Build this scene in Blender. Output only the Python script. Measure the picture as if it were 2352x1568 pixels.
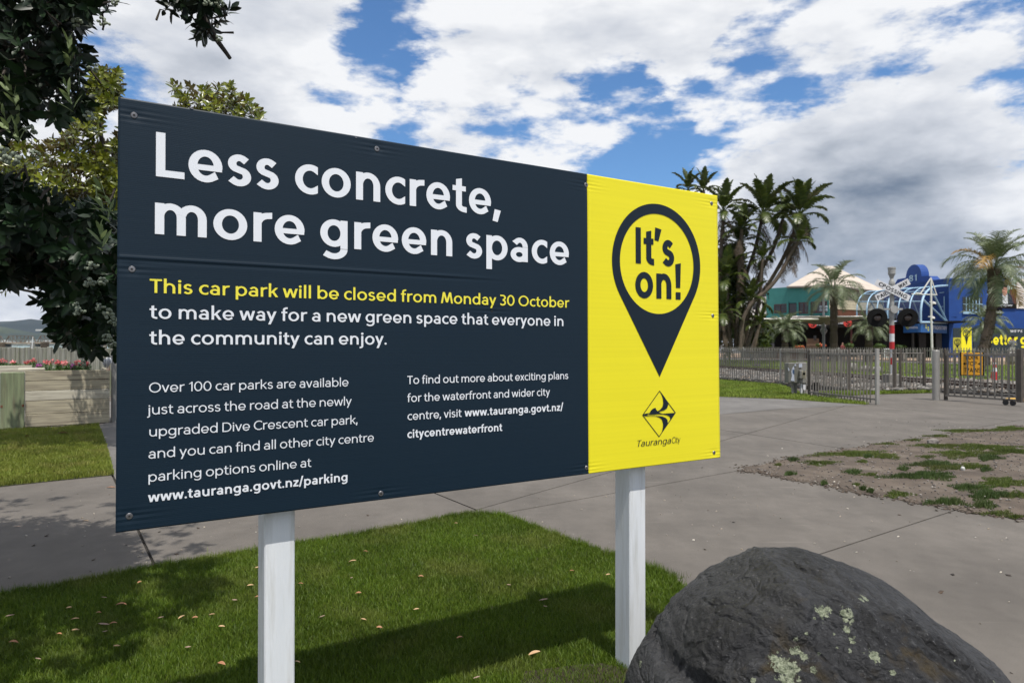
import bpy, bmesh, math, random
import numpy as np
from mathutils import Vector, Matrix, noise
R = math.radians
random.seed(7); rng = np.random.default_rng(7)
for o in list(bpy.data.objects): bpy.data.objects.remove(o)
sc = bpy.context.scene
COL = sc.collection

# ------------------------------------------------------------------ camera
F = 1568.0; CX, CY = 1176.0, 784.0; EYE = 1.4; PITCH = R(0.33)
cam = bpy.data.cameras.new('camera'); co = bpy.data.objects.new('camera', cam); COL.objects.link(co)
cam.lens = 24; cam.sensor_width = 36; cam.clip_start = 0.05; cam.clip_end = 20000
co.location = (0, 0, EYE); co.rotation_euler = (R(90) + PITCH, 0, 0); sc.camera = co
cam.dof.use_dof = True; cam.dof.focus_distance = 2.6; cam.dof.aperture_fstop = 8.0

# ------------------------------------------------------------------ light
SUNV = Vector((0.20, -0.41, 1.0)).normalized()
sun = bpy.data.lights.new('sun', 'SUN'); so = bpy.data.objects.new('sun', sun); COL.objects.link(so)
sun.energy = 5.0; sun.angle = R(0.53); sun.color = (1.0, 0.95, 0.88)
so.rotation_euler = SUNV.to_track_quat('Z', 'Y').to_euler(); so.location = (3, -6, 15)
sc.view_settings.view_transform = 'Standard'; sc.view_settings.look = 'None'
sc.view_settings.exposure = 0.0; sc.view_settings.gamma = 1.0; sc.view_settings.use_curve_mapping = False
sc.cycles.max_bounces = 6; sc.cycles.transparent_max_bounces = 12

def ray(x, y):
    a, b = (x - CX) / F, (CY - y) / F
    c, s = math.cos(PITCH), math.sin(PITCH)
    return Vector((a, c - b * s, s + b * c))
def at(x, y, Y):
    d = ray(x, y); k = Y / d.y
    return Vector((d.x * k, Y, EYE + d.z * k))
def G(x, y, z=0.0):
    d = ray(x, y); k = (z - EYE) / d.z
    return Vector((d.x * k, d.y * k, z))

# ------------------------------------------------------------------ sky with clouds
def build_world():
    w = bpy.data.worlds.new('World'); sc.world = w; w.use_nodes = True
    nt = w.node_tree; N = nt.nodes; L = nt.links; N.clear()
    out = N.new('ShaderNodeOutputWorld'); bg = N.new('ShaderNodeBackground'); L.new(bg.outputs[0], out.inputs[0])
    bg.inputs[1].default_value = 0.1
    sky = N.new('ShaderNodeTexSky'); sky.sky_type = 'NISHITA'; sky.sun_disc = False
    sky.sun_elevation = math.asin(SUNV.z); sky.sun_rotation = math.atan2(SUNV.x, SUNV.y)
    sky.air_density = 1.0; sky.dust_density = 0.6; sky.ozone_density = 2.0
    tc = N.new('ShaderNodeTexCoord'); D = tc.outputs['Generated']
    def M(op, a, b=None, c=None, clamp=False):
        n = N.new('ShaderNodeMath'); n.operation = op; n.use_clamp = clamp
        for i, v in enumerate((a, b, c)):
            if v is None: continue
            if isinstance(v, (int, float)): n.inputs[i].default_value = v
            else: L.new(v, n.inputs[i])
        return n.outputs[0]
    sep = N.new('ShaderNodeSeparateXYZ'); L.new(D, sep.inputs[0])
    X, Y, Z = sep.outputs
    zz = M('ADD', M('MAXIMUM', Z, 0.0), 0.62)
    cmb = N.new('ShaderNodeCombineXYZ')
    L.new(M('DIVIDE', X, zz), cmb.inputs[0]); L.new(M('DIVIDE', Y, zz), cmb.inputs[1]); L.new(M('MULTIPLY_ADD', Z, 2.1, 3.7), cmb.inputs[2])
    def noi(vec, sc_, det, rough, lac=2.1, dist=0.0):
        n = N.new('ShaderNodeTexNoise'); n.inputs['Scale'].default_value = sc_; n.inputs['Detail'].default_value = det
        n.inputs['Roughness'].default_value = rough; n.inputs['Lacunarity'].default_value = lac
        n.inputs['Distortion'].default_value = dist; L.new(vec, n.inputs['Vector']); return n.outputs[0]
    def vadd(v, off):
        n = N.new('ShaderNodeVectorMath'); n.operation = 'ADD'; L.new(v, n.inputs[0]); n.inputs[1].default_value = off; return n.outputs[0]
    P = cmb.outputs[0]
    n1 = noi(P, 4.2, 12, 0.54, dist=0.0)
    n1b = noi(vadd(P, (0.01, -0.02, 0.055)), 4.2, 6, 0.52, dist=0.0)      # sampled towards the sun: lit rims
    big = noi(vadd(P, (5, 2, 1)), 1.6, 3, 0.5)
    fine = noi(P, 15.0, 9, 0.60, dist=0.0)
    wn = N.new('ShaderNodeTexNoise'); wn.inputs['Scale'].default_value = 6.0; wn.inputs['Detail'].default_value = 8; wn.inputs['Roughness'].default_value = .62; L.new(P, wn.inputs['Vector'])
    w1 = N.new('ShaderNodeVectorMath'); w1.operation = 'SUBTRACT'; L.new(wn.outputs['Color'], w1.inputs[0]); w1.inputs[1].default_value = (.5, .5, .5)
    w2 = N.new('ShaderNodeVectorMath'); w2.operation = 'MULTIPLY_ADD'; L.new(w1.outputs[0], w2.inputs[0]); w2.inputs[1].default_value = (.17, .17, .17); L.new(D, w2.inputs[2])
    w3 = N.new('ShaderNodeVectorMath'); w3.operation = 'NORMALIZE'; L.new(w2.outputs[0], w3.inputs[0]); DW = w3.outputs[0]
    def blobs(lst):
        tot = None
        for (x, y, r, a) in lst:
            d = ray(x, y).normalized(); k = 1.0 / (2 * (r / F) ** 2) * 2
            vm = N.new('ShaderNodeVectorMath'); vm.operation = 'DOT_PRODUCT'; L.new(DW, vm.inputs[0]); vm.inputs[1].default_value = d
            e = M('EXPONENT', M('MULTIPLY', M('SUBTRACT', vm.outputs['Value'], 1.0), k))
            tot = M('MULTIPLY', e, a) if tot is None else M('MULTIPLY_ADD', e, a, tot)
        return tot
    gaps = blobs([(850, 20, 45, .9), (915, 70, 55, 1.0), (905, 210, 45, 1.0), (900, 150, 35, .7), (760, 205, 45, .9), (720, 180, 30, .5), (800, 245, 25, .6),
                  (1060, 40, 45, .8), (1140, 70, 40, .5), (1390, 150, 45, .9), (1450, 180, 50, 1.1), (1520, 205, 30, .8),
                  (1540, 320, 50, .9), (1500, 375, 60, 1.1), (1420, 400, 60, .7), (1600, 395, 60, .5), (1330, 375, 40, .6), (1800, 130, 85, 1.1), (1860, 70, 70, 1.0), (1960, 90, 75, 1.1),
                  (1900, 30, 60, .9), (1990, 20, 60, .9), (2080, 110, 45, .8), (2170, 90, 40, .5), (2310, 270, 55, .9), (2335, 180, 50, .6), (2340, 20, 60, .8), (2330, 370, 55, .5), (930, 320, 35, .5),
                  (1720, 60, 35, .35), (1330, 100, 25, .3)])
    fill = blobs([(1150, 250, 170, .9), (1250, 120, 130, .6), (1650, 330, 200, .9), (1950, 400, 260, 1.0), (500, 160, 260, .9), (150, 100, 260, .8), (2130, 20, 55, .9), (640, 60, 120, .6), (1640, 110, 70, .5), (1000, 300, 60, .5), (2050, 200, 90, .6), (700, 300, 90, .5),
                  (2300, 90, 50, .4), (1000, 120, 80, .7), (1250, 400, 90, .4), (1800, 620, 300, .6), (40, 700, 150, .5)])
    dark = blobs([(2100, 585, 230, .15), (1830, 580, 150, .12), (2300, 500, 150, .06), (1800, 650, 150, .11), (2150, 640, 160, .12), (1950, 450, 110, .06), (1100, 330, 90, .06), (480, 210, 170, .08), (560, 80, 150, .05),
                  (250, 100, 200, .08), (1300, 260, 80, .05), (1120, 300, 60, .05), (2000, 500, 80, -.02), (0, 660, 90, -.02)])
    bright = blobs([(1330, 300, 100, .16), (1010, 110, 60, .16), (700, 260, 90, .12), (820, 330, 90, .12), (1640, 370, 70, .14), (1850, 260, 120, .12), (2310, 490, 60, .22), (1200, 120, 90, .1), (2180, 20, 60, .1), (1620, 470, 40, .1)])
    dens = M('ADD', n1, M('MULTIPLY', M('SUBTRACT', fine, 0.5), 0.34))
    dens = M('ADD', dens, M('MULTIPLY', M('SUBTRACT', big, 0.5), 0.25))
    dens = M('SUBTRACT', dens, M('MULTIPLY', M('MINIMUM', gaps, 1.0), 0.165)); dens = M('MULTIPLY_ADD', M('MINIMUM', fill, 1.0), 0.09, dens)
    dens = M('ADD', dens, 0.012)
    hz = M('POWER', M('SUBTRACT', 1.0, M('MAXIMUM', Z, 0.0), clamp=True), 9.0)
    dens = M('MULTIPLY_ADD', hz, 0.14, dens)
    mr = N.new('ShaderNodeMapRange'); mr.interpolation_type = 'SMOOTHSTEP'; L.new(dens, mr.inputs[0]); mr.inputs[1].default_value = 0.385; mr.inputs[2].default_value = 0.525
    mask = mr.outputs[0]
    rim = M('SUBTRACT', n1, n1b)
    core = N.new('ShaderNodeMapRange'); L.new(dens, core.inputs[0]); core.inputs[1].default_value = 0.50; core.inputs[2].default_value = 0.78
    core.inputs[3].default_value = 0.0; core.inputs[4].default_value = 1.0
    lum = M('MULTIPLY_ADD', rim, 1.4, 0.915)
    lum = M('SUBTRACT', lum, M('MULTIPLY', core.outputs[0], 0.10))
    lum = M('MULTIPLY_ADD', M('SUBTRACT', big, 0.5), -0.40, lum)
    lum = M('MULTIPLY_ADD', M('SUBTRACT', fine, 0.5), 0.22, lum)
    lum = M('SUBTRACT', lum, M('MULTIPLY', M('MULTIPLY', dark, M('MULTIPLY_ADD', n1, 1.0, 0.5)), 1.25)); lum = M('ADD', lum, bright)
    lum = M('MAXIMUM', M('MINIMUM', lum, 0.97), 0.17)
    ramp = N.new('ShaderNodeValToRGB'); L.new(lum, ramp.inputs[0])
    r = ramp.color_ramp; r.elements[0].position = 0.15; r.elements[0].color = (.15, .20, .28, 1); r.elements[1].position = 0.97; r.elements[1].color = (.93, .94, .96, 1)
    e = r.elements.new(0.45); e.color = (.42, .46, .53, 1); e = r.elements.new(0.7); e.color = (.66, .69, .75, 1)
    cl = N.new('ShaderNodeVectorMath'); cl.operation = 'SCALE'; L.new(ramp.outputs[0], cl.inputs[0]); cl.inputs['Scale'].default_value = 10.0
    sk = N.new('ShaderNodeMix'); sk.data_type = 'RGBA'; sk.blend_type = 'MULTIPLY'; sk.inputs[0].default_value = 1
    L.new(sky.outputs[0], sk.inputs[6]); sk.inputs[7].default_value = (.82, 1.16, 1.46, 1)
    mx = N.new('ShaderNodeMix'); mx.data_type = 'RGBA'; L.new(mask, mx.inputs[0]); L.new(sk.outputs[2], mx.inputs[6]); L.new(cl.outputs[0], mx.inputs[7])
    L.new(mx.outputs[2], bg.inputs[0])
    w.cycles.sampling_method = 'MANUAL'; w.cycles.sample_map_resolution = 512
build_world()

# ------------------------------------------------------------------ tagging / linking helpers
def tag(o, label=None, cat=None, group=None, kind=None):
    if label: o['label'] = label
    if cat: o['category'] = cat
    if group: o['group'] = group
    if kind: o['kind'] = kind
    return o
def empty(name, loc, label=None, cat=None, group=None, rz=0.0, kind=None):
    o = bpy.data.objects.new(name, None); COL.objects.link(o); o.location = loc; o.rotation_euler = (0, 0, rz)
    o.empty_display_size = 0.1
    return tag(o, label, cat, group, kind)
def mw(o):   # world matrix of a (possibly parented) object without a depsgraph update
    m = o.matrix_basis if hasattr(o, 'matrix_basis') else Matrix()
    return mw(o.parent) @ m if o.parent else m
def link(name, me, mat, parent=None, local=False, matrix=None):
    o = bpy.data.objects.new(name, me); COL.objects.link(o)
    if mat is not None and len(me.materials) == 0: me.materials.append(mat)
    if parent is not None:
        o.parent = parent
        if not local:      # geometry given in world space
            o.matrix_basis = mw(parent).inverted() @ (matrix if matrix is not None else Matrix())
        elif matrix is not None: o.matrix_basis = matrix
    elif matrix is not None: o.matrix_basis = matrix
    return o
class MB:
    def __init__(s): s.v = []; s.f = []
    def quad(s, a, b, c, d): n = len(s.v); s.v += [tuple(a), tuple(b), tuple(c), tuple(d)]; s.f.append((n, n+1, n+2, n+3)); return s
    def poly(s, pts): n = len(s.v); s.v += [tuple(p) for p in pts]; s.f.append(tuple(range(n, n+len(pts)))); return s
    def box(s, c, d, m=None):
        n = len(s.v)
        for sx in (-.5, .5):
            for sy in (-.5, .5):
                for sz in (-.5, .5):
                    p = Vector((sx*d[0], sy*d[1], sz*d[2]))
                    if m is not None: p = m @ p
                    s.v.append(tuple(p + Vector(c)))
        s.f += [tuple(n+i for i in q) for q in ((0,1,3,2),(4,6,7,5),(0,4,5,1),(2,3,7,6),(0,2,6,4),(1,5,7,3))]; return s
    def tube(s, pts, rad, k=6, cap=True):
        pts = [Vector(p) for p in pts]; n0 = len(s.v)
        if not hasattr(rad, '__len__'): rad = [rad]*len(pts)
        up = None
        for i, p in enumerate(pts):
            t = (pts[min(i+1, len(pts)-1)] - pts[max(i-1, 0)]).normalized()
            if up is None: up = t.orthogonal().normalized()
            else:
                up = (up - t*up.dot(t));  up = up.normalized() if up.length > 1e-6 else t.orthogonal().normalized()
            b = t.cross(up)
            for j in range(k):
                a = 2*math.pi*j/k; s.v.append(tuple(p + (up*math.cos(a) + b*math.sin(a))*rad[i]))
        for i in range(len(pts)-1):
            for j in range(k):
                a, b2 = n0+i*k+j, n0+i*k+(j+1) % k; s.f.append((a, b2, b2+k, a+k))
        if cap: s.f.append(tuple(n0+j for j in reversed(range(k)))); s.f.append(tuple(n0+(len(pts)-1)*k+j for j in range(k)))
        return s
    def lathe(s, c, prof, k=14, m=None, cap=True):   # prof: (radius, z)
        n0 = len(s.v); c = Vector(c)
        for r_, z in prof:
            for j in range(k):
                p = Vector((r_*math.cos(2*math.pi*j/k), r_*math.sin(2*math.pi*j/k), z))
                if m is not None: p = m @ p
                s.v.append(tuple(c + p))
        for i in range(len(prof)-1):
            for j in range(k):
                a, b = n0+i*k+j, n0+i*k+(j+1) % k; s.f.append((a, b, b+k, a+k))
        if cap: s.f.append(tuple(n0+j for j in reversed(range(k)))); s.f.append(tuple(n0+(len(prof)-1)*k+j for j in range(k)))
        return s
    def prism(s, pts, z0, z1):
        n = len(s.v); k = len(pts)
        s.v += [(p[0], p[1], z0) for p in pts] + [(p[0], p[1], z1) for p in pts]
        s.f += [tuple(n+i for i in reversed(range(k))), tuple(n+k+i for i in range(k))]
        s.f += [(n+i, n+(i+1) % k, n+k+(i+1) % k, n+k+i) for i in range(k)]; return s
    def mesh(s, name='m', smooth=False, bevel=0):
        me = bpy.data.meshes.new(name); me.from_pydata(s.v, [], s.f); me.validate(); 
        bm = bmesh.new(); bm.from_mesh(me); bmesh.ops.recalc_face_normals(bm, faces=bm.faces)
        if bevel: bmesh.ops.bevel(bm, geom=list(bm.edges), offset=bevel, segments=1, affect='EDGES', clamp_overlap=True)
        bm.to_mesh(me); bm.free()
        if smooth: me.polygons.foreach_set('use_smooth', [True]*len(me.polygons))
        return me
    def build(s, name, mat, parent=None, smooth=False, bevel=0, local=False, label=None, cat=None, group=None, kind=None):
        return tag(link(name, s.mesh(name, smooth, bevel), mat, parent, local), label, cat, group, kind)
def npmesh(name, V, Fc):      # V (n,3), Fc (m,k)
    me = bpy.data.meshes.new(name); m, k = Fc.shape
    me.vertices.add(len(V)); me.vertices.foreach_set('co', np.ascontiguousarray(V, dtype=np.float32).ravel())
    me.loops.add(m*k); me.loops.foreach_set('vertex_index', np.ascontiguousarray(Fc, dtype=np.int32).ravel())
    me.polygons.add(m); me.polygons.foreach_set('loop_start', np.arange(0, m*k, k, dtype=np.int32))
    me.update(calc_edges=True); return me
def curve3(ctrl, n=12):       # smooth polyline through control points (Catmull-Rom)
    c = [Vector(p) for p in ctrl]; c = [2*c[0]-c[1]] + c + [2*c[-1]-c[-2]]; out = []
    for i in range(1, len(c)-2):
        for k in range(n):
            t = k/n; p0, p1, p2, p3 = c[i-1:i+3]
            out.append(0.5*((2*p1)+(p2-p0)*t+(2*p0-5*p1+4*p2-p3)*t*t+(3*p1-p0-3*p2+p3)*t**3))
    out.append(c[-2]); return out

# ------------------------------------------------------------------ materials
MATS = {}
def pm(name, col, col2=None, scale=4.0, rough=0.6, bump=0.0, bscale=60.0, metal=0.0, spec=0.5, detail=5, stretch=(1,1,1), island=0.0, col3=None, s3=1.0, contrast=(0.35, 0.65), coat=0.0, bdist=0.01, rvar=0.0):
    if name in MATS: return MATS[name]
    m = bpy.data.materials.new(name); m.use_nodes = True; nt = m.node_tree; N = nt.nodes; L = nt.links
    b = N['Principled BSDF']; b.inputs['Roughness'].default_value = rough; b.inputs['Metallic'].default_value = metal
    b.inputs['Specular IOR Level'].default_value = spec; b.inputs['Coat Weight'].default_value = coat
    tc = N.new('ShaderNodeTexCoord'); mp = N.new('ShaderNodeMapping'); L.new(tc.outputs['Object'], mp.inputs[0]); mp.inputs['Scale'].default_value = stretch
    def noi(s_, d_=detail, r_=0.55):
        n = N.new('ShaderNodeTexNoise'); L.new(mp.outputs[0], n.inputs['Vector']); n.inputs['Scale'].default_value = s_; n.inputs['Detail'].default_value = d_; n.inputs['Roughness'].default_value = r_; return n.outputs[0]
    if col2 is None: col2 = tuple(c*0.86 for c in col)
    def mix(f, a, c, lo=contrast[0], hi=contrast[1]):
        mr = N.new('ShaderNodeMapRange'); L.new(f, mr.inputs[0]); mr.inputs[1].default_value = lo; mr.inputs[2].default_value = hi
        x = N.new('ShaderNodeMix'); x.data_type = 'RGBA'; L.new(mr.outputs[0], x.inputs[0])
        for i, v in ((6, a), (7, c)):
            if isinstance(v, tuple): x.inputs[i].default_value = (*v, 1)
            else: L.new(v, x.inputs[i])
        return x.outputs[2]
    c = mix(noi(scale), col, col2)
    if col3: c = mix(noi(s3, 6, 0.6), c, col3, 0.5, 0.72)
    if island:
        ge = N.new('ShaderNodeNewGeometry'); hs = N.new('ShaderNodeHueSaturation'); L.new(c, hs.inputs['Color'])
        mr = N.new('ShaderNodeMapRange'); L.new(ge.outputs['Random Per Island'], mr.inputs[0]); mr.inputs[3].default_value = 1-island; mr.inputs[4].default_value = 1+island
        L.new(mr.outputs[0], hs.inputs['Value']); c = hs.outputs[0]
    L.new(c, b.inputs['Base Color'])
    if rvar:
        mr = N.new('ShaderNodeMapRange'); L.new(noi(scale*2.3), mr.inputs[0]); mr.inputs[1].default_value=.3; mr.inputs[2].default_value=.7; mr.inputs[3].default_value = max(rough-rvar,.05); mr.inputs[4].default_value = rough+rvar; L.new(mr.outputs[0], b.inputs['Roughness'])
    if bump:
        bp = N.new('ShaderNodeBump'); bp.inputs['Strength'].default_value = bump; bp.inputs['Distance'].default_value = bdist; L.new(noi(bscale, 6, 0.6), bp.inputs['Height']); L.new(bp.outputs[0], b.inputs['Normal'])
    MATS[name] = m; return m
def leafmat(name, col, col2, back=None, trans=0.25, rough=0.35, island=0.35, tcol=None, spec=0.5):
    if name in MATS: return MATS[name]
    m = bpy.data.materials.new(name); m.use_nodes = True; nt = m.node_tree; N = nt.nodes; L = nt.links
    b = N['Principled BSDF']; out = N['Material Output']; b.inputs['Roughness'].default_value = rough; b.inputs['Specular IOR Level'].default_value = spec
    ge = N.new('ShaderNodeNewGeometry'); oi = N.new('ShaderNodeObjectInfo')
    ad = N.new('ShaderNodeMath'); ad.operation = 'ADD'; L.new(ge.outputs['Random Per Island'], ad.inputs[0]); L.new(oi.outputs['Random'], ad.inputs[1])
    fr = N.new('ShaderNodeMath'); fr.operation = 'FRACT'; L.new(ad.outputs[0], fr.inputs[0])
    x = N.new('ShaderNodeMix'); x.data_type = 'RGBA'; L.new(fr.outputs[0], x.inputs[0]); x.inputs[6].default_value = (*col, 1); x.inputs[7].default_value = (*col2, 1)
    n = N.new('ShaderNodeTexNoise'); n.inputs['Scale'].default_value = 1.4; n.inputs['Detail'].default_value = 4
    tc = N.new('ShaderNodeTexCoord'); L.new(ge.outputs['Position'], n.inputs['Vector'])
    mr = N.new('ShaderNodeMapRange'); L.new(n.outputs[0], mr.inputs[0]); mr.inputs[1].default_value=.3; mr.inputs[2].default_value=.7; mr.inputs[3].default_value = 1-island; mr.inputs[4].default_value = 1+island
    hs = N.new('ShaderNodeHueSaturation'); L.new(x.outputs[2], hs.inputs['Color']); L.new(mr.outputs[0], hs.inputs['Value']); c = hs.outputs[0]
    if back:
        y = N.new('ShaderNodeMix'); y.data_type = 'RGBA'; L.new(ge.outputs['Backfacing'], y.inputs[0]); L.new(c, y.inputs[6]); y.inputs[7].default_value = (*back, 1); c = y.outputs[2]
    L.new(c, b.inputs['Base Color'])
    tr = N.new('ShaderNodeBsdfTranslucent'); L.new(c, tr.inputs[0])
    if tcol: tr.inputs[0].default_value = (*tcol, 1); nt.links.remove(tr.inputs[0].links[0])
    ms = N.new('ShaderNodeMixShader'); ms.inputs[0].default_value = trans; L.new(b.outputs[0], ms.inputs[1]); L.new(tr.outputs[0], ms.inputs[2]); L.new(ms.outputs[0], out.inputs[0])
    MATS[name] = m; return m
def glassmat():
    m = bpy.data.materials.new('window_glass'); m.use_nodes = True; b = m.node_tree.nodes['Principled BSDF']
    b.inputs['Base Color'].default_value = (.012, .014, .018, 1); b.inputs['Roughness'].default_value = 0.08; b.inputs['Specular IOR Level'].default_value = 0.6; return m
def clearglass():
    m = bpy.data.materials.new('canopy_glass'); m.use_nodes = True; nt = m.node_tree; N = nt.nodes; L = nt.links
    t = N.new('ShaderNodeBsdfTransparent'); t.inputs[0].default_value = (.70, .76, .86, 1); g = N.new('ShaderNodeBsdfGlossy'); g.inputs['Roughness'].default_value = 0.1
    ms = N.new('ShaderNodeMixShader'); ms.inputs[0].default_value = .05; L.new(t.outputs[0], ms.inputs[1]); L.new(g.outputs[0], ms.inputs[2]); L.new(ms.outputs[0], N['Material Output'].inputs[0]); return m
GLASS = glassmat(); CLEAR = clearglass()

# ------------------------------------------------------------------ vertical picture plane (walls, boards)
class Wall:
    def __init__(s, A, B):
        s.O = Vector((A[0], A[1], 0)); d = Vector((B[0]-A[0], B[1]-A[1], 0)); s.len = d.length; s.t = d.normalized()
        s.n = Vector((s.t.y, -s.t.x, 0))
        if s.n.dot(Vector((0, 0, 0)) - s.O) < 0: s.n = -s.n
    def px(s, x, y, off=0.0):
        d = ray(x, y); o = s.O + s.n*off; k = s.n.dot(o - Vector((0, 0, EYE)))/s.n.dot(d)
        p = Vector((0, 0, EYE)) + d*k - o; return p.dot(s.t), p.z
    def P(s, u, z, off=0.0): return s.O + s.t*u + s.n*off + Vector((0, 0, z))
    def mat3(s): return Matrix((s.t, -s.n, Vector((0, 0, 1)))).transposed()
    def box(s, mb, u0, u1, z0, z1, o0, o1):
        mb.box(s.P((u0+u1)/2, (z0+z1)/2, (o0+o1)/2), (abs(u1-u0), abs(o1-o0), abs(z1-z0)), s.mat3()); return mb
    def rectpx(s, x0, y0, x1, y1):
        xm, ym = (x0+x1)/2, (y0+y1)/2
        return s.px(x0, ym)[0], s.px(x1, ym)[0], s.px(xm, y1)[1], s.px(xm, y0)[1]
    def polygon(s, mb, pts, off): mb.poly([s.P(u, z, off) for u, z in pts]); return mb

# ------------------------------------------------------------------ stroke lettering (geometric humanist sans)
XH, CAP, ASC, DSC = 0.51, 0.70, 0.745, -0.205
def glyph(ch, s, t):
    """s, t: half thickness of vertical / horizontal strokes. returns (quads, width, left bearing, right bearing)"""
    class QL(list):
        sid = 0; ids = []
        def append(q, v):
            list.append(q, v); q.ids.append(q.sid)
            if not q.lock: q.sid += 1
    Q = QL(); Q.ids = []; Q.lock = False; w = 2*s; h = 2*t
    def strip(Lp, Rp):
        Q.lock = True
        for i in range(len(Lp)-1): Q.append((Lp[i], Lp[i+1], Rp[i+1], Rp[i]))
        Q.lock = False; Q.sid += 1
    def E(l, r, b, tp, a0, a1, c0=None, c1=None, n=None):
        cx, cy = (l+r)/2, (b+tp)/2; rx, ry = (r-l)/2, (tp-b)/2; n = n or max(4, int(abs(a1-a0)/12))
        Lp, Rp = [], []
        for i in range(n+1):
            a = R(a0+(a1-a0)*i/n); ca, sa = math.cos(a), math.sin(a)
            Lp.append([cx+rx*ca, cy+ry*sa]); Rp.append([cx+(rx-w)*ca, cy+(ry-h)*sa])
        for cut, i, j in ((c0, 0, 1), (c1, n, n-1)):
            if cut is not None:
                for P_ in (Lp, Rp):
                    dx = P_[j][0]-P_[i][0]; dy = P_[j][1]-P_[i][1]
                    if abs(dx) > 1e-4:
                        k = max(-3.0, min(1.2, (cut-P_[i][0])/dx)); P_[i] = [P_[i][0]+dx*k, P_[i][1]+dy*k]
        strip(Lp, Rp)
    def B(x0, y0, x1, y1): Q.append(((x0, y0), (x1, y0), (x1, y1), (x0, y1)))
    def V(x, y0, y1): B(x, y0, x+w, y1)
    def DG(x0, y0, x1, y1, k=1.08): hw = s*k; Q.append(((x0-hw, y0), (x0+hw, y0), (x1+hw, y1), (x1-hw, y1)))
    def dot(cx, cy, r): 
        pts = [(cx+r*math.cos(R(30*i)), cy+r*math.sin(R(30*i))) for i in range(12)]
        Q.lock = True
        for i in (1, 3, 5, 7, 9): Q.append((pts[0], pts[i], pts[i+1], pts[min(i+2, 11)]) if i < 9 else (pts[0], pts[9], pts[10], pts[11]))
        Q.lock = False; Q.sid += 1
    def arch(l, r, stem=True):
        rr = min((r-l)*0.52, XH*.5); E(l, r, XH-2*rr, XH+.008, 165, 0); V(r-w, 0, XH-rr+.004)
    ST, RD, DGN = .062, .036, .012; lb = rb = ST; W = .46; c = ch
    if c == ' ': return [], .20, 0, 0
    o = .010
    if c == 'a': W = .42; V(W-w, 0, XH*.62); E(W-2*(W*.46), W, XH-2*XH*.38, XH+o, 0, 130, c1=W*.10); E(0, W, -o, .315, 0, 360); lb = RD
    elif c == 'b': W = .50; V(0, 0, ASC); E(0, W, -o, XH+o, -180, 180); rb = RD
    elif c == 'd': W = .50; V(W-w, 0, ASC); E(0, W, -o, XH+o, 0, 360); lb = RD
    elif c == 'o': W = .52; E(0, W, -o, XH+o, 0, 360, n=30); lb = rb = RD
    elif c == 'p': W = .50; V(0, DSC, XH); E(0, W, -o, XH+o, -180, 180); rb = RD
    elif c == 'q': W = .50; V(W-w, DSC, XH); E(0, W, -o, XH+o, 0, 360); lb = RD
    elif c == 'g': W = .49; V(W-w, -.02, XH); E(0, W, .01, XH+o, 0, 360); E(0, W, DSC-.015, DSC+.37, 0, -128, c1=W*.10); lb = RD
    elif c == 'c': W = .40; E(0, .52, -o, XH+o, 55, 305, c0=W-.01, c1=W-.01); lb, rb = RD, .02
    elif c == 'e': W = .50; y = XH*.44; E(0, W, -o, XH+o, -6, 305, c1=W*.88); B(w*.6, y-t*.75, W-.006, y+t*.95); lb = rb = RD
    elif c == 'f': W = .30; V(.07, 0, ASC-.14); E(.07, .45, ASC-.28, ASC+o, 180, 92, c1=W); B(0, XH-h*.92, .28, XH); lb, rb = .02, .0
    elif c == 'h': W = .455; V(0, 0, ASC); arch(0, W)
    elif c == 'n': W = .455; V(0, 0, XH); arch(0, W)
    elif c == 'm': W = .74; V(0, 0, XH); arch(0, W/2+s); arch(W/2-s, W)
    elif c == 'u': 
        W = .455; rr = W*.5; V(0, rr, XH); V(W-w, 0, XH); E(0, W, -.008, 2*rr, 180, 345)
    elif c == 'i': W = w; V(0, 0, XH); dot(s, XH+.055+s*1.15+.01, max(s*1.25, .045))
    elif c == 'j': W = w; V(0, -.09, XH); E(-.24, w, DSC-.01, DSC+.23, 0, -85, c1=-.09); dot(s, XH+.055+s*1.15+.01, max(s*1.25, .045)); lb = ST+.02
    elif c == 'l': W = w; V(0, 0, ASC)
    elif c == 'k': W = .43; V(0, 0, ASC); DG(w*1.0, .22, W-w*.62, XH, 1.15); DG(W-w*.55, 0, w*1.5+.02, .31, 1.15); rb = DGN
    elif c == 'r': W = .30; V(0, 0, XH); E(0, .50, XH-.42, XH+o, 165, 92, c1=W); rb = .005
    elif c in 'sS':
        X_ = XH if c == 's' else CAP; W = .37 if c == 's' else .46; mid = X_*.515; k = 1.0
        cx = W/2; Lp, Rp = [], []
        # centre line with both bowls, then offset
        pts = []
        rxu, ryu = (W*.94)/2-s, (X_+o-(mid-t))/2-t; cyu = (X_+o+mid-t)/2
        rxl, ryl = W/2-s, ((mid+t)+o)/2-t; cyl = (mid+t-o)/2
        for i in range(17):
            a = R(48+(232-48)*i/16); pts.append((cx+rxu*math.cos(a), cyu+ryu*math.sin(a)))
        for i in range(17):
            a = R(52+(-132-52)*i/16); pts.append((cx+rxl*math.cos(a), cyl+ryl*math.sin(a)))
        for i, p in enumerate(pts):
            a, b = pts[max(i-1, 0)], pts[min(i+1, len(pts)-1)]; dx, dy = b[0]-a[0], b[1]-a[1]; L_ = math.hypot(dx, dy) or 1
            nx, ny = -dy/L_, dx/L_; Lp.append([p[0]+nx*s, p[1]+ny*t]); Rp.append([p[0]-nx*s, p[1]-ny*t])
        for cut, i, j in ((W*.90, 0, 1), (W*.045, -1, -2)):
            for P_ in (Lp, Rp):
                dx = P_[j][0]-P_[i][0]; dy = P_[j][1]-P_[i][1]
                if abs(dx) > 1e-4: kk = max(-3, min(1.5, (cut-P_[i][0])/dx)); P_[i] = [P_[i][0]+dx*kk, P_[i][1]+dy*kk]
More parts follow.
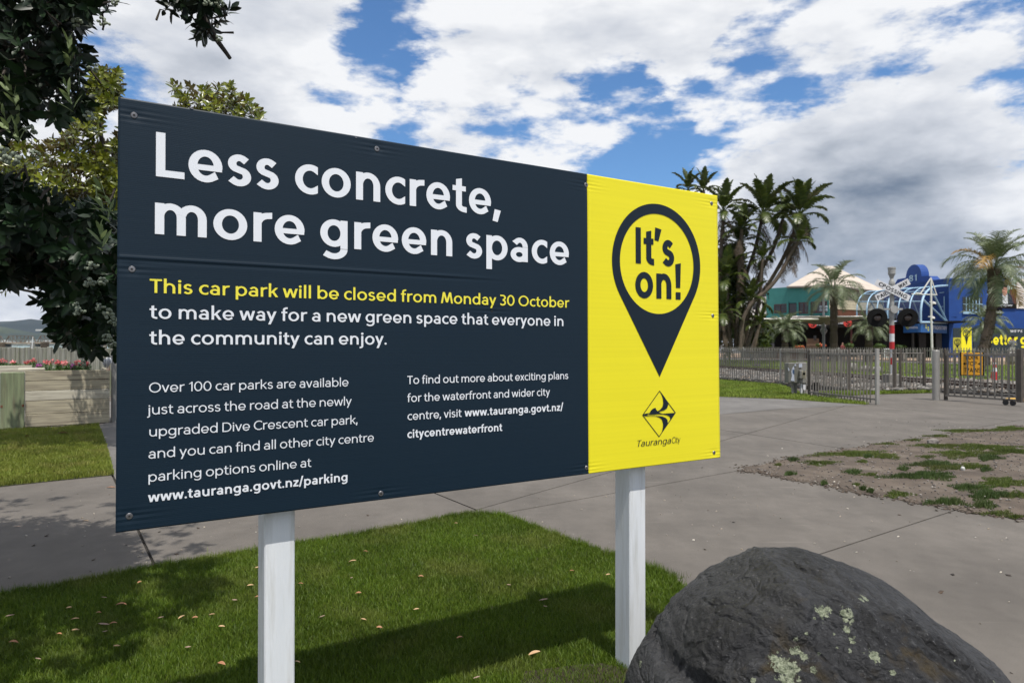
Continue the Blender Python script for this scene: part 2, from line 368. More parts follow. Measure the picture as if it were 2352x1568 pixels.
        strip(Lp, Rp); lb = rb = RD
    elif c == 't': W = .31; x = .075; V(x, .12, XH+.10); Q.append(((x, XH+.10), (x+w, XH+.10), (x+w, XH+.155), (x, XH+.125))); E(x, x+.40, -o, .27, 180, 268, c1=W); B(0, XH-h*.92, .29, XH); lb, rb = .02, .015
    elif c == 'v': W = .46; DG(s*1.05, XH, W/2, 0, 1.1); DG(W-s*1.05, XH, W/2, 0, 1.1); lb = rb = DGN
    elif c == 'y': W = .46; DG(s*1.05, XH, W/2+.01, 0, 1.1); DG(W-s*1.05, XH, W/2-.10, DSC, 1.1); lb = rb = DGN
    elif c == 'w': W = .70; DG(s, XH, W*.27, 0, 1.05); DG(W/2, XH*.98, W*.27, 0, 1.0); DG(W/2, XH*.98, W*.73, 0, 1.0); DG(W-s, XH, W*.73, 0, 1.05); lb = rb = DGN
    elif c == 'x': W = .42; DG(s*1.1, XH, W-s*1.1, 0, 1.12); DG(W-s*1.1, XH, s*1.1, 0, 1.12); lb = rb = DGN
    elif c == 'z': W = .38; B(.01, XH-h, W, XH); B(0, 0, W, h); DG(s*1.3, h*.9, W-s*1.3, XH-h*.9, 1.3); lb = rb = .03
    elif c == '.': W = w*1.15; dot(W/2, W/2-.008, W/2); lb = rb = .04
    elif c == ',': W = .13; Q.append(((.03, .13), (.03+w*1.1, .11), (.0+w*.75, -.13), (-.02, -.11))); lb, rb = .02, .04
    elif c == "'": W = w; Q.append(((0, .74), (w*1.25, .71), (w*.65, .47), (w*-.15+.0, .49))); lb, rb = .02, .02
    elif c == '!': W = w*1.15; Q.append(((0, ASC-.02), (W, ASC+.015), (W*.88, .24), (W*.12, .24))); B(W*.06, 0, W*.94, .15); 
    elif c == '/': W = .32; DG(s*.9, -.06, W-s*.9, .80, .9); lb = rb = .0
    elif c == '|': W = w; V(0, -.1, .8)
    elif c == 'L': W = .40; V(0, 0, CAP); B(0, 0, W, h); rb = .02
    elif c == 'T': W = .48; V(W/2-s, 0, CAP-h*.5); B(0, CAP-h, W, CAP); lb = rb = .012
    elif c == 'O': W = .72; E(0, W, -o, CAP+o, 0, 360, n=36); lb = rb = RD
    elif c == '0': W = .52; E(0, W, -o, CAP+o, 0, 360, n=30); lb = rb = RD
    elif c == 'C': W = .58; E(0, .72, -o, CAP+o, 55, 305, c0=W, c1=W); lb, rb = RD, .01
    elif c == 'G': W = .66; E(0, .72, -o, CAP+o, 50, 322, c0=W-.03); B(W-w, .08, W, .36); B(W*.55, .36-h, W, .36); lb = RD
    elif c == 'D': W = .60; V(0, 0, CAP); E(W-2*.33, W, 0, CAP, 90, -90, n=16); B(0, 0, W-.32, h); B(0, CAP-h, W-.32, CAP); rb = RD
    elif c in 'RP': W = .46; V(0, 0, CAP); E(W-.40, W, CAP-.40, CAP, 90, -90, n=14); B(0, CAP-h, W-.2, CAP); B(0, CAP-.40, W-.2, CAP-.40+h)
    elif c == 'B': W = .46; V(0, 0, CAP); E(W-.38, W-.02, CAP-.36, CAP, 90, -90, n=12); E(W-.38, W, 0, .40, 90, -90, n=12); B(0, CAP-h, W-.2, CAP); B(0, 0, W-.2, h); B(0, .34, W-.2, .34+h)
    elif c == 'E': W = .40; V(0, 0, CAP); B(0, 0, W, h); B(0, CAP-h, W, CAP); B(0, .36-t, W*.92, .36+t); rb = .02
    elif c == 'F': W = .39; V(0, 0, CAP); B(0, CAP-h, W, CAP); B(0, .36-t, W*.9, .36+t); rb = .02
    elif c == 'I': W = w; V(0, 0, CAP)
    elif c == 'H': W = .56; V(0, 0, CAP); V(W-w, 0, CAP); B(0, .35-t, W, .35+t)
    elif c == 'N': W = .56; V(0, 0, CAP); V(W-w, 0, CAP); DG(s, CAP, W-s, 0, 1.1)
    elif c == 'M': W = .74; DG(s*1.1, 0, W*.16+s, CAP, 1.0); DG(W-s*1.1, 0, W-W*.16-s, CAP, 1.0); DG(W*.17+s, CAP, W/2, .06, 1.1); DG(W-W*.17-s, CAP, W/2, .06, 1.1); lb = rb = .02
    elif c == 'A': W = .62; DG(s, 0, W/2, CAP, 1.1); DG(W-s, 0, W/2, CAP, 1.1); B(W*.2, .17, W*.8, .17+h); lb = rb = DGN
    elif c == 'W': W = .88; DG(s, CAP, W*.27, 0, 1.05); DG(W/2, CAP, W*.27, 0, 1.0); DG(W/2, CAP, W*.73, 0, 1.0); DG(W-s, CAP, W*.73, 0, 1.05); lb = rb = DGN
    elif c == 'Y': W = .54; V(W/2-s, 0, .30); DG(W/2, .26, s*1.1, CAP, 1.12); DG(W/2, .26, W-s*1.1, CAP, 1.12); lb = rb = DGN
    elif c == 'K': W = .50; V(0, 0, CAP); DG(w*1.0, .28, W-w*.6, CAP, 1.15); DG(W-w*.5, 0, w*1.6, .42, 1.15); rb = DGN
    elif c == '8': W = .46; E(.02, W-.02, .34, CAP+o, 0, 360); E(0, W, -o, .40, 0, 360)
    elif c == '1': W = .24; V(W-w, 0, CAP); DG(s*.8, CAP-.17, W-s, CAP-.03, 1.0)
    elif c == '3': W = .42; E(-.02, W-.01, .33, CAP, 92, -90, n=14); E(-.04, W, -o, .39, 90, -130, c1=.02); B(.03, CAP-h, .22, CAP); lb = rb = .03
    else: return [], .3, 0, 0
    return Q, W, lb, rb
def layout(text, s, t, track=0.0):
    x = 0; out = []; first = True
    for ch in text:
        Q, W, lb, rb = glyph(ch, s, t)
        if ch == ' ': x += W+track; continue
        if not first: x += lb
        first = False
        for j, q in enumerate(Q): out.append(([(p[0]+x, p[1]) for p in q], Q.ids[j]))
        x += W; last = x; x += rb+track
    return out, last
def letters(wall, text, u0, u1, zb, cap, wt, off, contrast=.84, shear=0.0, name='lettering', mat=None, parent=None, track=0.0, tilt=0.0, conform=None):
    """write text on a wall frame from u0 to u1 with baseline zb, cap height cap. wt: stem width / cap height"""
    s = wt*CAP/2; Q, tot = layout(text, s, s*contrast, track); kx = (u1-u0)/tot; ky = cap/CAP; mb = MB()
    ct, st = math.cos(tilt), math.sin(tilt)
    for q, i in Q:
        d = off + max(0.00006, cap*0.0005)*(i % 12)
        pts = []
        for x, y in q:
            xx, yy = (x+shear*y)*kx, y*ky
            if tilt: xx, yy = xx*ct-yy*st, xx*st+yy*ct
            pts.append(wall.P(u0+xx, zb+yy, d + (conform(u0+xx, zb+yy) if conform else 0)))
        mb.poly(pts)
    me = bpy.data.meshes.new(name); me.from_pydata(mb.v, [], mb.f); me.update()
    nn = wall.n
    bm = bmesh.new(); bm.from_mesh(me); bad = [f for f in bm.faces if f.normal.dot(nn) < 0]; bmesh.ops.reverse_faces(bm, faces=bad); bm.to_mesh(me); bm.free()
    o = link(name, me, mat, parent); return o, kx, ky

# ------------------------------------------------------------------ ground sheets
def flat(name, pts, z, mat, label=None, kind='structure', parent=None, sub=0):
    me = bpy.data.meshes.new(name); bm = bmesh.new()
    f = bm.faces.new([bm.verts.new((p[0], p[1], z)) for p in pts]); f.normal_update()
    if f.normal.z < 0: f.normal_flip()
    bm.to_mesh(me); bm.free()
    o = link(name, me, mat, parent); return tag(o, label, None, None, kind if parent is None else None)
M_DIRT0 = pm('bare_ground', (.10, .085, .065), (.07, .06, .05), 1.2, .95, .3, 30)
M_JOINT = pm('joint_dirt', (.018, .016, .014), (.03, .026, .02), 8, .95, .3, 60)
def paving_mat(name, base, k=1.0):
    m = bpy.data.materials.new(name); m.use_nodes = True; nt = m.node_tree; N = nt.nodes; L = nt.links; b = N['Principled BSDF']
    b.inputs['Roughness'].default_value = .85; b.inputs['Specular IOR Level'].default_value = .3
    ge = N.new('ShaderNodeNewGeometry'); P = ge.outputs['Position']
    def noi(s_, d_=6, r_=.6, v=P):
        n = N.new('ShaderNodeTexNoise'); L.new(v, n.inputs['Vector']); n.inputs['Scale'].default_value = s_; n.inputs['Detail'].default_value = d_; n.inputs['Roughness'].default_value = r_; return n.outputs[0]
    def mr(x, a, c, d, e, typ='LINEAR'):
        n = N.new('ShaderNodeMapRange'); n.interpolation_type = typ; L.new(x, n.inputs[0]); n.inputs[1].default_value = a; n.inputs[2].default_value = c; n.inputs[3].default_value = d; n.inputs[4].default_value = e; return n.outputs[0]
    def mul(a, c):
        n = N.new('ShaderNodeMath'); n.operation = 'MULTIPLY'; L.new(a, n.inputs[0]); L.new(c, n.inputs[1]); return n.outputs[0]
    mp = N.new('ShaderNodeMapping'); L.new(P, mp.inputs[0]); mp.inputs['Scale'].default_value = (1, .35, 1); mp.inputs['Rotation'].default_value = (0, 0, R(28))
    v = mul(mul(mr(noi(.9, 5), .3, .7, .78, 1.18), mr(noi(230, 3, .7), .3, .7, .66, 1.36)), mul(mr(noi(7, 5), .35, .7, .93, 1.06), mr(noi(5, 6, .62, mp.outputs[0]), .35, .7, .92, 1.08)))
    vor = N.new('ShaderNodeTexVoronoi'); vor.inputs['Scale'].default_value = 3.2; L.new(P, vor.inputs['Vector'])
    spot = mr(vor.outputs['Distance'], .018, .028, 1, 0)
    nb = mr(noi(1.7, 2), .5, .55, 0, 1); spot = mul(spot, nb)
    hs = N.new('ShaderNodeHueSaturation'); hs.inputs['Color'].default_value = (*base, 1); L.new(v, hs.inputs['Value'])
    x = N.new('ShaderNodeMix'); x.data_type = 'RGBA'; L.new(spot, x.inputs[0]); L.new(hs.outputs[0], x.inputs[6]); x.inputs[7].default_value = (.02, .02, .022, 1)
    v2 = N.new('ShaderNodeTexVoronoi'); v2.inputs['Scale'].default_value = 9; L.new(P, v2.inputs['Vector']); s2 = mul(mr(v2.outputs['Distance'], .03, .045, 1, 0), mr(noi(2.3, 2), .5, .53, 0, 1))
    y = N.new('ShaderNodeMix'); y.data_type = 'RGBA'; L.new(s2, y.inputs[0]); L.new(x.outputs[2], y.inputs[6]); y.inputs[7].default_value = (.30, .29, .27, 1)
    # long faint scuffs
    m3 = N.new('ShaderNodeMapping'); L.new(P, m3.inputs[0]); m3.inputs['Scale'].default_value = (1.5, 14, 1); m3.inputs['Rotation'].default_value = (0, 0, R(12))
    sc_ = mul(mr(noi(1, 5, .6, m3.outputs[0]), .60, .72, 0, .55), mr(noi(.8, 2), .48, .6, 0, 1))
    z = N.new('ShaderNodeMix'); z.data_type = 'RGBA'; L.new(sc_, z.inputs[0]); L.new(y.outputs[2], z.inputs[6]); z.inputs[7].default_value = tuple(c*1.5 for c in base)+(1,)
    L.new(z.outputs[2], b.inputs['Base Color'])
    bp = N.new('ShaderNodeBump'); bp.inputs['Strength'].default_value = .35; bp.inputs['Distance'].default_value = .004; L.new(noi(260, 4, .7), bp.inputs['Height']); L.new(bp.outputs[0], b.inputs['Normal'])
    MATS[name] = m; return m
M_PAVE = paving_mat('brown_concrete', (.116, .104, .091)); M_PAVE2 = paving_mat('pale_concrete', (.135, .128, .120))
flat('ground', [(-60, -25), (140, -25), (140, 150), (-14, 150), (-14, 24), (-60, 24)], -0.03, M_DIRT0, kind='structure')

def cutpoly(poly, a, b):      # split convex/concave polygon (2D) by the infinite line a->b (Sutherland-Hodgman both sides)
    def side(p): return (b[0]-a[0])*(p[1]-a[1])-(b[1]-a[1])*(p[0]-a[0])
    res = []
    for sg in (1, -1):
        out = []
        for i, p in enumerate(poly):
            q = poly[(i+1) % len(poly)]; sp, sq = side(p)*sg, side(q)*sg
            if sp >= 0: out.append(p)
            if sp*sq < 0: t = sp/(sp-sq); out.append((p[0]+(q[0]-p[0])*t, p[1]+(q[1]-p[1])*t))
        res.append(out)
    return res
def g2(x, y): p = G(x, y); return (p.x, p.y)
start = [(-16, -4), (22, -4), (22, 21.5), (6.5, 21.5), (-7.0, 17.0), (-16, 17.0)]
def split(polys, l):
    a, b = g2(*l[0]), g2(*l[1]); out = []
    for p in polys:
        for q in cutpoly(p, a, b):
            if len(q) > 2: out.append(q)
    return out
Nn, Ss = cutpoly(start, g2(975, 1204), g2(1930.5, 935))
if sum(p[1] for p in Nn)/len(Nn) < sum(p[1] for p in Ss)/len(Ss): Nn, Ss = Ss, Nn
NP = [Nn]
for l in (((1002.8, 1133.7), (1124, 1182.6)), ((258, 1091), (359, 1306)), ((1655, 986.6), (1948, 1031.5)), ((1655, 933.4), (2066, 971.4))): NP = split(NP, l)
S1, S2 = cutpoly(Ss, g2(1133, 1181.6), g2(1700, 1079.6))
if sum(p[1] for p in S1)/len(S1) < sum(p[1] for p in S2)/len(S2): S1, S2 = S2, S1
SP = [S1]
for l in (((1655, 986.6), (1948, 1031.5)), ((2044, 935), (2351, 968))): SP = split(SP, l)
SQ = split([S2], ((1908.4, 1263.4), (2196.3, 1170)))
pav = flat('pavement', start, -0.016, M_JOINT, kind='structure')
def shrink(poly, d):
    n = len(poly); A = sum(poly[i][0]*poly[(i+1) % n][1]-poly[(i+1) % n][0]*poly[i][1] for i in range(n))
    if A < 0: poly = poly[::-1]
    out = []
    for i in range(n):
        p0, p1, p2 = Vector(poly[i-1]), Vector(poly[i]), Vector(poly[(i+1) % n]); e1, e2 = (p1-p0), (p2-p1)
        if e1.length < 1e-5 or e2.length < 1e-5: continue
        e1.normalize(); e2.normalize(); n1, n2 = Vector((-e1.y, e1.x)), Vector((-e2.y, e2.x)); m = (n1+n2)
        if m.length < 1e-3: continue
        m.normalize(); out.append(p1 + m*(d/max(.35, m.dot(n1))))
    return out
for p in NP+SP+SQ:
    q = shrink(p, 0.0095)
    if len(q) < 3: continue
    MB().prism([(v.x, v.y) for v in q], -0.012, 0.0).build('slab', M_PAVE, pav)
# paler strip of newer concrete along the far lawn
pale = [g2(*p) for p in ((1500, 968), (1655, 951.5), (1797, 938.6), (1924, 933.2), (1990, 930), (1924, 924), (1797, 914), (1653, 909), (1500, 903))]
flat('concrete_strip', pale, 0.004, M_PAVE2, kind='structure')
LEFTPAVE = [g2(*p) for p in ((228, 976), (259, 1088), (276, 1120), (420, 1080), (420, 960), (252, 968))]
flat('path', LEFTPAVE, 0.004, M_PAVE2, kind='structure')
flat('terrace', [(-15, 12.2), (-5.0, 12.6), (-3, 17), (-15, 17)], 0.006, M_PAVE2, kind='structure')

# ------------------------------------------------------------------ lawns
M_TURF = pm('turf_base', (.020, .030, .007), (.035, .040, .012), 3, .95, .4, 90, col3=(.05, .04, .02), s3=9)
def grassmat(name, c1, c2, c3, tr=.25, s=1.6):
    m = leafmat(name, c1, c2, trans=tr, rough=.5, island=.30, spec=.3)
    nt = m.node_tree; N = nt.nodes; L = nt.links; b = N['Principled BSDF']
    src = b.inputs['Base Color'].links[0].from_socket; ge = N.new('ShaderNodeNewGeometry')
    n = N.new('ShaderNodeTexNoise'); n.inputs['Scale'].default_value = s; n.inputs['Detail'].default_value = 5; n.inputs['Roughness'].default_value = .65; L.new(ge.outputs['Position'], n.inputs['Vector'])
    mr = N.new('ShaderNodeMapRange'); L.new(n.outputs[0], mr.inputs[0]); mr.inputs[1].default_value = .50; mr.inputs[2].default_value = .75; mr.inputs[4].default_value = .8
    x = N.new('ShaderNodeMix'); x.data_type = 'RGBA'; L.new(mr.outputs[0], x.inputs[0]); L.new(src, x.inputs[6]); x.inputs[7].default_value = (*c3, 1)
    L.new(x.outputs[2], b.inputs['Base Color'])
    for nd in N:
        if nd.type == 'BSDF_TRANSLUCENT': L.new(x.outputs[2], nd.inputs[0])
    return m
M_GRASS = grassmat('grass_blades', (.050, .100, .007), (.125, .180, .017), (.20, .22, .05))
M_GRASS2 = grassmat('grass_blades_dry', (.12, .165, .018), (.21, .235, .04), (.28, .245, .08), s=2.5)
M_GRASS3 = grassmat('grass_tuft_dark', (.035, .070, .016), (.075, .110, .030), (.10, .12, .04))
M_GRASS5 = grassmat('grass_worn', (.06, .10, .015), (.11, .135, .03), (.14, .13, .05))
M_GRASS4 = grassmat('grass_blades_far', (.13, .20, .022), (.20, .26, .04), (.25, .26, .06), s=.8)
def inside(P, poly):
    x, y = P[:, 0], P[:, 1]; c = np.zeros(len(P), bool); n = len(poly)
    for i in range(n):
        x0, y0 = poly[i]; x1, y1 = poly[(i+1) % n]
        k = ((y0 > y) != (y1 > y)); xi = (x1-x0)*(y-y0)/((y1-y0) if abs(y1-y0) > 1e-9 else 1e-9)+x0; c ^= k & (x < xi)
    return c
def grass(name, poly, n, h, w, mat, zb=0.0, mask=None, lean=.6, hvar=.5, tuft=0, label=None, dens=None):
    poly = [tuple(p) for p in poly]; lo = np.min(poly, 0); hi = np.max(poly, 0); P = np.zeros((0, 2))
    while len(P) < n:
        q = rng.uniform(lo, hi, (n, 2)); q = q[inside(q, poly)]
        if dens is not None: q = q[rng.random(len(q)) < dens(q)]
        P = np.vstack([P, q])
    P = P[:n]
    if tuft: P = P[np.repeat(np.arange(n//tuft), tuft)] + rng.normal(0, .012, (n//tuft*tuft, 2)); n = len(P)
    a = rng.uniform(0, 2*np.pi, n); H = h*(1-hvar+2*hvar*rng.random(n)**1.3); b = rng.uniform(0, 2*np.pi, n); ln = lean*rng.random(n)*H
    dx, dy = np.cos(a)*w/2, np.sin(a)*w/2; lx, ly = np.cos(b)*ln, np.sin(b)*ln; V = np.zeros((n, 5, 3))
    V[:, 0] = np.c_[P[:, 0]-dx, P[:, 1]-dy, np.full(n, zb-.004)]; V[:, 1] = np.c_[P[:, 0]+dx, P[:, 1]+dy, np.full(n, zb-.004)]
    V[:, 2] = np.c_[P[:, 0]+dx*.8+lx*.35, P[:, 1]+dy*.8+ly*.35, zb+H*.6]; V[:, 3] = np.c_[P[:, 0]-dx*.8+lx*.35, P[:, 1]-dy*.8+ly*.35, zb+H*.6]
    V[:, 4] = np.c_[P[:, 0]+lx, P[:, 1]+ly, zb+H]
    base = (np.arange(n)*5)[:, None]; T = np.concatenate([base+np.array([[0, 1, 2]]), base+np.array([[0, 2, 3]]), base+np.array([[3, 2, 4]])], 1).reshape(-1, 3)
    me = npmesh(name, V.reshape(-1, 3), T); o = link(name, me, mat); return tag(o, label, 'grass', None, 'stuff')
def walk(a, b, k=1.0): return (a[0]+(b[0]-a[0])*k, a[1]+(b[1]-a[1])*k)
e1 = [g2(*p) for p in ((0, 1369.6), (120, 1352), (359, 1306), (470, 1288), (596.5, 1267), (700, 1250), (804, 1234.6), (866, 1222.6), (975.5, 1203.8), (1040, 1188), (1088, 1182), (1150, 1185), (1200, 1204), (1252.4, 1224.3), (1344.7, 1258.5), (1430, 1287.5), (1489, 1305), (1550.4, 1332))]
rr = walk(e1[-6], e1[-1], 1.0); dR = (e1[-1][0]-e1[-6][0], e1[-1][1]-e1[-6][1]); kR = (e1[-1][1]-.8)/-dR[1]
front = [(-7.5, .9)] + e1 + [(e1[-1][0]+dR[0]*kR, .8), (-7.5, -1.5)]
front = [(-7.5, -1.5), (-7.5, e1[0][1]-3.0)] + e1[:-1] + [(1.02, 3.92), (1.62, 2.95), (1.85, .8), (1.85, -1.5)]
flat('lawn', front, 0.006, M_TURF)
near = [p for p in front if True]
def dn(q): 
    y = np.maximum(q[:, 1], 2.6); return np.clip((2.7/y)**1.0, .2, 1)*((q[:, 1] > 2.35) & (np.abs(q[:, 0]) < q[:, 1]*.80+.25))
grass('grass', [(x, max(y, 2.3)) for x, y in near], 430000, .023, .0027, M_GRASS, .008, lean=1.0, hvar=.65, label='short green mown grass of the front lawn under the board', dens=dn)
def edge(pts, n, h, mat, name='edge_grass', label=None, w=.004, j=.012, zb=.004):
    q = []
    for i in range(len(pts)-1):
        a, b = np.array(pts[i]), np.array(pts[i+1]); m = max(2, int(n*np.linalg.norm(b-a)))
        t = rng.random((m, 1)); q.append(a+(b-a)*t+rng.normal(0, j, (m, 2))*(1+2.2*(np.sin(t*9+i*2) > .55)))
    P = np.vstack(q)
    return P
for P_, lab, mt, h_, w_ in ((edge(e1, 3000, .04, None), 'longer grass fringe along the front lawn edge', M_GRASS, .045, .0036),):
    n = len(P_); a = rng.uniform(0, 2*np.pi, n); H = h_*(.4+.9*rng.random(n)); ln = .7*rng.random(n)*H; b = rng.uniform(0, 2*np.pi, n); dx, dy = np.cos(a)*w_/2, np.sin(a)*w_/2
    V = np.zeros((n, 3, 3)); V[:, 0] = np.c_[P_[:, 0]-dx, P_[:, 1]-dy, np.zeros(n)]; V[:, 1] = np.c_[P_[:, 0]+dx, P_[:, 1]+dy, np.zeros(n)]; V[:, 2] = np.c_[P_[:, 0]+np.cos(b)*ln, P_[:, 1]+np.sin(b)*ln, H]
    tag(link('edge_grass', npmesh('edge_grass', V.reshape(-1, 3), np.arange(n*3).reshape(-1, 3)), mt), lab, 'grass', None, 'stuff')
# back lawn by the planter
blawn = [g2(*p) for p in ((-160, 1137), (0, 1118), (130, 1104), (262, 1091), (246, 1030), (226, 976), (140, 984), (60, 987), (0, 990), (-160, 1004))]
flat('lawn', blawn, 0.006, M_TURF)
grass('grass', blawn, 90000, .040, .0075, M_GRASS2, .008, label='sunlit yellowish green grass in front of the timber planter')
# strip of lawn in front of the railway fence
mlawn = [g2(*p) for p in ((1400, 895), (1500, 903), (1653.7, 911.5), (1797.6, 916.5), (1924, 925.5), (1984, 929.3), (1998, 928))] + [(8.4, 17.4), (8.18, 18.8), (9.5, 24.2), (8.3, 27.3), (4.5, 38), (1.0, 36)]
flat('lawn', mlawn, 0.006, M_TURF)
grass('grass', mlawn, 70000, .055, .016, M_GRASS4, .008, label='bright green grass strip before the railway fence', dens=lambda q: np.clip((16/q[:, 1])**1.5, .1, 1))
slawn = [(8.7, 18.4), (8.8, 19.9), (12.4, 20.5), (12.4, 20.1), (10, 19.4)]
flat('lawn', slawn, 0.006, M_TURF)
grass('grass', slawn, 8000, .07, .018, M_GRASS4, .008, label='thin grass strip behind the staggered pedestrian fence')
# far lawn beyond the track
M_FARTURF = pm('far_turf', (.12, .175, .022), (.155, .20, .035), .8, .9, .5, 20, col3=(.09, .10, .035), s3=.35, bdist=.03)
flar = [(11.5, 40), (13.8, 33), (18.2, 24.4), (20, 21), (26, 15), (70, 15), (66, 45), (40, 47), (28, 60), (18, 70), (8, 74), (4, 60)]
flat('lawn', flar, 0.006, M_FARTURF)
grass('grass', [(12, 42), (14, 34), (18.5, 25), (24, 19), (36, 30), (35, 45), (28, 58), (14, 70), (9, 60)], 60000, .07, .03, M_GRASS4, .008, label='far green lawn between the railway and the shops')
# trampled dirt island with tufts
M_SOIL = pm('trampled_soil', (.100, .076, .056), (.056, .042, .031), 3.0, .95, .55, 45, col3=(.14, .115, .09), s3=2.5, bdist=.02)
dpoly = [g2(*p) for p in ((1699.6, 1079.6), (1810, 1052.5), (1948, 1031.0), (2088.7, 1010.9), (2256, 987.8), (2352, 978.0), (2560, 955), (2620, 1240), (2348, 1194.4), (2290, 1184), (2196, 1170), (2035, 1142), (1920, 1121), (1829, 1104), (1760, 1090))]
dp = []
for i, p in enumerate(dpoly):
    q = dpoly[(i+1) % len(dpoly)]; m = 14
    for k in range(m):
        x = p[0]+(q[0]-p[0])*k/m; y = p[1]+(q[1]-p[1])*k/m; s_ = .10
        dp.append((x+s_*noise.noise(Vector((x*3, y*3, 0)))+.05*noise.noise(Vector((x*11, y*11, 0))), y+s_*noise.noise(Vector((x*3, y*3, 9)))+.05*noise.noise(Vector((x*11, y*11, 5)))))
flat('soil', dp, 0.0045, M_SOIL)
ed = []
for i in range(len(dp)):
    p, q = dp[i], dp[(i+1) % len(dp)]
    if max(p[0], q[0]) > 9: continue
    for k in range(6): t = random.random(); ed.append((p[0]+(q[0]-p[0])*t+random.gauss(0, .06), p[1]+(q[1]-p[1])*t+random.gauss(0, .06), .005))
CRUMB = ed
def z8(x, y): return (1607.8+.3164*x, 775.2+.3164*y)
TUF = [(1130, 850, 270, 22, 0), (870, 915, 125, 17, 0), (675, 893, 38, 10, 1), (1350, 868, 100, 18, 0), (1750, 790, 190, 14, 0), (2050, 800, 220, 22, 0), (2250, 830, 190, 22, 0), (1900, 850, 190, 26, 0), (2100, 880, 80, 18, 1),
       (1690, 925, 170, 16, 1), (1780, 950, 160, 18, 0), (1620, 1012, 230, 26, 1), (1980, 940, 110, 22, 0), (1480, 960, 40, 10, 1), (1110, 985, 60, 14, 1), (1230, 1000, 60, 10, 0), (1440, 1145, 95, 24, 0), (1790, 1203, 145, 22, 1), (2100, 1150, 150, 34, 1), (1950, 1095, 130, 18, 1),
       (2060, 1225, 90, 25, 1), (2160, 1285, 120, 18, 0), (2290, 1310, 60, 10, 0), (2200, 1060, 190, 38, 0), (2300, 1150, 90, 25, 0), (900, 1068, 24, 7, 1), (1185, 1107, 20, 6, 1), (1236, 1125, 24, 7, 1), (1135, 1075, 25, 6, 0), (655, 997, 40, 8, 1), (2075, 968, 40, 9, 1), (1220, 868, 30, 10, 1),
       (1950, 680, 220, 9, 0), (2250, 665, 120, 16, 0), (1720, 718, 90, 7, 0), (1550, 748, 60, 7, 0), (1350, 776, 80, 6, 0), (570, 929, 22, 6, 0), (1650, 870, 60, 10, 0), (1180, 905, 40, 8, 0)]
Vs = {0: [], 1: []}
for (x, y, rx, ry, k) in TUF:
    c = g2(*z8(x, y)); ex = g2(*z8(x+rx, y)); ey = g2(*z8(x, y+ry)); ax = np.array(ex)-c; ay = np.array(ey)-c
    area = math.pi*np.linalg.norm(ax)*np.linalg.norm(ay); n = int(min(8000, max(300, area*11000)))
    r_ = np.sqrt(rng.random(n)); th = rng.uniform(0, 2*np.pi, n); wob = 1+.35*np.sin(3*th+x)+.25*np.sin(7*th+y); q = np.array(c)+(r_*wob*np.cos(th))[:, None]*ax+(r_*wob*np.sin(th))[:, None]*ay
    Vs[k].append(np.c_[q, r_])
for k, (mt, hh, lab) in {0: (M_GRASS5, .026, 'thin worn grass patches on the bare dirt island'), 1: (M_GRASS3, .045, 'dark taller grass clumps on the bare dirt island')}.items():
    Q = np.vstack(Vs[k]); n = len(Q); H = hh*(.4+rng.random(n))*(1.15-.6*Q[:, 2]); a = rng.uniform(0, 2*np.pi, n); b = rng.uniform(0, 2*np.pi, n); w_ = .0075; ln = .75*H*rng.random(n)
    dx, dy = np.cos(a)*w_/2, np.sin(a)*w_/2; V = np.zeros((n, 3, 3)); z0 = np.full(n, .008)
    V[:, 0] = np.c_[Q[:, 0]-dx, Q[:, 1]-dy, z0]; V[:, 1] = np.c_[Q[:, 0]+dx, Q[:, 1]+dy, z0]; V[:, 2] = np.c_[Q[:, 0]+np.cos(b)*ln, Q[:, 1]+np.sin(b)*ln, H+.008]
    tag(link('grass_tufts', npmesh('grass_tufts', V.reshape(-1, 3), np.arange(n*3).reshape(-1, 3)), mt), lab, 'grass', None, 'stuff')
# scattered stones
def stones(name, pts, size, mat, label, cat, flatn=.7, kind='stuff'):
    n = len(pts); T = np.array([(-1,-1,-1),(1,-1,-1),(1,1,-1),(-1,1,-1),(-1,-1,1),(1,-1,1),(1,1,1),(-1,1,1)], float)*.5
    V = T[None]*(1+rng.uniform(-.35, .35, (n, 8, 3))); V *= (size*(rng.random(n)**1.5*1.2+.45))[:, None, None]; V[:, :, 2] *= flatn
    an = rng.uniform(0, 2*np.pi, n); c, s_ = np.cos(an)[:, None], np.sin(an)[:, None]; x = V[:, :, 0]*c-V[:, :, 1]*s_; y = V[:, :, 0]*s_+V[:, :, 1]*c; tl = rng.uniform(-.6, .6, n)[:, None]
    z = V[:, :, 2]+x*tl; V = np.stack([x, y, z], 2)+np.asarray(pts)[:, None, :]
    Fq = np.array([(0,3,2,1),(4,5,6,7),(0,1,5,4),(2,3,7,6),(0,4,7,3),(1,2,6,5)]); Fa = (np.arange(n)*8)[:, None, None]+Fq[None]
    return tag(link(name, npmesh(name, V.reshape(-1, 3), Fa.reshape(-1, 4)), mat), label, cat, None, kind)
def scatter(poly, n, z):
    poly = [tuple(p) for p in poly]; lo, hi = np.min(poly, 0), np.max(poly, 0); P = np.zeros((0, 2))
    while len(P) < n: q = rng.uniform(lo, hi, (n*2, 2)); P = np.vstack([P, q[inside(q, poly)]])
    return np.c_[P[:n], np.full(n, z)]
M_STONE = pm('gravel_chips', (.22, .20, .18), (.09, .08, .075), 9, .9, island=.6)
stones('gravel', scatter(dpoly, 2200, .012), .011, M_STONE, 'small pale gravel chips strewn over the dirt island', 'gravel')
stones('gravel', scatter([g2(*p) for p in ((1699, 1079), (1830, 1085), (2050, 1125), (2350, 1180), (2348, 1194), (2035, 1142), (1829, 1105))], 90, .012), .010, pm('pale_chips', (.36, .33, .28), (.15, .135, .12), 9, .9, island=.5), 'white gravel bits along the dirt edge', 'gravel')
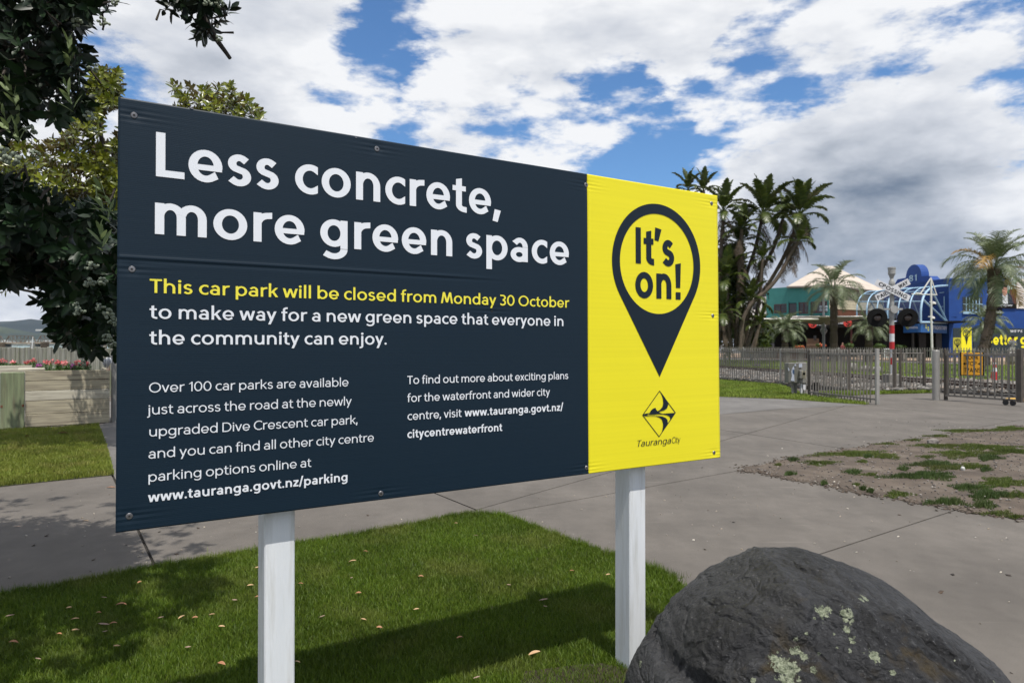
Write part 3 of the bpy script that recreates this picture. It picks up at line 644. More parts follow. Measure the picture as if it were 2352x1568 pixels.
stones('soil_crumbs', np.array(CRUMB), .016, pm('soil_crumb', (.105, .08, .06), (.06, .045, .034), 9, .95, island=.5), 'crumbs of soil spilled over the concrete round the dirt island', 'soil', .35)
def lump(name, loc, size, mat, seed=0, label=None, cat='rock', parent=None, sub=3, amp=.3, freq=1.6):
    bm = bmesh.new(); bmesh.ops.create_icosphere(bm, subdivisions=sub, radius=1.0)
    for v in bm.verts:
        p = v.co*freq+Vector((seed*7.1, seed*3.3, 0)); v.co *= 1+amp*noise.noise(p)+amp*.4*noise.noise(p*2.7)
        v.co = Vector((v.co.x*size[0], v.co.y*size[1], v.co.z*size[2]))
    me = bpy.data.meshes.new(name); bm.to_mesh(me); bm.free(); me.polygons.foreach_set('use_smooth', [True]*len(me.polygons))
    o = link(name, me, mat, parent, matrix=Matrix.Translation(loc)); return tag(o, label, cat if label else None)
p = G(*z8(1690, 772)); lump('stone', (p.x, p.y, .03), (.075, .06, .05), M_STONE, 3, 'lone grey stone lying on the pale dirt of the island')
p = G(*z8(1908, 965)); lump('stone', (p.x, p.y, .02), (.020, .020, .030), pm('white_stone', (.5, .5, .48)), 5, 'small bright white pebble among the grass tufts')

lit = [g2(*p) for p in ((0, 1130), (600, 1100), (1100, 1150), (1700, 1060), (2000, 960), (2340, 975), (1950, 1040), (1700, 1090), (2190, 1180), (2340, 1210), (2340, 1560), (1700, 1320), (1150, 1180), (600, 1260), (0, 1360))]
stones('litter', scatter(lit, 260, .003), .009, pm('pale_litter', (.42, .40, .35), (.25, .2, .14), 9, .9, island=.5), 'tiny pale bits of litter and grit on the concrete', 'litter', .4)
stones('litter', scatter(lit, 90, .002), .014, pm('dark_litter', (.035, .03, .025), (.06, .035, .02), 9, .9, island=.4), 'dark specks and leaf crumbs on the concrete', 'litter', .15)
# ------------------------------------------------------------------ the big board
PL = (-904/F*1.88, 1.88); PR = (474/F*3.135, 3.135)
S = Wall(PL, PR)
def corr(name, col, rough=.38, wav=1.0):      # fluted plastic sheet
    m = bpy.data.materials.new(name); m.use_nodes = True; nt = m.node_tree; N = nt.nodes; L = nt.links; b = N['Principled BSDF']
    b.inputs['Roughness'].default_value = rough; b.inputs['Specular IOR Level'].default_value = .28
    ge = N.new('ShaderNodeNewGeometry'); mp = N.new('ShaderNodeMapping'); L.new(ge.outputs['Position'], mp.inputs[0]); mp.inputs['Scale'].default_value = (.7, .7, 90)
    n = N.new('ShaderNodeTexNoise'); n.inputs['Scale'].default_value = 1; n.inputs['Detail'].default_value = 4; L.new(mp.outputs[0], n.inputs['Vector'])
    wv = N.new('ShaderNodeTexWave'); wv.wave_type = 'BANDS'; wv.bands_direction = 'Z'; wv.inputs['Scale'].default_value = 62; wv.inputs['Distortion'].default_value = 0.3; L.new(ge.outputs['Position'], wv.inputs['Vector'])
    m2 = N.new('ShaderNodeTexNoise'); m2.inputs['Scale'].default_value = 2.2; m2.inputs['Detail'].default_value = 3; L.new(ge.outputs['Position'], m2.inputs['Vector'])
    a = N.new('ShaderNodeMath'); a.operation = 'MULTIPLY_ADD'; L.new(wv.outputs['Fac'], a.inputs[0]); a.inputs[1].default_value = .28; L.new(n.outputs[0], a.inputs[2])
    bp = N.new('ShaderNodeBump'); bp.inputs['Strength'].default_value = .55*wav; bp.inputs['Distance'].default_value = .0016; L.new(a.outputs[0], bp.inputs['Height'])
    L.new(bp.outputs[0], b.inputs['Normal'])
    mr = N.new('ShaderNodeMapRange'); L.new(n.outputs[0], mr.inputs[0]); mr.inputs[1].default_value = .3; mr.inputs[2].default_value = .7; mr.inputs[3].default_value = 1-.09*wav; mr.inputs[4].default_value = 1+.09*wav
    hs = N.new('ShaderNodeHueSaturation'); hs.inputs['Color'].default_value = (*col, 1); L.new(mr.outputs[0], hs.inputs['Value'])
    L.new(hs.outputs[0], b.inputs['Base Color']); MATS[name] = m; return m
M_NAVY = corr('navy_sheet', (.0025, .0130, .0255), .46, .28); M_YEL = corr('yellow_sheet', (.74, .66, .018), .45, .3)
M_WHT = pm('white_print', (.70, .73, .78), (.68, .71, .76), 3, .5); M_YTX = pm('yellow_print', (.78, .70, .05), (.76, .68, .05), 3, .5); M_NTX = pm('navy_print', (.004, .012, .022), (.004, .012, .022), 3, .5, spec=.25)
M_POST = pm('white_painted_timber', (.68, .70, .72), (.59, .62, .65), 5, .5, .6, 70, stretch=(1.4, 1.4, .12), col3=(.50, .51, .50), s3=24, bdist=.003)
M_SCREW = pm('galvanised', (.26, .26, .27), (.15, .15, .16), 30, .42, metal=.85)
M_PLY = pm('sheet_edge', (.62, .63, .60), (.4, .41, .4), 20, .7)
sgn = empty('information_board', (S.P(1.2, 0).x, S.P(1.2, 0).y, 0), 'large navy and yellow notice board saying less concrete, on two white posts', 'sign')
cTL, cTR, cBR, cBL = S.px(271.5, 222.5), S.px(1648, 449.5), S.px(1654, 1050), S.px(265.5, 1223)
uS = (S.px(1346, 401)[0]+S.px(1350, 1088)[0])/2
SCR = [S.px(*p) for p in ((308, 265), (303, 618), (297, 1185), (866, 342), (875, 1133), (1346, 425), (1348, 1074), (1635, 467), (1638, 725), (1640, 1039), (1128, 714))]
uL, uR = cTL[0], cTR[0]
def corner(u, v):             # u,v in 0..1 across the whole board
    a = (cTL[0]+(cTR[0]-cTL[0])*u, cTL[1]+(cTR[1]-cTL[1])*u); b = (cBL[0]+(cBR[0]-cBL[0])*u, cBL[1]+(cBR[1]-cBL[1])*u)
    return (b[0]+(a[0]-b[0])*v, b[1]+(a[1]-b[1])*v)
def pucker(u, z):
    d = 0
    for (su, sz) in SCR:
        r2 = ((u-su)/.075)**2+((z-sz)/.022)**2; r1 = ((u-su)**2+(z-sz)**2)/(.016**2)
        d -= .0009*math.exp(-r2)*math.cos((z-sz)*420) + .0020*math.exp(-r1)
    d += .0012*math.sin(u*5.1+z*3)+.0005*math.sin(u*9+z*6+1)
    zc = CRS[0][1]+(u-CRS[0][0])*(CRS[1][1]-CRS[0][1])/(CRS[1][0]-CRS[0][0])
    if u < CRS[1][0]+.1: d += .0022*math.exp(-((z-zc)/.004)**2)*min(1, (CRS[1][0]+.1-u)/.25) - .0012*math.exp(-((z-zc+.008)/.004)**2)*min(1, (CRS[1][0]+.1-u)/.25)
    return d
CRS = [S.px(268, 589), S.px(1110, 638)]
fs = (uS-uL)/(uR-uL)
def sheet(name, f0, f1, nu, nv, mat):
    mb = MB(); 
    for j in range(nv+1):
        for i in range(nu+1):
            u, z = corner(f0+(f1-f0)*i/nu, j/nv); e = min(j, nv-j)/nv; mb.v.append(tuple(S.P(u, z, pucker(u, z))))
    for j in range(nv):
        for i in range(nu): a = j*(nu+1)+i; mb.f.append((a, a+1, a+nu+2, a+nu+1))
    o = link(name, mb.mesh(name, True), mat, sgn)
    md = o.modifiers.new('s', 'SOLIDIFY'); md.thickness = .005; me = o.data
    nn = S.n; bm = bmesh.new(); bm.from_mesh(me); bm.faces.ensure_lookup_table()
    if bm.faces[0].normal.dot(nn) < 0: bmesh.ops.reverse_faces(bm, faces=bm.faces)
    bm.to_mesh(me); bm.free(); md.offset = -1; return o
sheet('navy_panel', 0, fs, 200, 300, M_NAVY); sheet('yellow_panel', fs+.0004, 1, 60, 300, M_YEL)
# timber frame behind the sheet and the two posts
M_BATT = pm('batten_timber', (.5, .47, .4), (.36, .33, .27), 4, .8, stretch=(1, 1, 8))
for z0, z1 in ((.93, .98), (1.42, 1.47), (1.98, 2.03)):
    mb = MB(); S.box(mb, uL+.02, uR-.02, z0, z1, -.007, -.048); mb.build('batten', M_BATT, sgn)
def post(x0, x1, xs, y):
    u0 = S.px(x0, y, -.05)[0]; u1 = S.px(x1, y, -.05)[0]; mb = MB(); S.box(mb, u0, u1, -.05, 1.95, -.050, -.050-.098)
    o = mb.build('post', M_POST, sgn, bevel=.004); return u0, u1
P1 = post(607.5, 677.5, 597, 1300); P2 = post(1446.5, 1483.5, 1434, 1300)
# screws: washers with a dark socket
for i, (u, z) in enumerate(SCR):
    r_ = .0090 if i < 10 else .008
    if i == 10: continue
    m3 = S.mat3() @ Matrix.Rotation(R(90), 3, 'X')
    mb = MB(); mb.lathe(S.P(u, z, pucker(u, z)+.0008), [(r_, 0), (r_, .0016), (r_*.85, .0030), (r_*.35, .0034), (r_*.33, .0016)], 20, m3); o = mb.build('screw', M_SCREW, sgn)
    mb = MB(); S.box(mb, u-.002, u+.002, z-.002, z+.002, pucker(u, z)+.003, pucker(u, z)+.0046); ob = mb.build('screw_socket', M_JOINT, o)
LO = .0016
def SP(u, z, off=LO): return S.P(u, z, off+pucker(u, z))
def line(text, xL, yb, xR, cap, wt, mat, yR=None, xb=None, ct=.84, track=0.0, shear=0):
    """text from pixel x xL to xR, baseline measured at pixel (xb, yb)"""
    zb = S.px(xb or xL, yb)[1]; u0 = S.px(xL, yb)[0]; u1 = S.px(xR, yR if yR else yb)[0]
    o, kx, ky = letters(S, text, u0, u1, zb, cap, wt, LO, ct, shear=shear, mat=mat, parent=sgn, track=track, conform=pucker)
    print('%-38s kx/ky %.2f  zb %.3f w %.3f cap %.4f' % (text[:38], kx/ky, zb, u1-u0, cap)); return zb
capL = S.px(358.9, 303.5)[1]-S.px(358, 404.9)[1]
zL1 = line('Less concrete,', 358, 404.9, 1146, capL, .185, M_WHT, yR=480)
xh2 = S.px(355.7, 465.3)[1]-S.px(355.7, 537)[1]
line('more green space', 355.7, 537, 1305.8, xh2/XH*CAP, .185, M_WHT, yR=590)
cap3 = S.px(360, 641)[1]-S.px(360, 672.6)[1]
line('This car park will be closed from Monday 30 October', 344, 672.6, 1307, cap3, .155, M_YTX, yR=704, xb=360)
line('to make way for a new green space that everyone in', 343.4, 733.9, 1293.8, cap3, .155, M_WHT, yR=746, xb=490)
line('the community can enjoy.', 343, 790.7, 887.5, cap3, .155, M_WHT, yR=790.4, xb=371.8)
cap4 = (S.px(354.6, 878.3)[1]-S.px(354.6, 901.4)[1])*.965
SM = [('Over 100 car parks are available', 342.2, 410, 899, 799.6, .115, 886), ('just across the road at the newly', 341.5, 399.4, 949.0, 807, .115, 931), ('upgraded Dive Crescent car park,', 343, 510.9, 991.6, 821, .115, 973),
      ('and you can find all other city centre', 340.9, 398, 1048.3, 857.9, .115, 1012), ('parking options online at', 341, 433, 1097.2, 715, .115, 1068), ('www.tauranga.govt.nz/parking', 339.8, 347.8, 1151.7, 797.7, .18, 1104)]
for (t_, xl, xb, yb, xr, w_, yr) in SM: line(t_, xl, yb, xr, cap4, w_, M_WHT, yR=yr, xb=xb, ct=.9)
cap5 = S.px(942.6, 862.8)[1]-S.px(942.6, 881.5)[1]
line('To find out more about exciting plans', 934.9, 881.5, 1305, cap5, .13, M_WHT, yR=869.4, xb=942.6, ct=.9)
line('for the waterfront and wider city', 934.9, 922.8, 1262.9, cap5, .13, M_WHT, yR=910, xb=937.8, ct=.9)
line('centre, visit', 935.3, 962.5, 1059.7, cap5, .13, M_WHT, yR=957, xb=963.5, ct=.9)
line('www.tauranga.govt.nz/', 1066.7, 943.4, 1293.5, cap5, .18, M_WHT, yR=943, xb=1274.3, ct=.9)
line('citycentrewaterfront', 934.9, 1004.5, 1153, cap5, .18, M_WHT, yR=989, xb=948.7, ct=.9)
# pin emblem
def zp(x, y): return (1320.7+.4394*x, 390.5+.4394*y)
iL, iR = S.px(*zp(235, 480))[0], S.px(*zp(617, 510))[0]; iT, iB = S.px(*zp(413, 224))[1], S.px(*zp(440, 755))[1]
oL, oR = S.px(*zp(193, 440))[0], S.px(*zp(651, 490))[0]; oT = S.px(*zp(410, 172))[1]; tip = S.px(*zp(440, 1080))
cu, cz = (iL+iR)/2, (iT+iB)/2; ri = ((iR-iL)+(iT-iB))/4; ro = ri*((oR-oL)/(iR-iL))
d_ = cz-tip[1]; ta = math.acos(ro/d_); K = 64; mb = MB(); a0 = -math.pi/2+ta; a1 = 1.5*math.pi-ta
outer = [(cu+ro*math.cos(a0+(a1-a0)*i/K), cz+ro*math.sin(a0+(a1-a0)*i/K)) for i in range(K+1)]
inner = [(cu+ri*math.cos(a0+(a1-a0)*i/K), cz+ri*math.sin(a0+(a1-a0)*i/K)) for i in range(K+1)]
for i in range(K): mb.poly([SP(*outer[i], LO), SP(*outer[i+1], LO), SP(*inner[i+1], LO), SP(*inner[i], LO)])
low = [(cu+ri*math.cos(a1+(a0+2*math.pi-a1)*i/20), cz+ri*math.sin(a1+(a0+2*math.pi-a1)*i/20)) for i in range(21)]
fan = [outer[-1]]+low+[outer[0]]
def lp2(a, b_, f): return (a[0]+(b_[0]-a[0])*f, a[1]+(b_[1]-a[1])*f)
for i in range(len(fan)-1):
    for k in range(8):
        f0, f1 = k/8, (k+1)/8; mb.poly([SP(*q) for q in (lp2(fan[i], tip, f0), lp2(fan[i+1], tip, f0), lp2(fan[i+1], tip, f1), lp2(fan[i], tip, f1))])
def face_to(mb, wall, name, mat, parent):
    me = bpy.data.meshes.new(name); me.from_pydata(mb.v, [], mb.f); bm = bmesh.new(); bm.from_mesh(me)
    bmesh.ops.reverse_faces(bm, faces=[f for f in bm.faces if f.normal.dot(wall.n) < 0]); bm.to_mesh(me); bm.free(); return link(name, me, mat, parent)
face_to(mb, S, 'pin_emblem', M_NTX, sgn)
zI = S.px(*zp(316, 487))[1]; capI = S.px(*zp(316, 298))[1]-zI
letters(S, "It's", S.px(*zp(316, 487))[0], S.px(*zp(518, 500))[0], zI, capI, .215, LO, mat=M_NTX, parent=sgn, conform=pucker)
zO = S.px(*zp(428, 671))[1]; xO = S.px(*zp(428, 540))[1]-zO
letters(S, "on!", S.px(*zp(313, 600))[0], S.px(*zp(553, 600))[0], zO, xO/XH*CAP, .215, LO, mat=M_NTX, parent=sgn, conform=pucker)
# diamond logo
def zl(x, y): return S.px(1435.5+.13555*x, 849.8+.13555*y)
DM = [(577, 343), (852, 717), (572, 1132), (288, 760)]; DI = [(577, 360), (839, 718), (572, 1114), (301, 760)]; mb = MB()
for i in range(4):
    a, b, c, d = DM[i], DM[(i+1) % 4], DI[(i+1) % 4], DI[i]; mb.poly([SP(*zl(*q), LO) for q in (a, b, c, d)])
face_to(mb, S, 'logo_diamond', M_NTX, sgn)
LG = [[(585, 352), (640, 425), (722, 545), (722, 590), (705, 640), (655, 675), (555, 708), (546, 692), (590, 665), (625, 620), (640, 560), (634, 480), (615, 420), (590, 372)],
      [(402, 748), (412, 720), (430, 685), (460, 655), (490, 640), (508, 635), (520, 665), (545, 695), (575, 715), (600, 728), (640, 735), (845, 720), (762, 852), (757, 800), (740, 775), (700, 758), (640, 748), (560, 742), (480, 750)],
      [(290, 760), (320, 740), (360, 730), (412, 724), (405, 740), (370, 745), (363, 757), (400, 765), (460, 768), (540, 773), (620, 780), (680, 805), (710, 840), (720, 905), (575, 1125), (600, 1080), (622, 1030), (636, 960), (638, 900), (618, 832), (575, 797), (510, 778), (430, 775), (340, 776)]]
for P_ in LG:
    mb = MB(); mb.poly([SP(*zl(*q), LO+.0004) for q in P_]); face_to(mb, S, 'logo_swoosh', M_NTX, sgn)
zT = zl(200, 1296)[1]; capT = zl(230, 1188)[1]-zT
letters(S, 'Tauranga', zl(190, 1290)[0], zl(765, 1235)[0], zT, capT*1.02, .13, LO, ct if False else .6, shear=.2, mat=M_NTX, parent=sgn, conform=pucker)
letters(S, 'City', zl(785, 1228)[0], zl(925, 1215)[0], zT, capT*1.0, .10, LO, .9, shear=.12, mat=M_NTX, parent=sgn, conform=pucker)
# little nicks of bare sheet and torn print along the top edge
for (x, y, w_) in ((435, 249, .012), (815, 316, .008), (1128, 715, .010)):
    u, z = S.px(x, y); mb = MB(); mb.poly([SP(u+a*w_, z+b*w_*.5, LO) for a, b in ((0, 0), (.6, -.3), (1, .2), (.4, .5), (.1, .9))]); face_to(mb, S, 'scuff', M_SCREW if x < 1000 else M_JOINT, sgn)

# ================================================================== BACKGROUND RIGHT: railway, fences, shops
M_GAL = pm('fence_steel', (.215, .20, .18), (.15, .135, .115), 6, .55, metal=.35, island=.1)
M_GALD = pm('fence_steel_dark', (.075, .062, .050), (.05, .042, .035), 6, .6)
M_GALP = pm('gate_post_steel', (.33, .32, .30), (.26, .25, .235), 5, .45, metal=.3, stretch=(1, 1, .3))
M_RAIL = pm('rusty_rail', (.060, .036, .024), (.035, .022, .016), 10, .8); M_RTOP = pm('rail_head', (.16, .12, .10), (.10, .07, .055), 12, .5, metal=.5)
M_SLEEP = pm('sleeper_timber', (.075, .058, .045), (.05, .04, .032), 5, .9)
M_BALL = pm('ballast_stone', (.19, .18, .165), (.08, .076, .072), 6, .9, island=.55, col3=(.20, .15, .11), s3=1.5)
# ballast bed, track, sleepers
def railX(Y): return 14.2-.145*(Y-19.05)
bal = [(10.2, 19.9), (9.6, 22), (9.4, 24.2), (8.3, 27.6), (5, 42), (2, 60), (8, 62), (12.0, 39.3), (13.8, 33), (16.0, 28), (18.2, 24.4), (20.5, 20), (24, 10), (19.2, 10), (15.0, 17.0), (13.5, 18.4), (12.7, 20.2)]
ME = MB().prism(bal, -.01, .07); bo = ME.build('ballast_bed', pm('ballast_fines', (.11, .105, .098), (.07, .065, .06), 12, .95, .5, 60), kind='structure')
nb = [(10.2, 19.9), (9.6, 22), (9.4, 24.2), (8.3, 27.6), (6.3, 36), (11.9, 38.3), (13.8, 33), (16.0, 28), (18.2, 24.4), (20.5, 20), (21.6, 17.0), (16, 16.2), (15.0, 17.0), (13.5, 18.4), (12.7, 20.2)]
pts = scatter(nb, 11000, .085)
d_ = np.abs(pts[:, 0]-(14.8-.145*(pts[:, 1]-19.05))); pts[:, 2] += np.clip(.05-.01*d_, 0, .05)
stones('ballast', pts, .075, M_BALL, 'grey railway ballast stones heaped along the track', 'ballast')
tr = empty('railway_track', (14.8, 19, 0), 'rusty railway track on grey ballast behind the fences', 'track', kind='structure')
del tr['label'], tr['category']
for off in (0, 1.2):
    mb = MB(); mb2 = MB()
    for (Ya, Yb) in ((8, 70),):
        a = Vector((railX(Ya)+off, Ya, 0)); b = Vector((railX(Yb)+off, Yb, 0)); c = (a+b)/2; L_ = (b-a).length; m = Matrix.Rotation(math.atan2(b.y-a.y, b.x-a.x), 3, 'Z')
        mb.box(c+Vector((0, 0, .125)), (L_, .02, .14), m); mb.box(c+Vector((0, 0, .07)), (L_, .13, .02), m); mb2.box(c+Vector((0, 0, .215)), (L_, .07, .04), m)
    r_ = mb.build('rail', M_RAIL, tr); mb2.build('rail_head', M_RTOP, r_)
for i in range(34):
    Y = 12+i*.72; mb = MB(); mb.box((railX(Y)+.6, Y, .095), (2.1, .22, .09), Matrix.Rotation(R(8), 3, 'Z')); mb.build('sleeper', M_SLEEP, tr)

def fence(A, B, label, sp=.12, h=1.30, mat=M_GAL, posts=(), stuff=False, pw=.022, rails=(1.17, .12), top=1.30, cat='fence', endposts=True, pm_=None, b0=.03):
    A, B = Vector((A[0], A[1], 0)), Vector((B[0], B[1], 0)); d = B-A; L_ = d.length; t = d.normalized(); m = Matrix.Rotation(math.atan2(t.y, t.x), 3, 'Z'); m4 = m.to_4x4()
    root = empty('railing_fence', A, label, cat)
    for z in rails: mb = MB(); mb.box((A+B)/2+Vector((0, 0, z)), (L_, .045, .035), m); mb.build('rail', mat, root, kind=None)
    n = int(L_/sp); pk = MB(); pk.box((0, 0, (b0+top-.03)/2), (pw, pw, top-.03-b0)); q = pw/2; k = len(pk.v)
    pk.v += [(-q, -q, top-.03), (q, -q, top-.03), (q, q, top-.03), (-q, q, top-.03), (0, 0, top)]; pk.f += [(k, k+1, k+4), (k+1, k+2, k+4), (k+2, k+3, k+4), (k+3, k, k+4)]
    if stuff:
        mb = MB()
        for i in range(n):
            c = A+t*(i+.5)*sp; mb.box(c+Vector((0, 0, (b0+top)/2)), (pw, pw, top-b0), m)
        mb.build('pickets', mat, root, kind='stuff')
    else:
        me = pk.mesh('picket')
        for i in range(n):
            c = A+t*(i+.5)*sp; link('picket', me, mat, root, matrix=Matrix.Translation(c+Vector((0, 0, random.uniform(-.006, .006)))) @ m4)
    for s_ in ([0, 1] if endposts else [])+list(posts):
        c = A+d*s_; mb = MB(); mb.box(c+Vector((0, 0, .64)), (.06, .06, 1.28), m); mb.build('post', pm_ or mat, root, bevel=.004)
    return root
M_GALL = pm('fence_post_pale', (.34, .33, .31), (.27, .26, .24), 5, .5, metal=.2)
fence((6.4, 31.5), (9.6, 24.4), 'grey steel picket fence beside the ballast, the part leaving the board edge', posts=(.55,), pm_=M_GALL)
fence((9.6, 24.4), (9.95, 20.2), 'grey steel picket fence running forward behind the electrical cabinet', endposts=False)
fence((8.18, 18.8), (8.62, 16.2), 'nearest steel picket fence of the crossing maze, ending at the path', pm_=M_GALD, endposts=False, posts=(0,))
mb = MB(); mb.box((8.64, 16.15, .66), (.075, .075, 1.32)); mb.build('steel_post', M_GALL, label='pale square steel post ending the nearest maze fence at the path', cat='post', bevel=.005)
fence((9.95, 20.2), (12.5, 20.7), 'steel picket fence across the path in front of the crossing signal', pm_=M_GALD, posts=(.60, .68, .995))
fence((12.7, 20.3), (15.6, 16.2), 'steel picket fence seen through the gate, along the ballast', posts=(.45,), pm_=M_GALL, endposts=False)
fence((12.6, 52), (20.6, 24.5), 'long steel picket fence beyond the railway track', stuff=True, posts=(.29, .58, .85), pm_=M_GALL, sp=.13)
fence((20.6, 24.5), (25, 12), 'steel picket fence beyond the track at the right', stuff=True, sp=.13)
# gate post and sliding gate
p0 = G(2150, 918.5); mb = MB(); mb.lathe((p0.x, p0.y, 0), [(.088, 0), (.088, 1.265), (.080, 1.275), (.02, 1.28)], 18); mb.build('gate_post', M_GALP, smooth=False, label='thick round galvanised gate post at the crossing gate', cat='post')
p1 = p0+Vector((.22, -.05, 0)); mb = MB(); mb.box((p1.x, p1.y, .63), (.07, .07, 1.24), Matrix.Rotation(R(20), 3, 'Z')); mb.build('gate_stop_post', M_GALD, label='dark square steel post right behind the round gate post', cat='post', bevel=.004)
gA, gB = Vector((p0.x+.16, p0.y-.12, 0)), Vector((11.72, 15.75, 0)); t = (gB-gA).normalized(); L_ = (gB-gA).length; m = Matrix.Rotation(math.atan2(t.y, t.x), 3, 'Z')
gate = empty('crossing_gate', gA, 'grey steel picket gate with a yellow look for trains sign', 'gate')
for z in (1.165, .13): mb = MB(); mb.box((gA+gB)/2+Vector((0, 0, z)), (L_, .05, .045), m); mb.build('rail', M_GAL, gate)
me = MB().box((0, 0, .68), (.026, .026, 1.14)).mesh('picket')
n = 11
for i in range(n): link('picket', me, M_GAL, gate, matrix=Matrix.Translation(gA+t*(L_*(i+.5)/n)+Vector((0, 0, .01*(i % 2)))) @ m.to_4x4())
for c, w_ in ((gA, .05), (gB, .11)):
    mb = MB(); mb.box(c+Vector((0, 0, .70)), (w_, w_, 1.22), m); mb.build('stile', M_GALD, gate, bevel=.004)
wc = gB-t*.25
for dx in (-.07, .09):
    mb = MB(); mb.lathe(wc+t*dx+Vector((0, 0, .062)), [(.062, -.018), (.062, .018)], 16, m @ Matrix.Rotation(R(90), 3, 'X')); mb.build('wheel', pm('rubber', (.02, .02, .02), (.03, .03, .03), 9, .8), gate)
mb = MB(); mb.box(wc+Vector((0, 0, .12)), (.24, .05, .03), m); mb.build('wheel_bracket', M_GALD, gate)
# look for trains sign (behind the pickets)
yo = (gA+gB)/2; Yl = yo.y+.15; GW = Wall((at(2208, 836, Yl).x, Yl+.28), (at(2259, 836, Yl).x, Yl+.10))
u0, u1, z0, z1 = GW.rectpx(2208, 810, 2257, 861)
M_SY = pm('sign_amber', (.62, .30, .012), (.56, .27, .012), 3, .5); M_BLK = pm('matt_black', (.007, .007, .007), (.010, .010, .010), 4, .8, spec=.12)
plate = empty('look_for_trains_sign', GW.P((u0+u1)/2, z0), 'amber look for trains warning sign mounted behind the gate bars', 'sign')
mb = MB(); GW.box(mb, u0-.012, u1+.03, z0-.012, z1+.012, -.06, -.004); mb.build('back_box', M_BLK, plate)
mb = MB(); GW.box(mb, u0, u1, z0, z1, -.003, .004); mb.build('plate', M_SY, plate, bevel=.003)
hh = z1-z0; ww = u1-u0
letters(GW, 'LOOK', u0+ww*.22, u0+ww*.80, z0+hh*.70, hh*.19, .17, .006, mat=M_BLK, parent=plate)
letters(GW, 'FOR', u0+ww*.30, u0+ww*.72, z0+hh*.42, hh*.19, .17, .006, mat=M_BLK, parent=plate)
letters(GW, 'TRAINS', u0+ww*.12, u0+ww*.90, z0+hh*.13, hh*.19, .17, .006, mat=M_BLK, parent=plate)
for s_, c_ in ((-1, .17), (1, .85)):
    mb = MB(); x = u0+ww*c_; z = z0+hh*.51; mb.poly([GW.P(x+s_*dx*ww, z+dz*hh, .006) for dx, dz in ((-.08, .025), (0, .025), (0, .075), (.09, 0), (0, -.075), (0, -.025), (-.08, -.025))]); face_to(mb, GW, 'arrow', M_BLK, plate)
# yellow tactile paving behind the gate
MB().prism([g2(*p) for p in ((2298, 917), (2318, 914.5), (2420, 914.5), (2420, 923), (2335, 922))], .002, .012).build('tactile_paving', pm('tactile_yellow', (.62, .36, .03), (.5, .28, .03), 30, .7), kind='structure')

# railway crossing signal
cp = G(2049, 889); Z0 = cp.y
def hz(y, Y=Z0): return EYE+(793-y)/F*Y
sg = empty('crossing_signal', cp, 'railway crossing signal with white crossbuck, black lamp discs and red banded pole', 'signal')
M_SG = pm('signal_grey', (.30, .30, .29), (.24, .24, .23), 8, .55); M_RED = pm('signal_red', (.42, .012, .015), (.36, .012, .015), 6, .5); M_SW = pm('signal_white', (.58, .59, .60), (.5, .5, .52), 6, .55); M_CONC = pm('concrete', (.20, .19, .17), (.14, .13, .12), 4, .9, .3, 40)
mb = MB(); mb.box(cp+Vector((0, 0, .22)), (.42, .42, .46)); mb.build('footing', M_CONC, sg, bevel=.03)
def pole(z0, z1, r_, mt, nm): mb = MB(); mb.lathe(cp, [(r_, z0), (r_, z1)], 16); return mb.build(nm, mt, sg)
b = [hz(747), hz(766), hz(784.6), hz(801.4)]
pole(b[0], hz(655), .072, M_SG, 'pole'); pole(b[1], b[0], .078, M_RED, 'red_band'); pole(b[2], b[1], .078, M_SW, 'white_band'); pole(b[3], b[2], .078, M_RED, 'red_band')
pole(hz(821), b[3], .048, M_SW, 'white_band'); pole(hz(837), hz(821), .048, M_RED, 'red_band'); pole(.4, hz(837), .048, M_SW, 'white_band')
mb = MB(); mb.lathe(cp, [(.075, hz(660)), (.10, hz(652)), (.09, hz(647)), (.055, hz(641)), (.045, hz(638))], 16); mb.build('pole_cap', M_SG, sg, smooth=False)
mb = MB(); mb.lathe(cp, [(.05, hz(640)), (.09, hz(632)), (.10, hz(631)), (.115, hz(629)), (.115, hz(618)), (.125, hz(617.5)), (.125, hz(614)), (.10, hz(613.5))], 18); mb.build('bell', M_SG, sg)
CW = Wall((cp.x-1.0, Z0-.14), (cp.x+1.0, Z0-.14+.05)); cu_ = 1.0; cz_ = hz(667.5)
def zD(x, y): return (1952.3+.1465*x, 602.9+.1465*y)
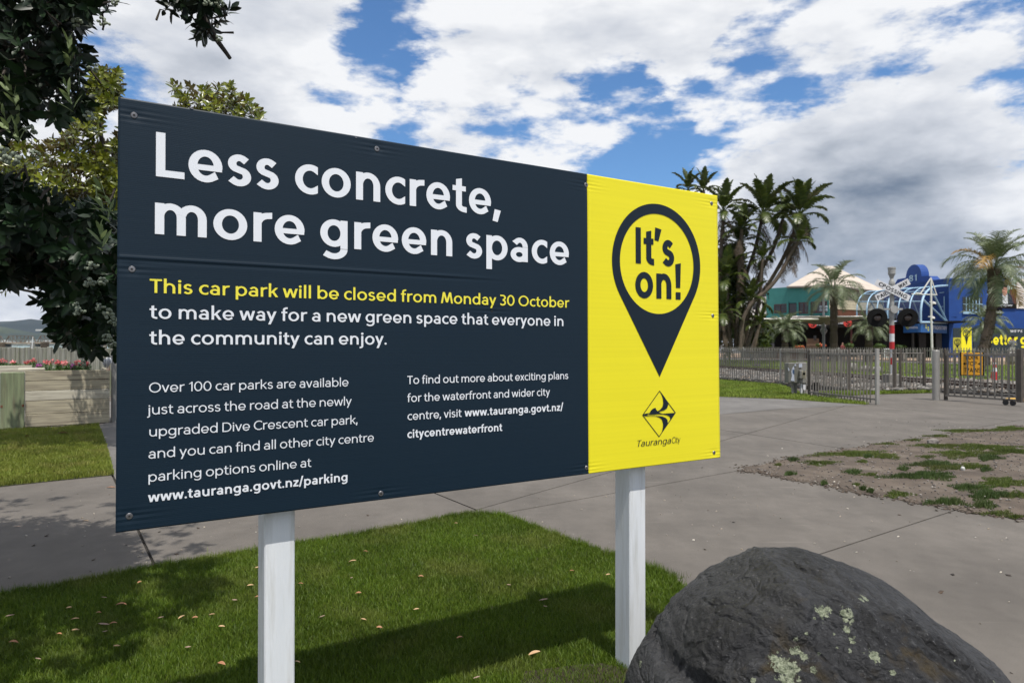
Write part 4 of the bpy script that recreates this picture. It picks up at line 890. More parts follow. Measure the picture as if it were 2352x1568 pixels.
for (pts_, nm, of, txt) in (([(378, 335), (430, 270), (960, 520), (905, 612)], 'crossbuck_blade', .03, [('CROSSING', (435, 360), (880, 570), .5)]), ([(372, 515), (445, 610), (962, 335), (895, 252)], 'crossbuck_blade', .0, [('RAIL', (440, 600), (610, 500), .5), ('WAY', (775, 405), (912, 330), .5)])):
    a = [CW.px(*zD(*q), of) for q in pts_]; cu = sum(q[0] for q in a)/4; cz = sum(q[1] for q in a)/4
    if of: ax = ((a[2][0]+a[3][0])/2-(a[0][0]+a[1][0])/2, (a[2][1]+a[3][1])/2-(a[0][1]+a[1][1])/2)
    else: ax = ((a[2][0]+a[3][0])/2-(a[0][0]+a[1][0])/2, (a[2][1]+a[3][1])/2-(a[0][1]+a[1][1])/2)
    L_ = math.hypot(*ax); an = math.atan2(ax[1], ax[0]); Wd = .215; m = CW.mat3() @ Matrix.Rotation(-an, 3, 'Y')
    mb = MB(); mb.box(CW.P(cu, cz, of), (L_, .012, Wd), m); bl = mb.build(nm, M_SW, sg, bevel=.002)
    for (tx, s0, s1, k) in txt:
        n_ = len(tx); 
        if tx == 'CROSSING': f0, f1 = .09, .92
        elif tx == 'RAIL': f0, f1 = .04, .33
        else: f0, f1 = .68, .94
        ca, sa = math.cos(an), math.sin(an); ch = .125
        px_, pz_ = cu+ca*L_*(f0-.5)+sa*ch/2, cz+sa*L_*(f0-.5)-ca*ch/2
        letters(CW, tx, px_, px_+L_*(f1-f0), pz_, ch, .20, of+.010, mat=M_BLK, parent=bl, tilt=an)
mb = MB(); mb.box((cp.x, Z0-.09, hz(710)), (.62, .05, .06)); mb.lathe((cp.x, Z0-.13, hz(711)), [(.13, -.02), (.13, .04)], 18, Matrix.Rotation(R(90), 3, 'X')); mb.build('lamp_arm', M_SG, sg)
M_LENS = pm('dark_lens', (.10, .075, .065), (.06, .045, .04), 5, .25)
for lx in (2014.8, 2085.0):
    x = at(lx, 729.5, Z0-.2).x; z = hz(729.5, Z0-.2); m = Matrix.Rotation(R(-18), 3, 'Z') @ Matrix.Rotation(R(90), 3, 'X'); c = Vector((x, Z0-.2, z))
    mb = MB(); mb.lathe(c, [(.31, 0), (.31, .012), (.30, .02), (.12, .02)], 32, m); d_ = mb.build('lamp_disc', M_BLK, sg)
    mb = MB(); mb.lathe(c, [(.105, .02), (.105, .05), (.08, .075), (.03, .09)], 20, m); mb.build('lens', M_LENS, d_)
    mb = MB(); n0 = 0
    rows = []
    for i in range(13):
        a = R(10+160*i/12); rows.append([(.13*math.cos(a), .13*math.sin(a), .02), (.13*math.cos(a), .13*math.sin(a), .02+.22*math.sin(a))])
    for i in range(12): mb.quad(*[c+m @ Vector(q) for q in (rows[i][0], rows[i+1][0], rows[i+1][1], rows[i][1])])
    mb.build('hood', M_BLK, d_)

# electrical cabinet
ec = G(1828, 907.3); Ye = ec.y
def ex(px): return at(px, 860, Ye).x
def ez(py): return EYE+(793-py)/F*Ye
cab = empty('electrical_cabinet', (ec.x, Ye, 0), 'weathered grey electrical cabinet with peeled stickers on two legs', 'cabinet')
M_CAB = pm('cabinet_grey', (.135, .135, .115), (.10, .10, .085), 6, .6, col3=(.17, .165, .14), s3=3); M_CABL = pm('cabinet_pale', (.22, .215, .19), (.17, .165, .15), 6, .6)
mb = MB(); mb.box(((ex(1805.6)+ex(1829.5))/2, Ye-.02, (ez(833)+ez(878.5))/2), (ex(1829.5)-ex(1805.6), .26, ez(833)-ez(878.5))); bx = mb.build('cabinet_body', M_CAB, cab, bevel=.012)
mb = MB(); mb.box(((ex(1831)+ex(1850))/2, Ye+.01, (ez(832)+ez(879.5))/2), (ex(1850)-ex(1831), .22, ez(832)-ez(879.5))); mb.build('cabinet_body', M_CABL, cab, bevel=.012)
EW = Wall((ec.x-1, Ye-.16), (ec.x+1, Ye-.16))
def zC(x, y): return (1642.2+.1465*x, 689+.1465*y)
M_PEEL = pm('peeled_sticker', (.42, .45, .52), (.34, .38, .45), 20, .7)
for P_ in ([(1185, 1262), (1205, 1190), (1195, 1120), (1215, 1060), (1235, 1030), (1245, 1090), (1228, 1110), (1240, 1180), (1245, 1270)], [(1140, 1050), (1152, 1110), (1168, 1100), (1160, 1075)], [(1245, 1005), (1250, 1035), (1270, 1030), (1268, 1003)]):
    mb = MB(); mb.poly([EW.P(*EW.px(*zC(*q)), .006) for q in P_]); face_to(mb, EW, 'sticker', M_PEEL, bx)
mb = MB(); mb.poly([EW.P(*EW.px(*zC(*q)), .008) for q in ((1215, 1085), (1238, 1090), (1244, 1150), (1228, 1165), (1212, 1130))]); face_to(mb, EW, 'sticker', pm('sticker_blue', (.02, .06, .14), (.02, .05, .11), 9, .6), bx)
mb = MB(); mb.poly([EW.P(*EW.px(*zC(*q)), -.03) for q in ((1322, 1000), (1372, 995), (1378, 1050), (1325, 1058))]); face_to(mb, EW, 'sticker', M_PEEL, cab)
u0, u1, z0, z1 = EW.rectpx(*zC(1312, 1098), *zC(1402, 1228)); mb = MB(); EW.box(mb, u0, u1, z0, z1, -.04, .10); mt_ = mb.build('meter_box', M_CABL, cab, bevel=.01)
mb = MB(); EW.box(mb, u0+.05, u1-.005, z0+.01, z1-.01, .10, .112); mb.build('cover', pm('cream_plastic', (.52, .47, .33), (.45, .4, .28), 8, .6), mt_, bevel=.004)
mb = MB(); mb.lathe(EW.P((u0+u1)/2+.02, (z0+z1)/2+.02, .112), [(.035, 0), (.035, .012)], 14, Matrix.Rotation(R(90), 3, 'X')); mb.build('dial', M_BLK, mt_)
for (a, b_, mt) in ((1207, 1235, M_CABL), (1250, 1280, M_CAB), (1340, 1362, M_SW), (1385, 1425, M_CABL)):
    x0, x1 = at(zC(a, 1400)[0], 894, Ye).x, at(zC(b_, 1400)[0], 894, Ye).x; mb = MB(); mb.box(((x0+x1)/2, Ye, .22), (x1-x0, .08, .46)); mb.build('leg', mt, cab)
mb = MB(); mb.poly([EW.P(*EW.px(*zC(*q)), .0) for q in ((1385, 1322), (1422, 1322), (1420, 1405), (1398, 1412), (1383, 1395))]); face_to(mb, EW, 'label_sheet', pm('paper', (.6, .6, .62), (.5, .5, .52), 9, .7), cab)
sc_ = G(1874, 908.8); Y = sc_.y; tb = empty('service_bollard', (sc_.x, Y, 0), 'small dark ribbed box on a short timber stub by the fence', 'bollard')
mb = MB(); mb.box((sc_.x, Y, EYE+(793-886.8)/F*Y), (.16, .14, .215)); bb = mb.build('box', M_BLK, tb, bevel=.01)
for i in range(4): mb = MB(); mb.box((sc_.x+.02, Y-.075, EYE+(793-881-i*4)/F*Y), (.11, .012, .02)); mb.build('rib', M_GALD, bb)
mb = MB(); mb.box((sc_.x, Y, .09), (.12, .12, .2)); mb.build('stub', M_CAB, tb)

# traffic cone
cc = G(2284, 879); mb = MB(); cone = empty('traffic_cone', cc, 'red traffic cone with a white band on the grass by the track', 'cone')
def cr(z): return .135-(.135-.03)*(z-.03)/.86
for z0, z1, mt, nm in ((.03, .42, M_RED, 'cone_base_part'), (.42, .57, M_SW, 'reflective_band'), (.57, .70, M_RED, 'cone_upper'), (.70, .78, M_SW, 'reflective_band'), (.78, .90, M_RED, 'cone_tip')):
    mb = MB(); mb.lathe(cc, [(cr(z0), z0), (cr(z1), z1)], 18); mb.build(nm, mt, cone)
mb = MB(); mb.box(cc+Vector((0, 0, .02)), (.36, .36, .04)); mb.build('base_plate', M_RED, cone, bevel=.008)

# ------------------------------------------------------------------ shop side: paving, kerb, planters
flat('road', [(17, 72), (28, 60.5), (34, 51.5), (42, 45.5), (75, 43), (75, 49), (44, 51), (36, 56), (30, 66), (20, 80)], .012, pm('asphalt', (.105, .10, .098), (.085, .082, .08), 3, .9, .2, 60), kind='structure')
M_BRICKP = pm('brick_paving', (.36, .25, .17), (.28, .19, .13), 6, .9, col3=(.42, .33, .25), s3=1.2)
MB().prism([(20, 80), (30, 66), (36, 56), (44, 51), (75, 49), (90, 110), (10, 110), (10, 84)], -.01, .13).build('footpath', M_BRICKP, kind='structure')
M_TUB = pm('planter_concrete', (.22, .19, .16), (.16, .14, .12), 3, .85, .2, 30); M_LEAFS = leafmat('shrub_leaf', (.035, .075, .012), (.075, .12, .022), trans=.3)
M_RFL = pm('flower_red', (.55, .05, .03), (.6, .16, .04), 14, .6, island=.3)
def blob_leaves(name, c, size, n, mat, parent, ls=.09, seed=1):
    rg = np.random.default_rng(seed); d = rg.normal(0, 1, (n, 3)); d /= np.linalg.norm(d, axis=1)[:, None]; r_ = rg.random(n)**.35*(1+.25*np.sin(d[:, 0]*5+seed)); P_ = np.array(c)+d*r_[:, None]*np.array(size)
    a = rg.normal(0, 1, (n, 3)); a /= np.linalg.norm(a, axis=1)[:, None]; b = np.cross(a, d+rg.normal(0, .3, (n, 3))); b /= np.linalg.norm(b, axis=1)[:, None]; s_ = (ls*(.6+.8*rg.random(n)))[:, None]
    V = np.stack([P_-a*s_, P_-b*s_*.35, P_+a*s_, P_+b*s_*.35], 1).reshape(-1, 3); return link(name, npmesh(name, V, np.arange(4*n).reshape(-1, 4)), mat, parent)
def tub(px, y0, y1, w_px, Y, label, plant=1):
    c = at(px, y1, Y); zt = at(px, y0, Y).z; zb = c.z; w_ = w_px/F*Y; root = empty('planter_tub', (c.x, Y, zb), label, 'planter')
    mb = MB(); mb.lathe((c.x, Y, zb), [(w_*.42, 0), (w_*.5, (zt-zb)*.2), (w_*.5, zt-zb), (w_*.42, zt-zb), (w_*.42, (zt-zb)*.9)], 6); mb.build('tub', M_TUB, root)
    if plant: blob_leaves('foliage', (c.x, Y, zt+.12), (w_*.42, w_*.42, .22), 160, M_LEAFS, root, .09, int(px))
    return root
tub(2074, 811, 828, 18, 57, 'brown hexagonal concrete planter left of the camera mast', 0); tub(2116, 810, 829, 20, 57, 'brown concrete planter directly left of the gate post', 0)
tub(2172, 812, 826, 11, 57, 'small concrete planter between gate post and look for trains sign', 0); tub(2322, 814, 833, 22, 49, 'wide concrete planter in front of the standing person', 0)
# sandwich board
sb = at(2037.5, 821, 56); BWl = Wall((sb.x-.3, 56), (sb.x+.3, 56)); root = empty('sandwich_board', (sb.x, 56, sb.z), 'white pavement sandwich board left of the red banded pole', 'sign')
u0, u1, z0, z1 = BWl.rectpx(2031, 800, 2044, 821); mb = MB(); BWl.box(mb, u0, u1, z0, z1, -.03, 0); mb.build('panel', M_SW, root)
mb = MB(); BWl.box(mb, u0+.08, u1-.08, z0+.1, (z0+z1)/2, .001, .01); mb.build('print', pm('teal_print', (.05, .22, .22), (.3, .08, .06), 20, .6), root)
mb = MB(); BWl.box(mb, u0+.08, u1-.08, (z0+z1)/2+.06, z1-.08, .001, .01); mb.build('print', pm('dark_print', (.05, .05, .06), (.3, .3, .3), 40, .6), root)
# boulders on the far lawn
M_BOUL = pm('pale_boulder', (.25, .24, .21), (.14, .135, .12), 2, .9, .5, 8, bdist=.05)
for i, (x, yb, w_, h_, lab) in enumerate(((1958, 852, 24, 19, 'pale pointed boulder on the far lawn, left of the group'), (1988, 852, 30, 12, 'broad low grey boulder in the middle of the far lawn group'), (2014, 853, 22, 12, 'brown grey boulder at the right end of the far lawn group'), (1738, 842, 18, 7, 'small dark lump of rock on the lawn near the palm clump'), (2112, 837, 14, 6, 'small black rock on the far kerb left of the gate post'))):
    Y = 1.4*F/(yb-793); c = G(x, yb); w2 = w_/F*Y/2; h2 = h_/F*Y; lump('boulder', (c.x, Y, h2*.35), (w2, w2*.8, h2*.65), M_BOUL if i < 3 else pm('dark_boulder', (.06, .055, .05), (.04, .038, .035), 3, .9), i, lab, sub=3)
# low timber wall and flower bed in front of the shops
M_BROWN = pm('brown_timber', (.085, .045, .030), (.06, .032, .022), 3, .8)
W0 = Wall((at(1700, 820, 70).x, 70), (at(1860, 820, 66).x, 66)); root = empty('low_timber_wall', W0.P(0, 0), 'low brown timber wall along the footpath by the shop terrace', 'wall')
for i in range(14):
    mb = MB(); u = 7.2/14*i; W0.box(mb, u, u+.50, .12, .95, -.1, 0); mb.build('panel', M_BROWN if i > 6 else pm('grey_timber', (.09, .085, .08), (.07, .066, .06), 3, .8), root)
mb = MB(); W0.box(mb, 3.4, 7.2, .955, 1.01, -.16, .06); mb.build('capping', M_TUB, root)
for i, (x0, x1, y0, y1, lab, fl) in enumerate(((1823, 1846, 792, 804, 'red flowering plants on the terrace beside the small palm', 1), (1937, 1962, 788, 799, 'bright green hedge right of the tall palm trunk', 0), (2005, 2034, 789, 801, 'bright green hedge left of the crossing signal pole', 0), (2054, 2078, 792, 801, 'bright green hedge right of the crossing signal pole', 0), (1876, 1893, 789, 796, 'orange flowers in front of the bar at the sail post', 1))):
    Y = 68; a, b_ = at(x0, y1, Y), at(x1, y0, Y); root = empty('hedge' if not fl else 'flower_shrub', ((a.x+b_.x)/2, Y, a.z), lab, 'hedge' if not fl else 'flowers')
    blob_leaves('foliage', ((a.x+b_.x)/2, Y, (a.z+b_.z)/2), ((b_.x-a.x)/2, .5, (b_.z-a.z)/2), 420, M_LEAFS, root, .12, i)
    if fl: blob_leaves('flowers', ((a.x+b_.x)/2, Y-.3, (a.z+b_.z)/2), ((b_.x-a.x)/2, .4, (b_.z-a.z)/2), 160, M_RFL, root, .10, i+50)

# ------------------------------------------------------------------ teal and cream building
def z1(x, y): return (1607.8+.2442*x, 574.2+.2442*y)
def z2(x, y): return (1950+.2442*x, 574.2+.2442*y)
M_TEAL = pm('teal_plaster', (.050, .235, .215), (.042, .20, .185), 1.2, .8, .1, 20); M_CREAM = pm('cream_board', (.60, .535, .385), (.52, .46, .33), 2.0, .8)
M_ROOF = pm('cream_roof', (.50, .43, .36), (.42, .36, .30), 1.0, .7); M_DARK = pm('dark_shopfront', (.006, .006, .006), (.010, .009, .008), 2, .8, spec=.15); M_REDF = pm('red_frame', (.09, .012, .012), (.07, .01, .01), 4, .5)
TA = at(1760, 700, 80); TB = at(1904.5, 700, 74); TC = at(2030, 700, 78)
T1 = Wall((TA.x, TA.y), (TB.x, TB.y)); T2 = Wall((TB.x, TB.y), (TC.x, TC.y))
teal = empty('corner_shop_building', (TB.x, TB.y, 0), 'two storey teal and cream corner building under a pale hipped roof', 'building')
zt1 = T1.px(1903, 652.5)[1]; zb1 = T1.px(1903, 733)[1]; zr = T2.px(1925, 667.5)[1]
mb = MB(); T1.box(mb, 0, T1.len, zb1-1.2, zt1, -.4, 0); mb.build('wall', M_TEAL, teal, label='teal upper wall')
mb = MB(); T2.box(mb, .01, T2.len, T2.px(1950, 711)[1], zr, -.4, .002); mb.build('wall', M_CREAM, teal, label='cream upper wall')
for k in range(7):
    z = T2.px(1950, 711)[1]+(zr-T2.px(1950, 711)[1])*k/7; mb = MB(); T2.box(mb, .01, T2.len, z, z+.03, 0, .02); mb.build('weatherboard', M_CREAM, teal)
mb = MB(); T2.box(mb, .01, T2.len, T2.px(1950, 727)[1], T2.px(1950, 711)[1]-.02, -.3, -.03); mb.build('wall', pm('rust_band', (.14, .05, .025), (.11, .04, .02), 2, .8), teal, label='rust brown band')
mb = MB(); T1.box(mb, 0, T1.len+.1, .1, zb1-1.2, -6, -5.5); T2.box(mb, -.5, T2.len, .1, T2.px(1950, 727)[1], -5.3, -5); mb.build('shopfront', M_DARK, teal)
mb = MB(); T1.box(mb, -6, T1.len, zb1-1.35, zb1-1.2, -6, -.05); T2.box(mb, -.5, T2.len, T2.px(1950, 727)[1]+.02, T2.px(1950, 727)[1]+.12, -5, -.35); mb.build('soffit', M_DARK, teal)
for (x0, y0, x1, y1, fr) in ((700, 508, 820, 590, 1), (835, 498, 915, 618, 0), (930, 491, 1028, 597, 1), (1040, 484, 1195, 590, 1)):
    u0, u1, z0, z1_ = T1.rectpx(*z1(x0, y0), *z1(x1, y1)); wn = MB(); T1.box(wn, u0, u1, z0, z1_, .004, .03); w_ = wn.build('window', GLASS, teal)
    mb = MB(); f = .07; M_ = M_REDF if fr else M_DARK
    for a in ((u0, u1, z0, z0+f), (u0, u1, z1_-f, z1_), (u0, u0+f, z0+f, z1_-f), (u1-f, u1, z0+f, z1_-f)): T1.box(mb, a[0], a[1], a[2], a[3], .03, .07)
    if fr:
        for k in ((.36, .66) if x0 > 1000 else (.5,)): u = u0+(u1-u0)*k; T1.box(mb, u-.035, u+.035, z0+f, z1_-f, .03, .065)
    mb.build('frame', M_, w_)
for x in (828, 922, 1034): u = T1.px(*z1(x, 550))[0]; mb = MB(); T1.box(mb, u-.12, u+.12, zb1, T1.px(*z1(x, 485))[1], .01, .1); mb.build('pilaster', M_TEAL, teal)
# roof: hipped with a flat cap
eave1, eave2, eave3 = T1.P(-.3 if False else T1.px(1813, 658.5)[0], zt1+.02, .5), T1.P(T1.len+.2, zt1-.1, .5), T2.P(T2.len+.4, zr+.02, .5)
apA = at(1888.6, 611, 84); apB = at(1913, 610.5, 84); bkA = Vector((45, 104, eave1.z)); bkB = Vector((eave3.x+3, 104, eave3.z))
e2 = T2.P(.0, zr+.02, .5); e2.z = (zt1+zr)/2+.15
mb = MB(); mb.poly([eave1, e2, apA]); mb.poly([e2, apB, apA]); mb.poly([e2, eave3, apB]); mb.poly([eave3, bkB, apB]); mb.poly([bkB, bkA, apA, apB]); mb.poly([bkA, eave1, apA]); mb.poly([eave1, e2, eave3, bkB, bkA])
mb.build('roof', M_ROOF, teal)
mb = MB(); mb.tube([eave1+Vector((0, 0, -.05)), e2+Vector((0, 0, -.05)), eave3+Vector((0, 0, -.05))], .12, 5); mb.build('gutter', pm('gutter', (.30, .25, .22), (.25, .21, .18), 3, .6), teal)
# ground floor details: bar sign, columns, fascia
TF = Wall((at(1728, 745, 72).x, 72), (at(2060, 745, 68).x, 68)); sh = empty('bar_frontage', TF.P(0, 0), 'dark bar frontage with red round signs under the sails', 'shopfront')
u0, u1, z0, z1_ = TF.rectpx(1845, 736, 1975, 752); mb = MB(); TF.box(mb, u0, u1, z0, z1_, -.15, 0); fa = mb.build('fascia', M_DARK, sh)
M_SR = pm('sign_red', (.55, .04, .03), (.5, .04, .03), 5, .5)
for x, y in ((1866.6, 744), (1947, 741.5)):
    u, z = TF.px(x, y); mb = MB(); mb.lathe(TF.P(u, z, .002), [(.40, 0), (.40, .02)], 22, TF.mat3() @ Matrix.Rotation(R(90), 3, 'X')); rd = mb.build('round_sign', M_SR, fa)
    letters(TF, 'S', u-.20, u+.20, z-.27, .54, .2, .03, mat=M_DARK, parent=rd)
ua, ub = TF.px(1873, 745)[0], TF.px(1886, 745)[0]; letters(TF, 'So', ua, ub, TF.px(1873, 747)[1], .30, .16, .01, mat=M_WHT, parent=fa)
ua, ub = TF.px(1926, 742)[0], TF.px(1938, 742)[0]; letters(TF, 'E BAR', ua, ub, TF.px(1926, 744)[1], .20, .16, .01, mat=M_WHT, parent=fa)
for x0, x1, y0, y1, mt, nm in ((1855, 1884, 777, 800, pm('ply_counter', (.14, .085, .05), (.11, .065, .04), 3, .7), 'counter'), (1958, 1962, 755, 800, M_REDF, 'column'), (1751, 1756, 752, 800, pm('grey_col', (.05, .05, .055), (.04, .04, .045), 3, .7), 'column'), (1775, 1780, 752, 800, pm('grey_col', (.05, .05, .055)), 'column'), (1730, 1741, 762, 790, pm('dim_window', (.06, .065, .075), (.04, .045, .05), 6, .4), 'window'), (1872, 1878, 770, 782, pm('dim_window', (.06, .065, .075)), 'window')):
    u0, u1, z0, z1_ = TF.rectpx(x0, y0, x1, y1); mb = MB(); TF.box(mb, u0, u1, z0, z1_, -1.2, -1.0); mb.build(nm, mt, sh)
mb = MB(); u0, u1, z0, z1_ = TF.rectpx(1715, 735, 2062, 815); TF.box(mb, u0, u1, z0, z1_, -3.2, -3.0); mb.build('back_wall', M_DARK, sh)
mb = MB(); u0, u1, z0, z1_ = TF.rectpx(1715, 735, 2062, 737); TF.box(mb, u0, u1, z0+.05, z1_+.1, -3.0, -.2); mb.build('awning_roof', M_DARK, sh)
# sail umbrellas (inverted cones) with posts
M_SAIL = pm('sail_cloth', (.30, .27, .23), (.25, .225, .19), 2, .8); M_SEDGE = pm('sail_edge', (.75, .70, .66), (.7, .65, .6), 2, .6); M_POLE = pm('pole_grey', (.22, .22, .23), (.18, .18, .19), 3, .5)
def sail(px, yt, xl, xr, yb, ybase, Y, label):
    c = at(px, ybase, Y); zt = at(px, yt, Y).z; zb = at(px, yb, Y).z; x0, x1 = at(xl, yt, Y).x, at(xr, yt, Y).x; root = empty('shade_sail', (c.x, Y, max(c.z, .1)), label, 'canopy'); K = 24; dpt = (x1-x0)/2*.8; mb = MB(); rings = []
    for j in range(7):
        f = j/6; ring = []
        for i in range(K):
            a = 2*math.pi*i/K; sq = 1/max(abs(math.cos(a)), abs(math.sin(a))); sq = 1+(sq-1)*f; rx = ((x1-c.x) if math.cos(a) > 0 else (c.x-x0)); r_ = .09+(1-.09)*f
            ring.append(Vector((c.x+math.cos(a)*rx*r_*sq, Y+math.sin(a)*dpt*r_*sq, zb+(zt-zb)*(f**1.15))))
        rings.append(ring)
    for j in range(6):
        for i in range(K): mb.quad(rings[j][i], rings[j][(i+1) % K], rings[j+1][(i+1) % K], rings[j+1][i])
    mb.build('sail', M_SAIL, root, smooth=True); mb = MB(); mb.tube(rings[-1]+[rings[-1][0]], .07, 5); mb.build('edge_tube', M_SEDGE, root)
    mb = MB(); mb.lathe((c.x, Y, 0), [(.12, .1), (.12, zb-.9), (.30, zb-.55), (.30, zb-.45), (.2, zb-.3), (.2, zb)], 14); mb.build('post', M_POLE, root)
sail(1892, 730, 1800, 1975, 746, 803, 62, 'fawn funnel shaped shade sail in front of the teal building'); sail(1727, 735.5, 1660, 1846, 746, 819, 60, 'fawn shade sail on a grey post behind the palm clump')
lp = at(1891.5, 730, 61); mb = MB(); mb.lathe((lp.x, 61, 0), [(.10, .1), (.09, at(1891, 675, 61).z)], 12); lo = empty('lamp_post', (lp.x, 61, .1), 'slim light grey lamp post rising in front of the teal wall', 'lamp post'); mb.build('pole', M_POLE, lo)
for sx in (-1, 1):
    for sz in (0, 1): z = at(1891, 705+sz*7, 61).z; mb = MB(); mb.lathe((lp.x+sx*.24, 61, z), [(.09, -.12), (.12, .0), (.09, .12)], 10); mb.build('globe', pm('lamp_glass', (.3, .34, .4), (.25, .3, .36), 4, .3), lo)
# small pale building far behind the palms on the left
fb = at(1762, 700, 110); FB = Wall((at(1715, 700, 110).x, 110), (at(1772, 700, 110).x, 110)); root = empty('far_pale_building', FB.P(0, 0), 'pale building glimpsed between the palm trunks', 'building')
u0, u1, z0, z1_ = FB.rectpx(1722, 662, 1766, 800); mb = MB(); FB.box(mb, u0, u1, 0, z1_, -8, 0); mb.build('wall', pm('pale_wall', (.55, .55, .53), (.5, .5, .48), 2, .8), root)
for i in range(4):
    for j in range(2): u = u0+.5+j*1.5; z = 3+i*2.1; mb = MB(); FB.box(mb, u, u+.9, z, z+1.1, 0, .03); mb.build('window', GLASS, root)

# ------------------------------------------------------------------ blue building
M_BLUE = pm('royal_blue_wall', (.004, .050, .235), (.003, .042, .205), 1.5, .75, .15, 25); M_BTRIM = pm('pale_blue_steel', (.30, .46, .60), (.25, .40, .53), 4, .5)
bc = at(2179.5, 700, 72); bl = at(2026, 700, 84); br = (bc.x+30, 76.0)
B1 = Wall((bl.x, bl.y), (bc.x, bc.y)); B2 = Wall((bc.x, bc.y), br)
blue = empty('blue_building', (bc.x, bc.y, 0), 'royal blue shop building numbered 81 with a curved glass canopy', 'building')
zw = B2.px(2184, 642.8)[1]; zt_ = zw
mb = MB(); B2.box(mb, 0, 30, .1, zw, -8, 0); mb.build('wall', M_BLUE, blue, label='sunlit blue side wall')
mb = MB(); B2.box(mb, -.05, 30, zw+.002, zw+.18, -8.02, .08); mb.build('parapet_cap', M_BLUE, blue)
def b1(x, y): return B1.px(*zD(x, y))
prof = [b1(700, 340), b1(745, 262), b1(870, 240)]
ac = b1(995, 235); ar = (b1(1115, 220)[0]-b1(870, 240)[0])/2; cz0 = b1(870, 245)[1]
for i in range(13): a = R(175-170*i/12); prof.append((ac[0]+ar*math.cos(a), cz0+ar*math.sin(a)*1.0))
prof += [b1(1120, 215), b1(1245, 212), b1(1300, 270), (B1.len-.02, zw), (B1.len-.02, 4.4), (0, 4.4), (0, prof[0][1])]
mb = MB(); n = len(prof); k = len(mb.v)
for o_ in (0.0, -.9):
    mb.v += [tuple(B1.P(u, z, o_)) for u, z in prof]
mb.f += [tuple(range(k, k+n)), tuple(reversed(range(k+n, k+2*n)))]+[(k+i, k+(i+1) % n, k+n+(i+1) % n, k+n+i) for i in range(n)]
mb.build('wall', M_BLUE, blue, label='shaded gabled front with the number 81')
letters(B1, '81', b1(930, 290)[0], b1(1055, 290)[0], b1(990, 292)[1], b1(990, 195)[1]-b1(990, 292)[1], .2, .05, mat=M_BTRIM, parent=blue)
# upper floor glazing of the front
u0, z0 = b1(930, 925); u1, z1_ = b1(1490, 530); mb = MB(); B1.box(mb, 1.0, u1, 4.5, z1_, .02, .06); gl = mb.build('window', GLASS, blue, label='dark upper glazing')
for k in range(8): u = 1.2+(u1-1.2)*k/7; mb = MB(); B1.box(mb, u-.05, u+.05, 4.5, z1_, .06, .12); mb.build('mullion', M_BTRIM, gl)
for z in (5.5, 7.0): mb = MB(); B1.box(mb, 1.0, u1, z, z+.08, .06, .115); mb.build('transom', M_BTRIM, gl)
# window in the sunlit wall with bars
u0, u1, z0, z1_ = B2.rectpx(2211, 682, 2256, 715); mb = MB(); B2.box(mb, u0, u1, z0, z1_, .004, .03); w_ = mb.build('window', GLASS, blue)
for k in range(1, 6): u = u0+(u1-u0)*k/6; mb = MB(); B2.box(mb, u-.045, u+.045, z0, z1_, .03, .07); mb.build('mullion', M_BTRIM, w_)
mb = MB(); B2.box(mb, u0, u1, (z0+z1_)/2-.04, (z0+z1_)/2+.04, .03, .075); mb.build('transom', M_BTRIM, w_); mb = MB(); B2.box(mb, u0-.05, u1+.05, z0-.28, z0-.02, 0.004, .15); mb.build('sill', M_BTRIM, w_)
# glass barrel canopy
can = empty('glass_canopy', (at(2116, 740, 66).x, 66, 3.6), 'curved glass canopy on pale blue steel ribs along the blue front', 'canopy'); N7 = 7; ribs = []
A0, A1 = Vector((at(2115, 740, 66).x, 66, at(2115, 740, 66).z)), Vector((at(1968, 727, 72).x, 72, at(1968, 727, 72).z))
E0, E1 = at(2176, 655.5, 72), at(2028, 668, 78)
for i in range(N7):
    f = i/(N7-1); A = A0.lerp(A1, f); E_ = E0.lerp(E1, f); up = Vector((0, 0, 1)); hor = Vector((E_.x-A.x, E_.y-A.y, 0)); H = E_.z-A.z
    pts = [A, A+up*H*.33+hor*.01, A+up*H*.60+hor*.09, A+up*H*.80+hor*.27, A+up*H*.91+hor*.52, E_]; c = curve3(pts, 5); ribs.append(c); mb = MB(); mb.tube(c, .10 if i in (0, 3) else .065, 6); mb.build('rib', M_BTRIM, can)
mb = MB()
for i in range(N7-1):
    for j in range(len(ribs[0])-1): mb.quad(ribs[i][j], ribs[i+1][j], ribs[i+1][j+1], ribs[i][j+1])
mb.build('glazing', CLEAR, can, kind=None)
for j in (8, 14, 20):
    mb = MB(); mb.tube([r_[j] for r_ in ribs], .05, 5); mb.build('purlin', M_BTRIM, can)
C0 = at(2175.7, 740.5, 71.5); mb = MB(); mb.tube([A0, C0], .12, 5); mb.build('brace', M_BTRIM, can)
q1 = ribs[0][9]
for a, b_ in ((q1, C0), (ribs[0][17], C0)): mb = MB(); mb.tube([a, b_], .10, 5); mb.build('brace', M_BTRIM, can)
for i in (1, 2, 4, 5): mb = MB(); mb.tube([ribs[i][10], ribs[i][0]+Vector((3.0, 3.0, 0))], .06, 5); mb.build('brace', M_BTRIM, can)
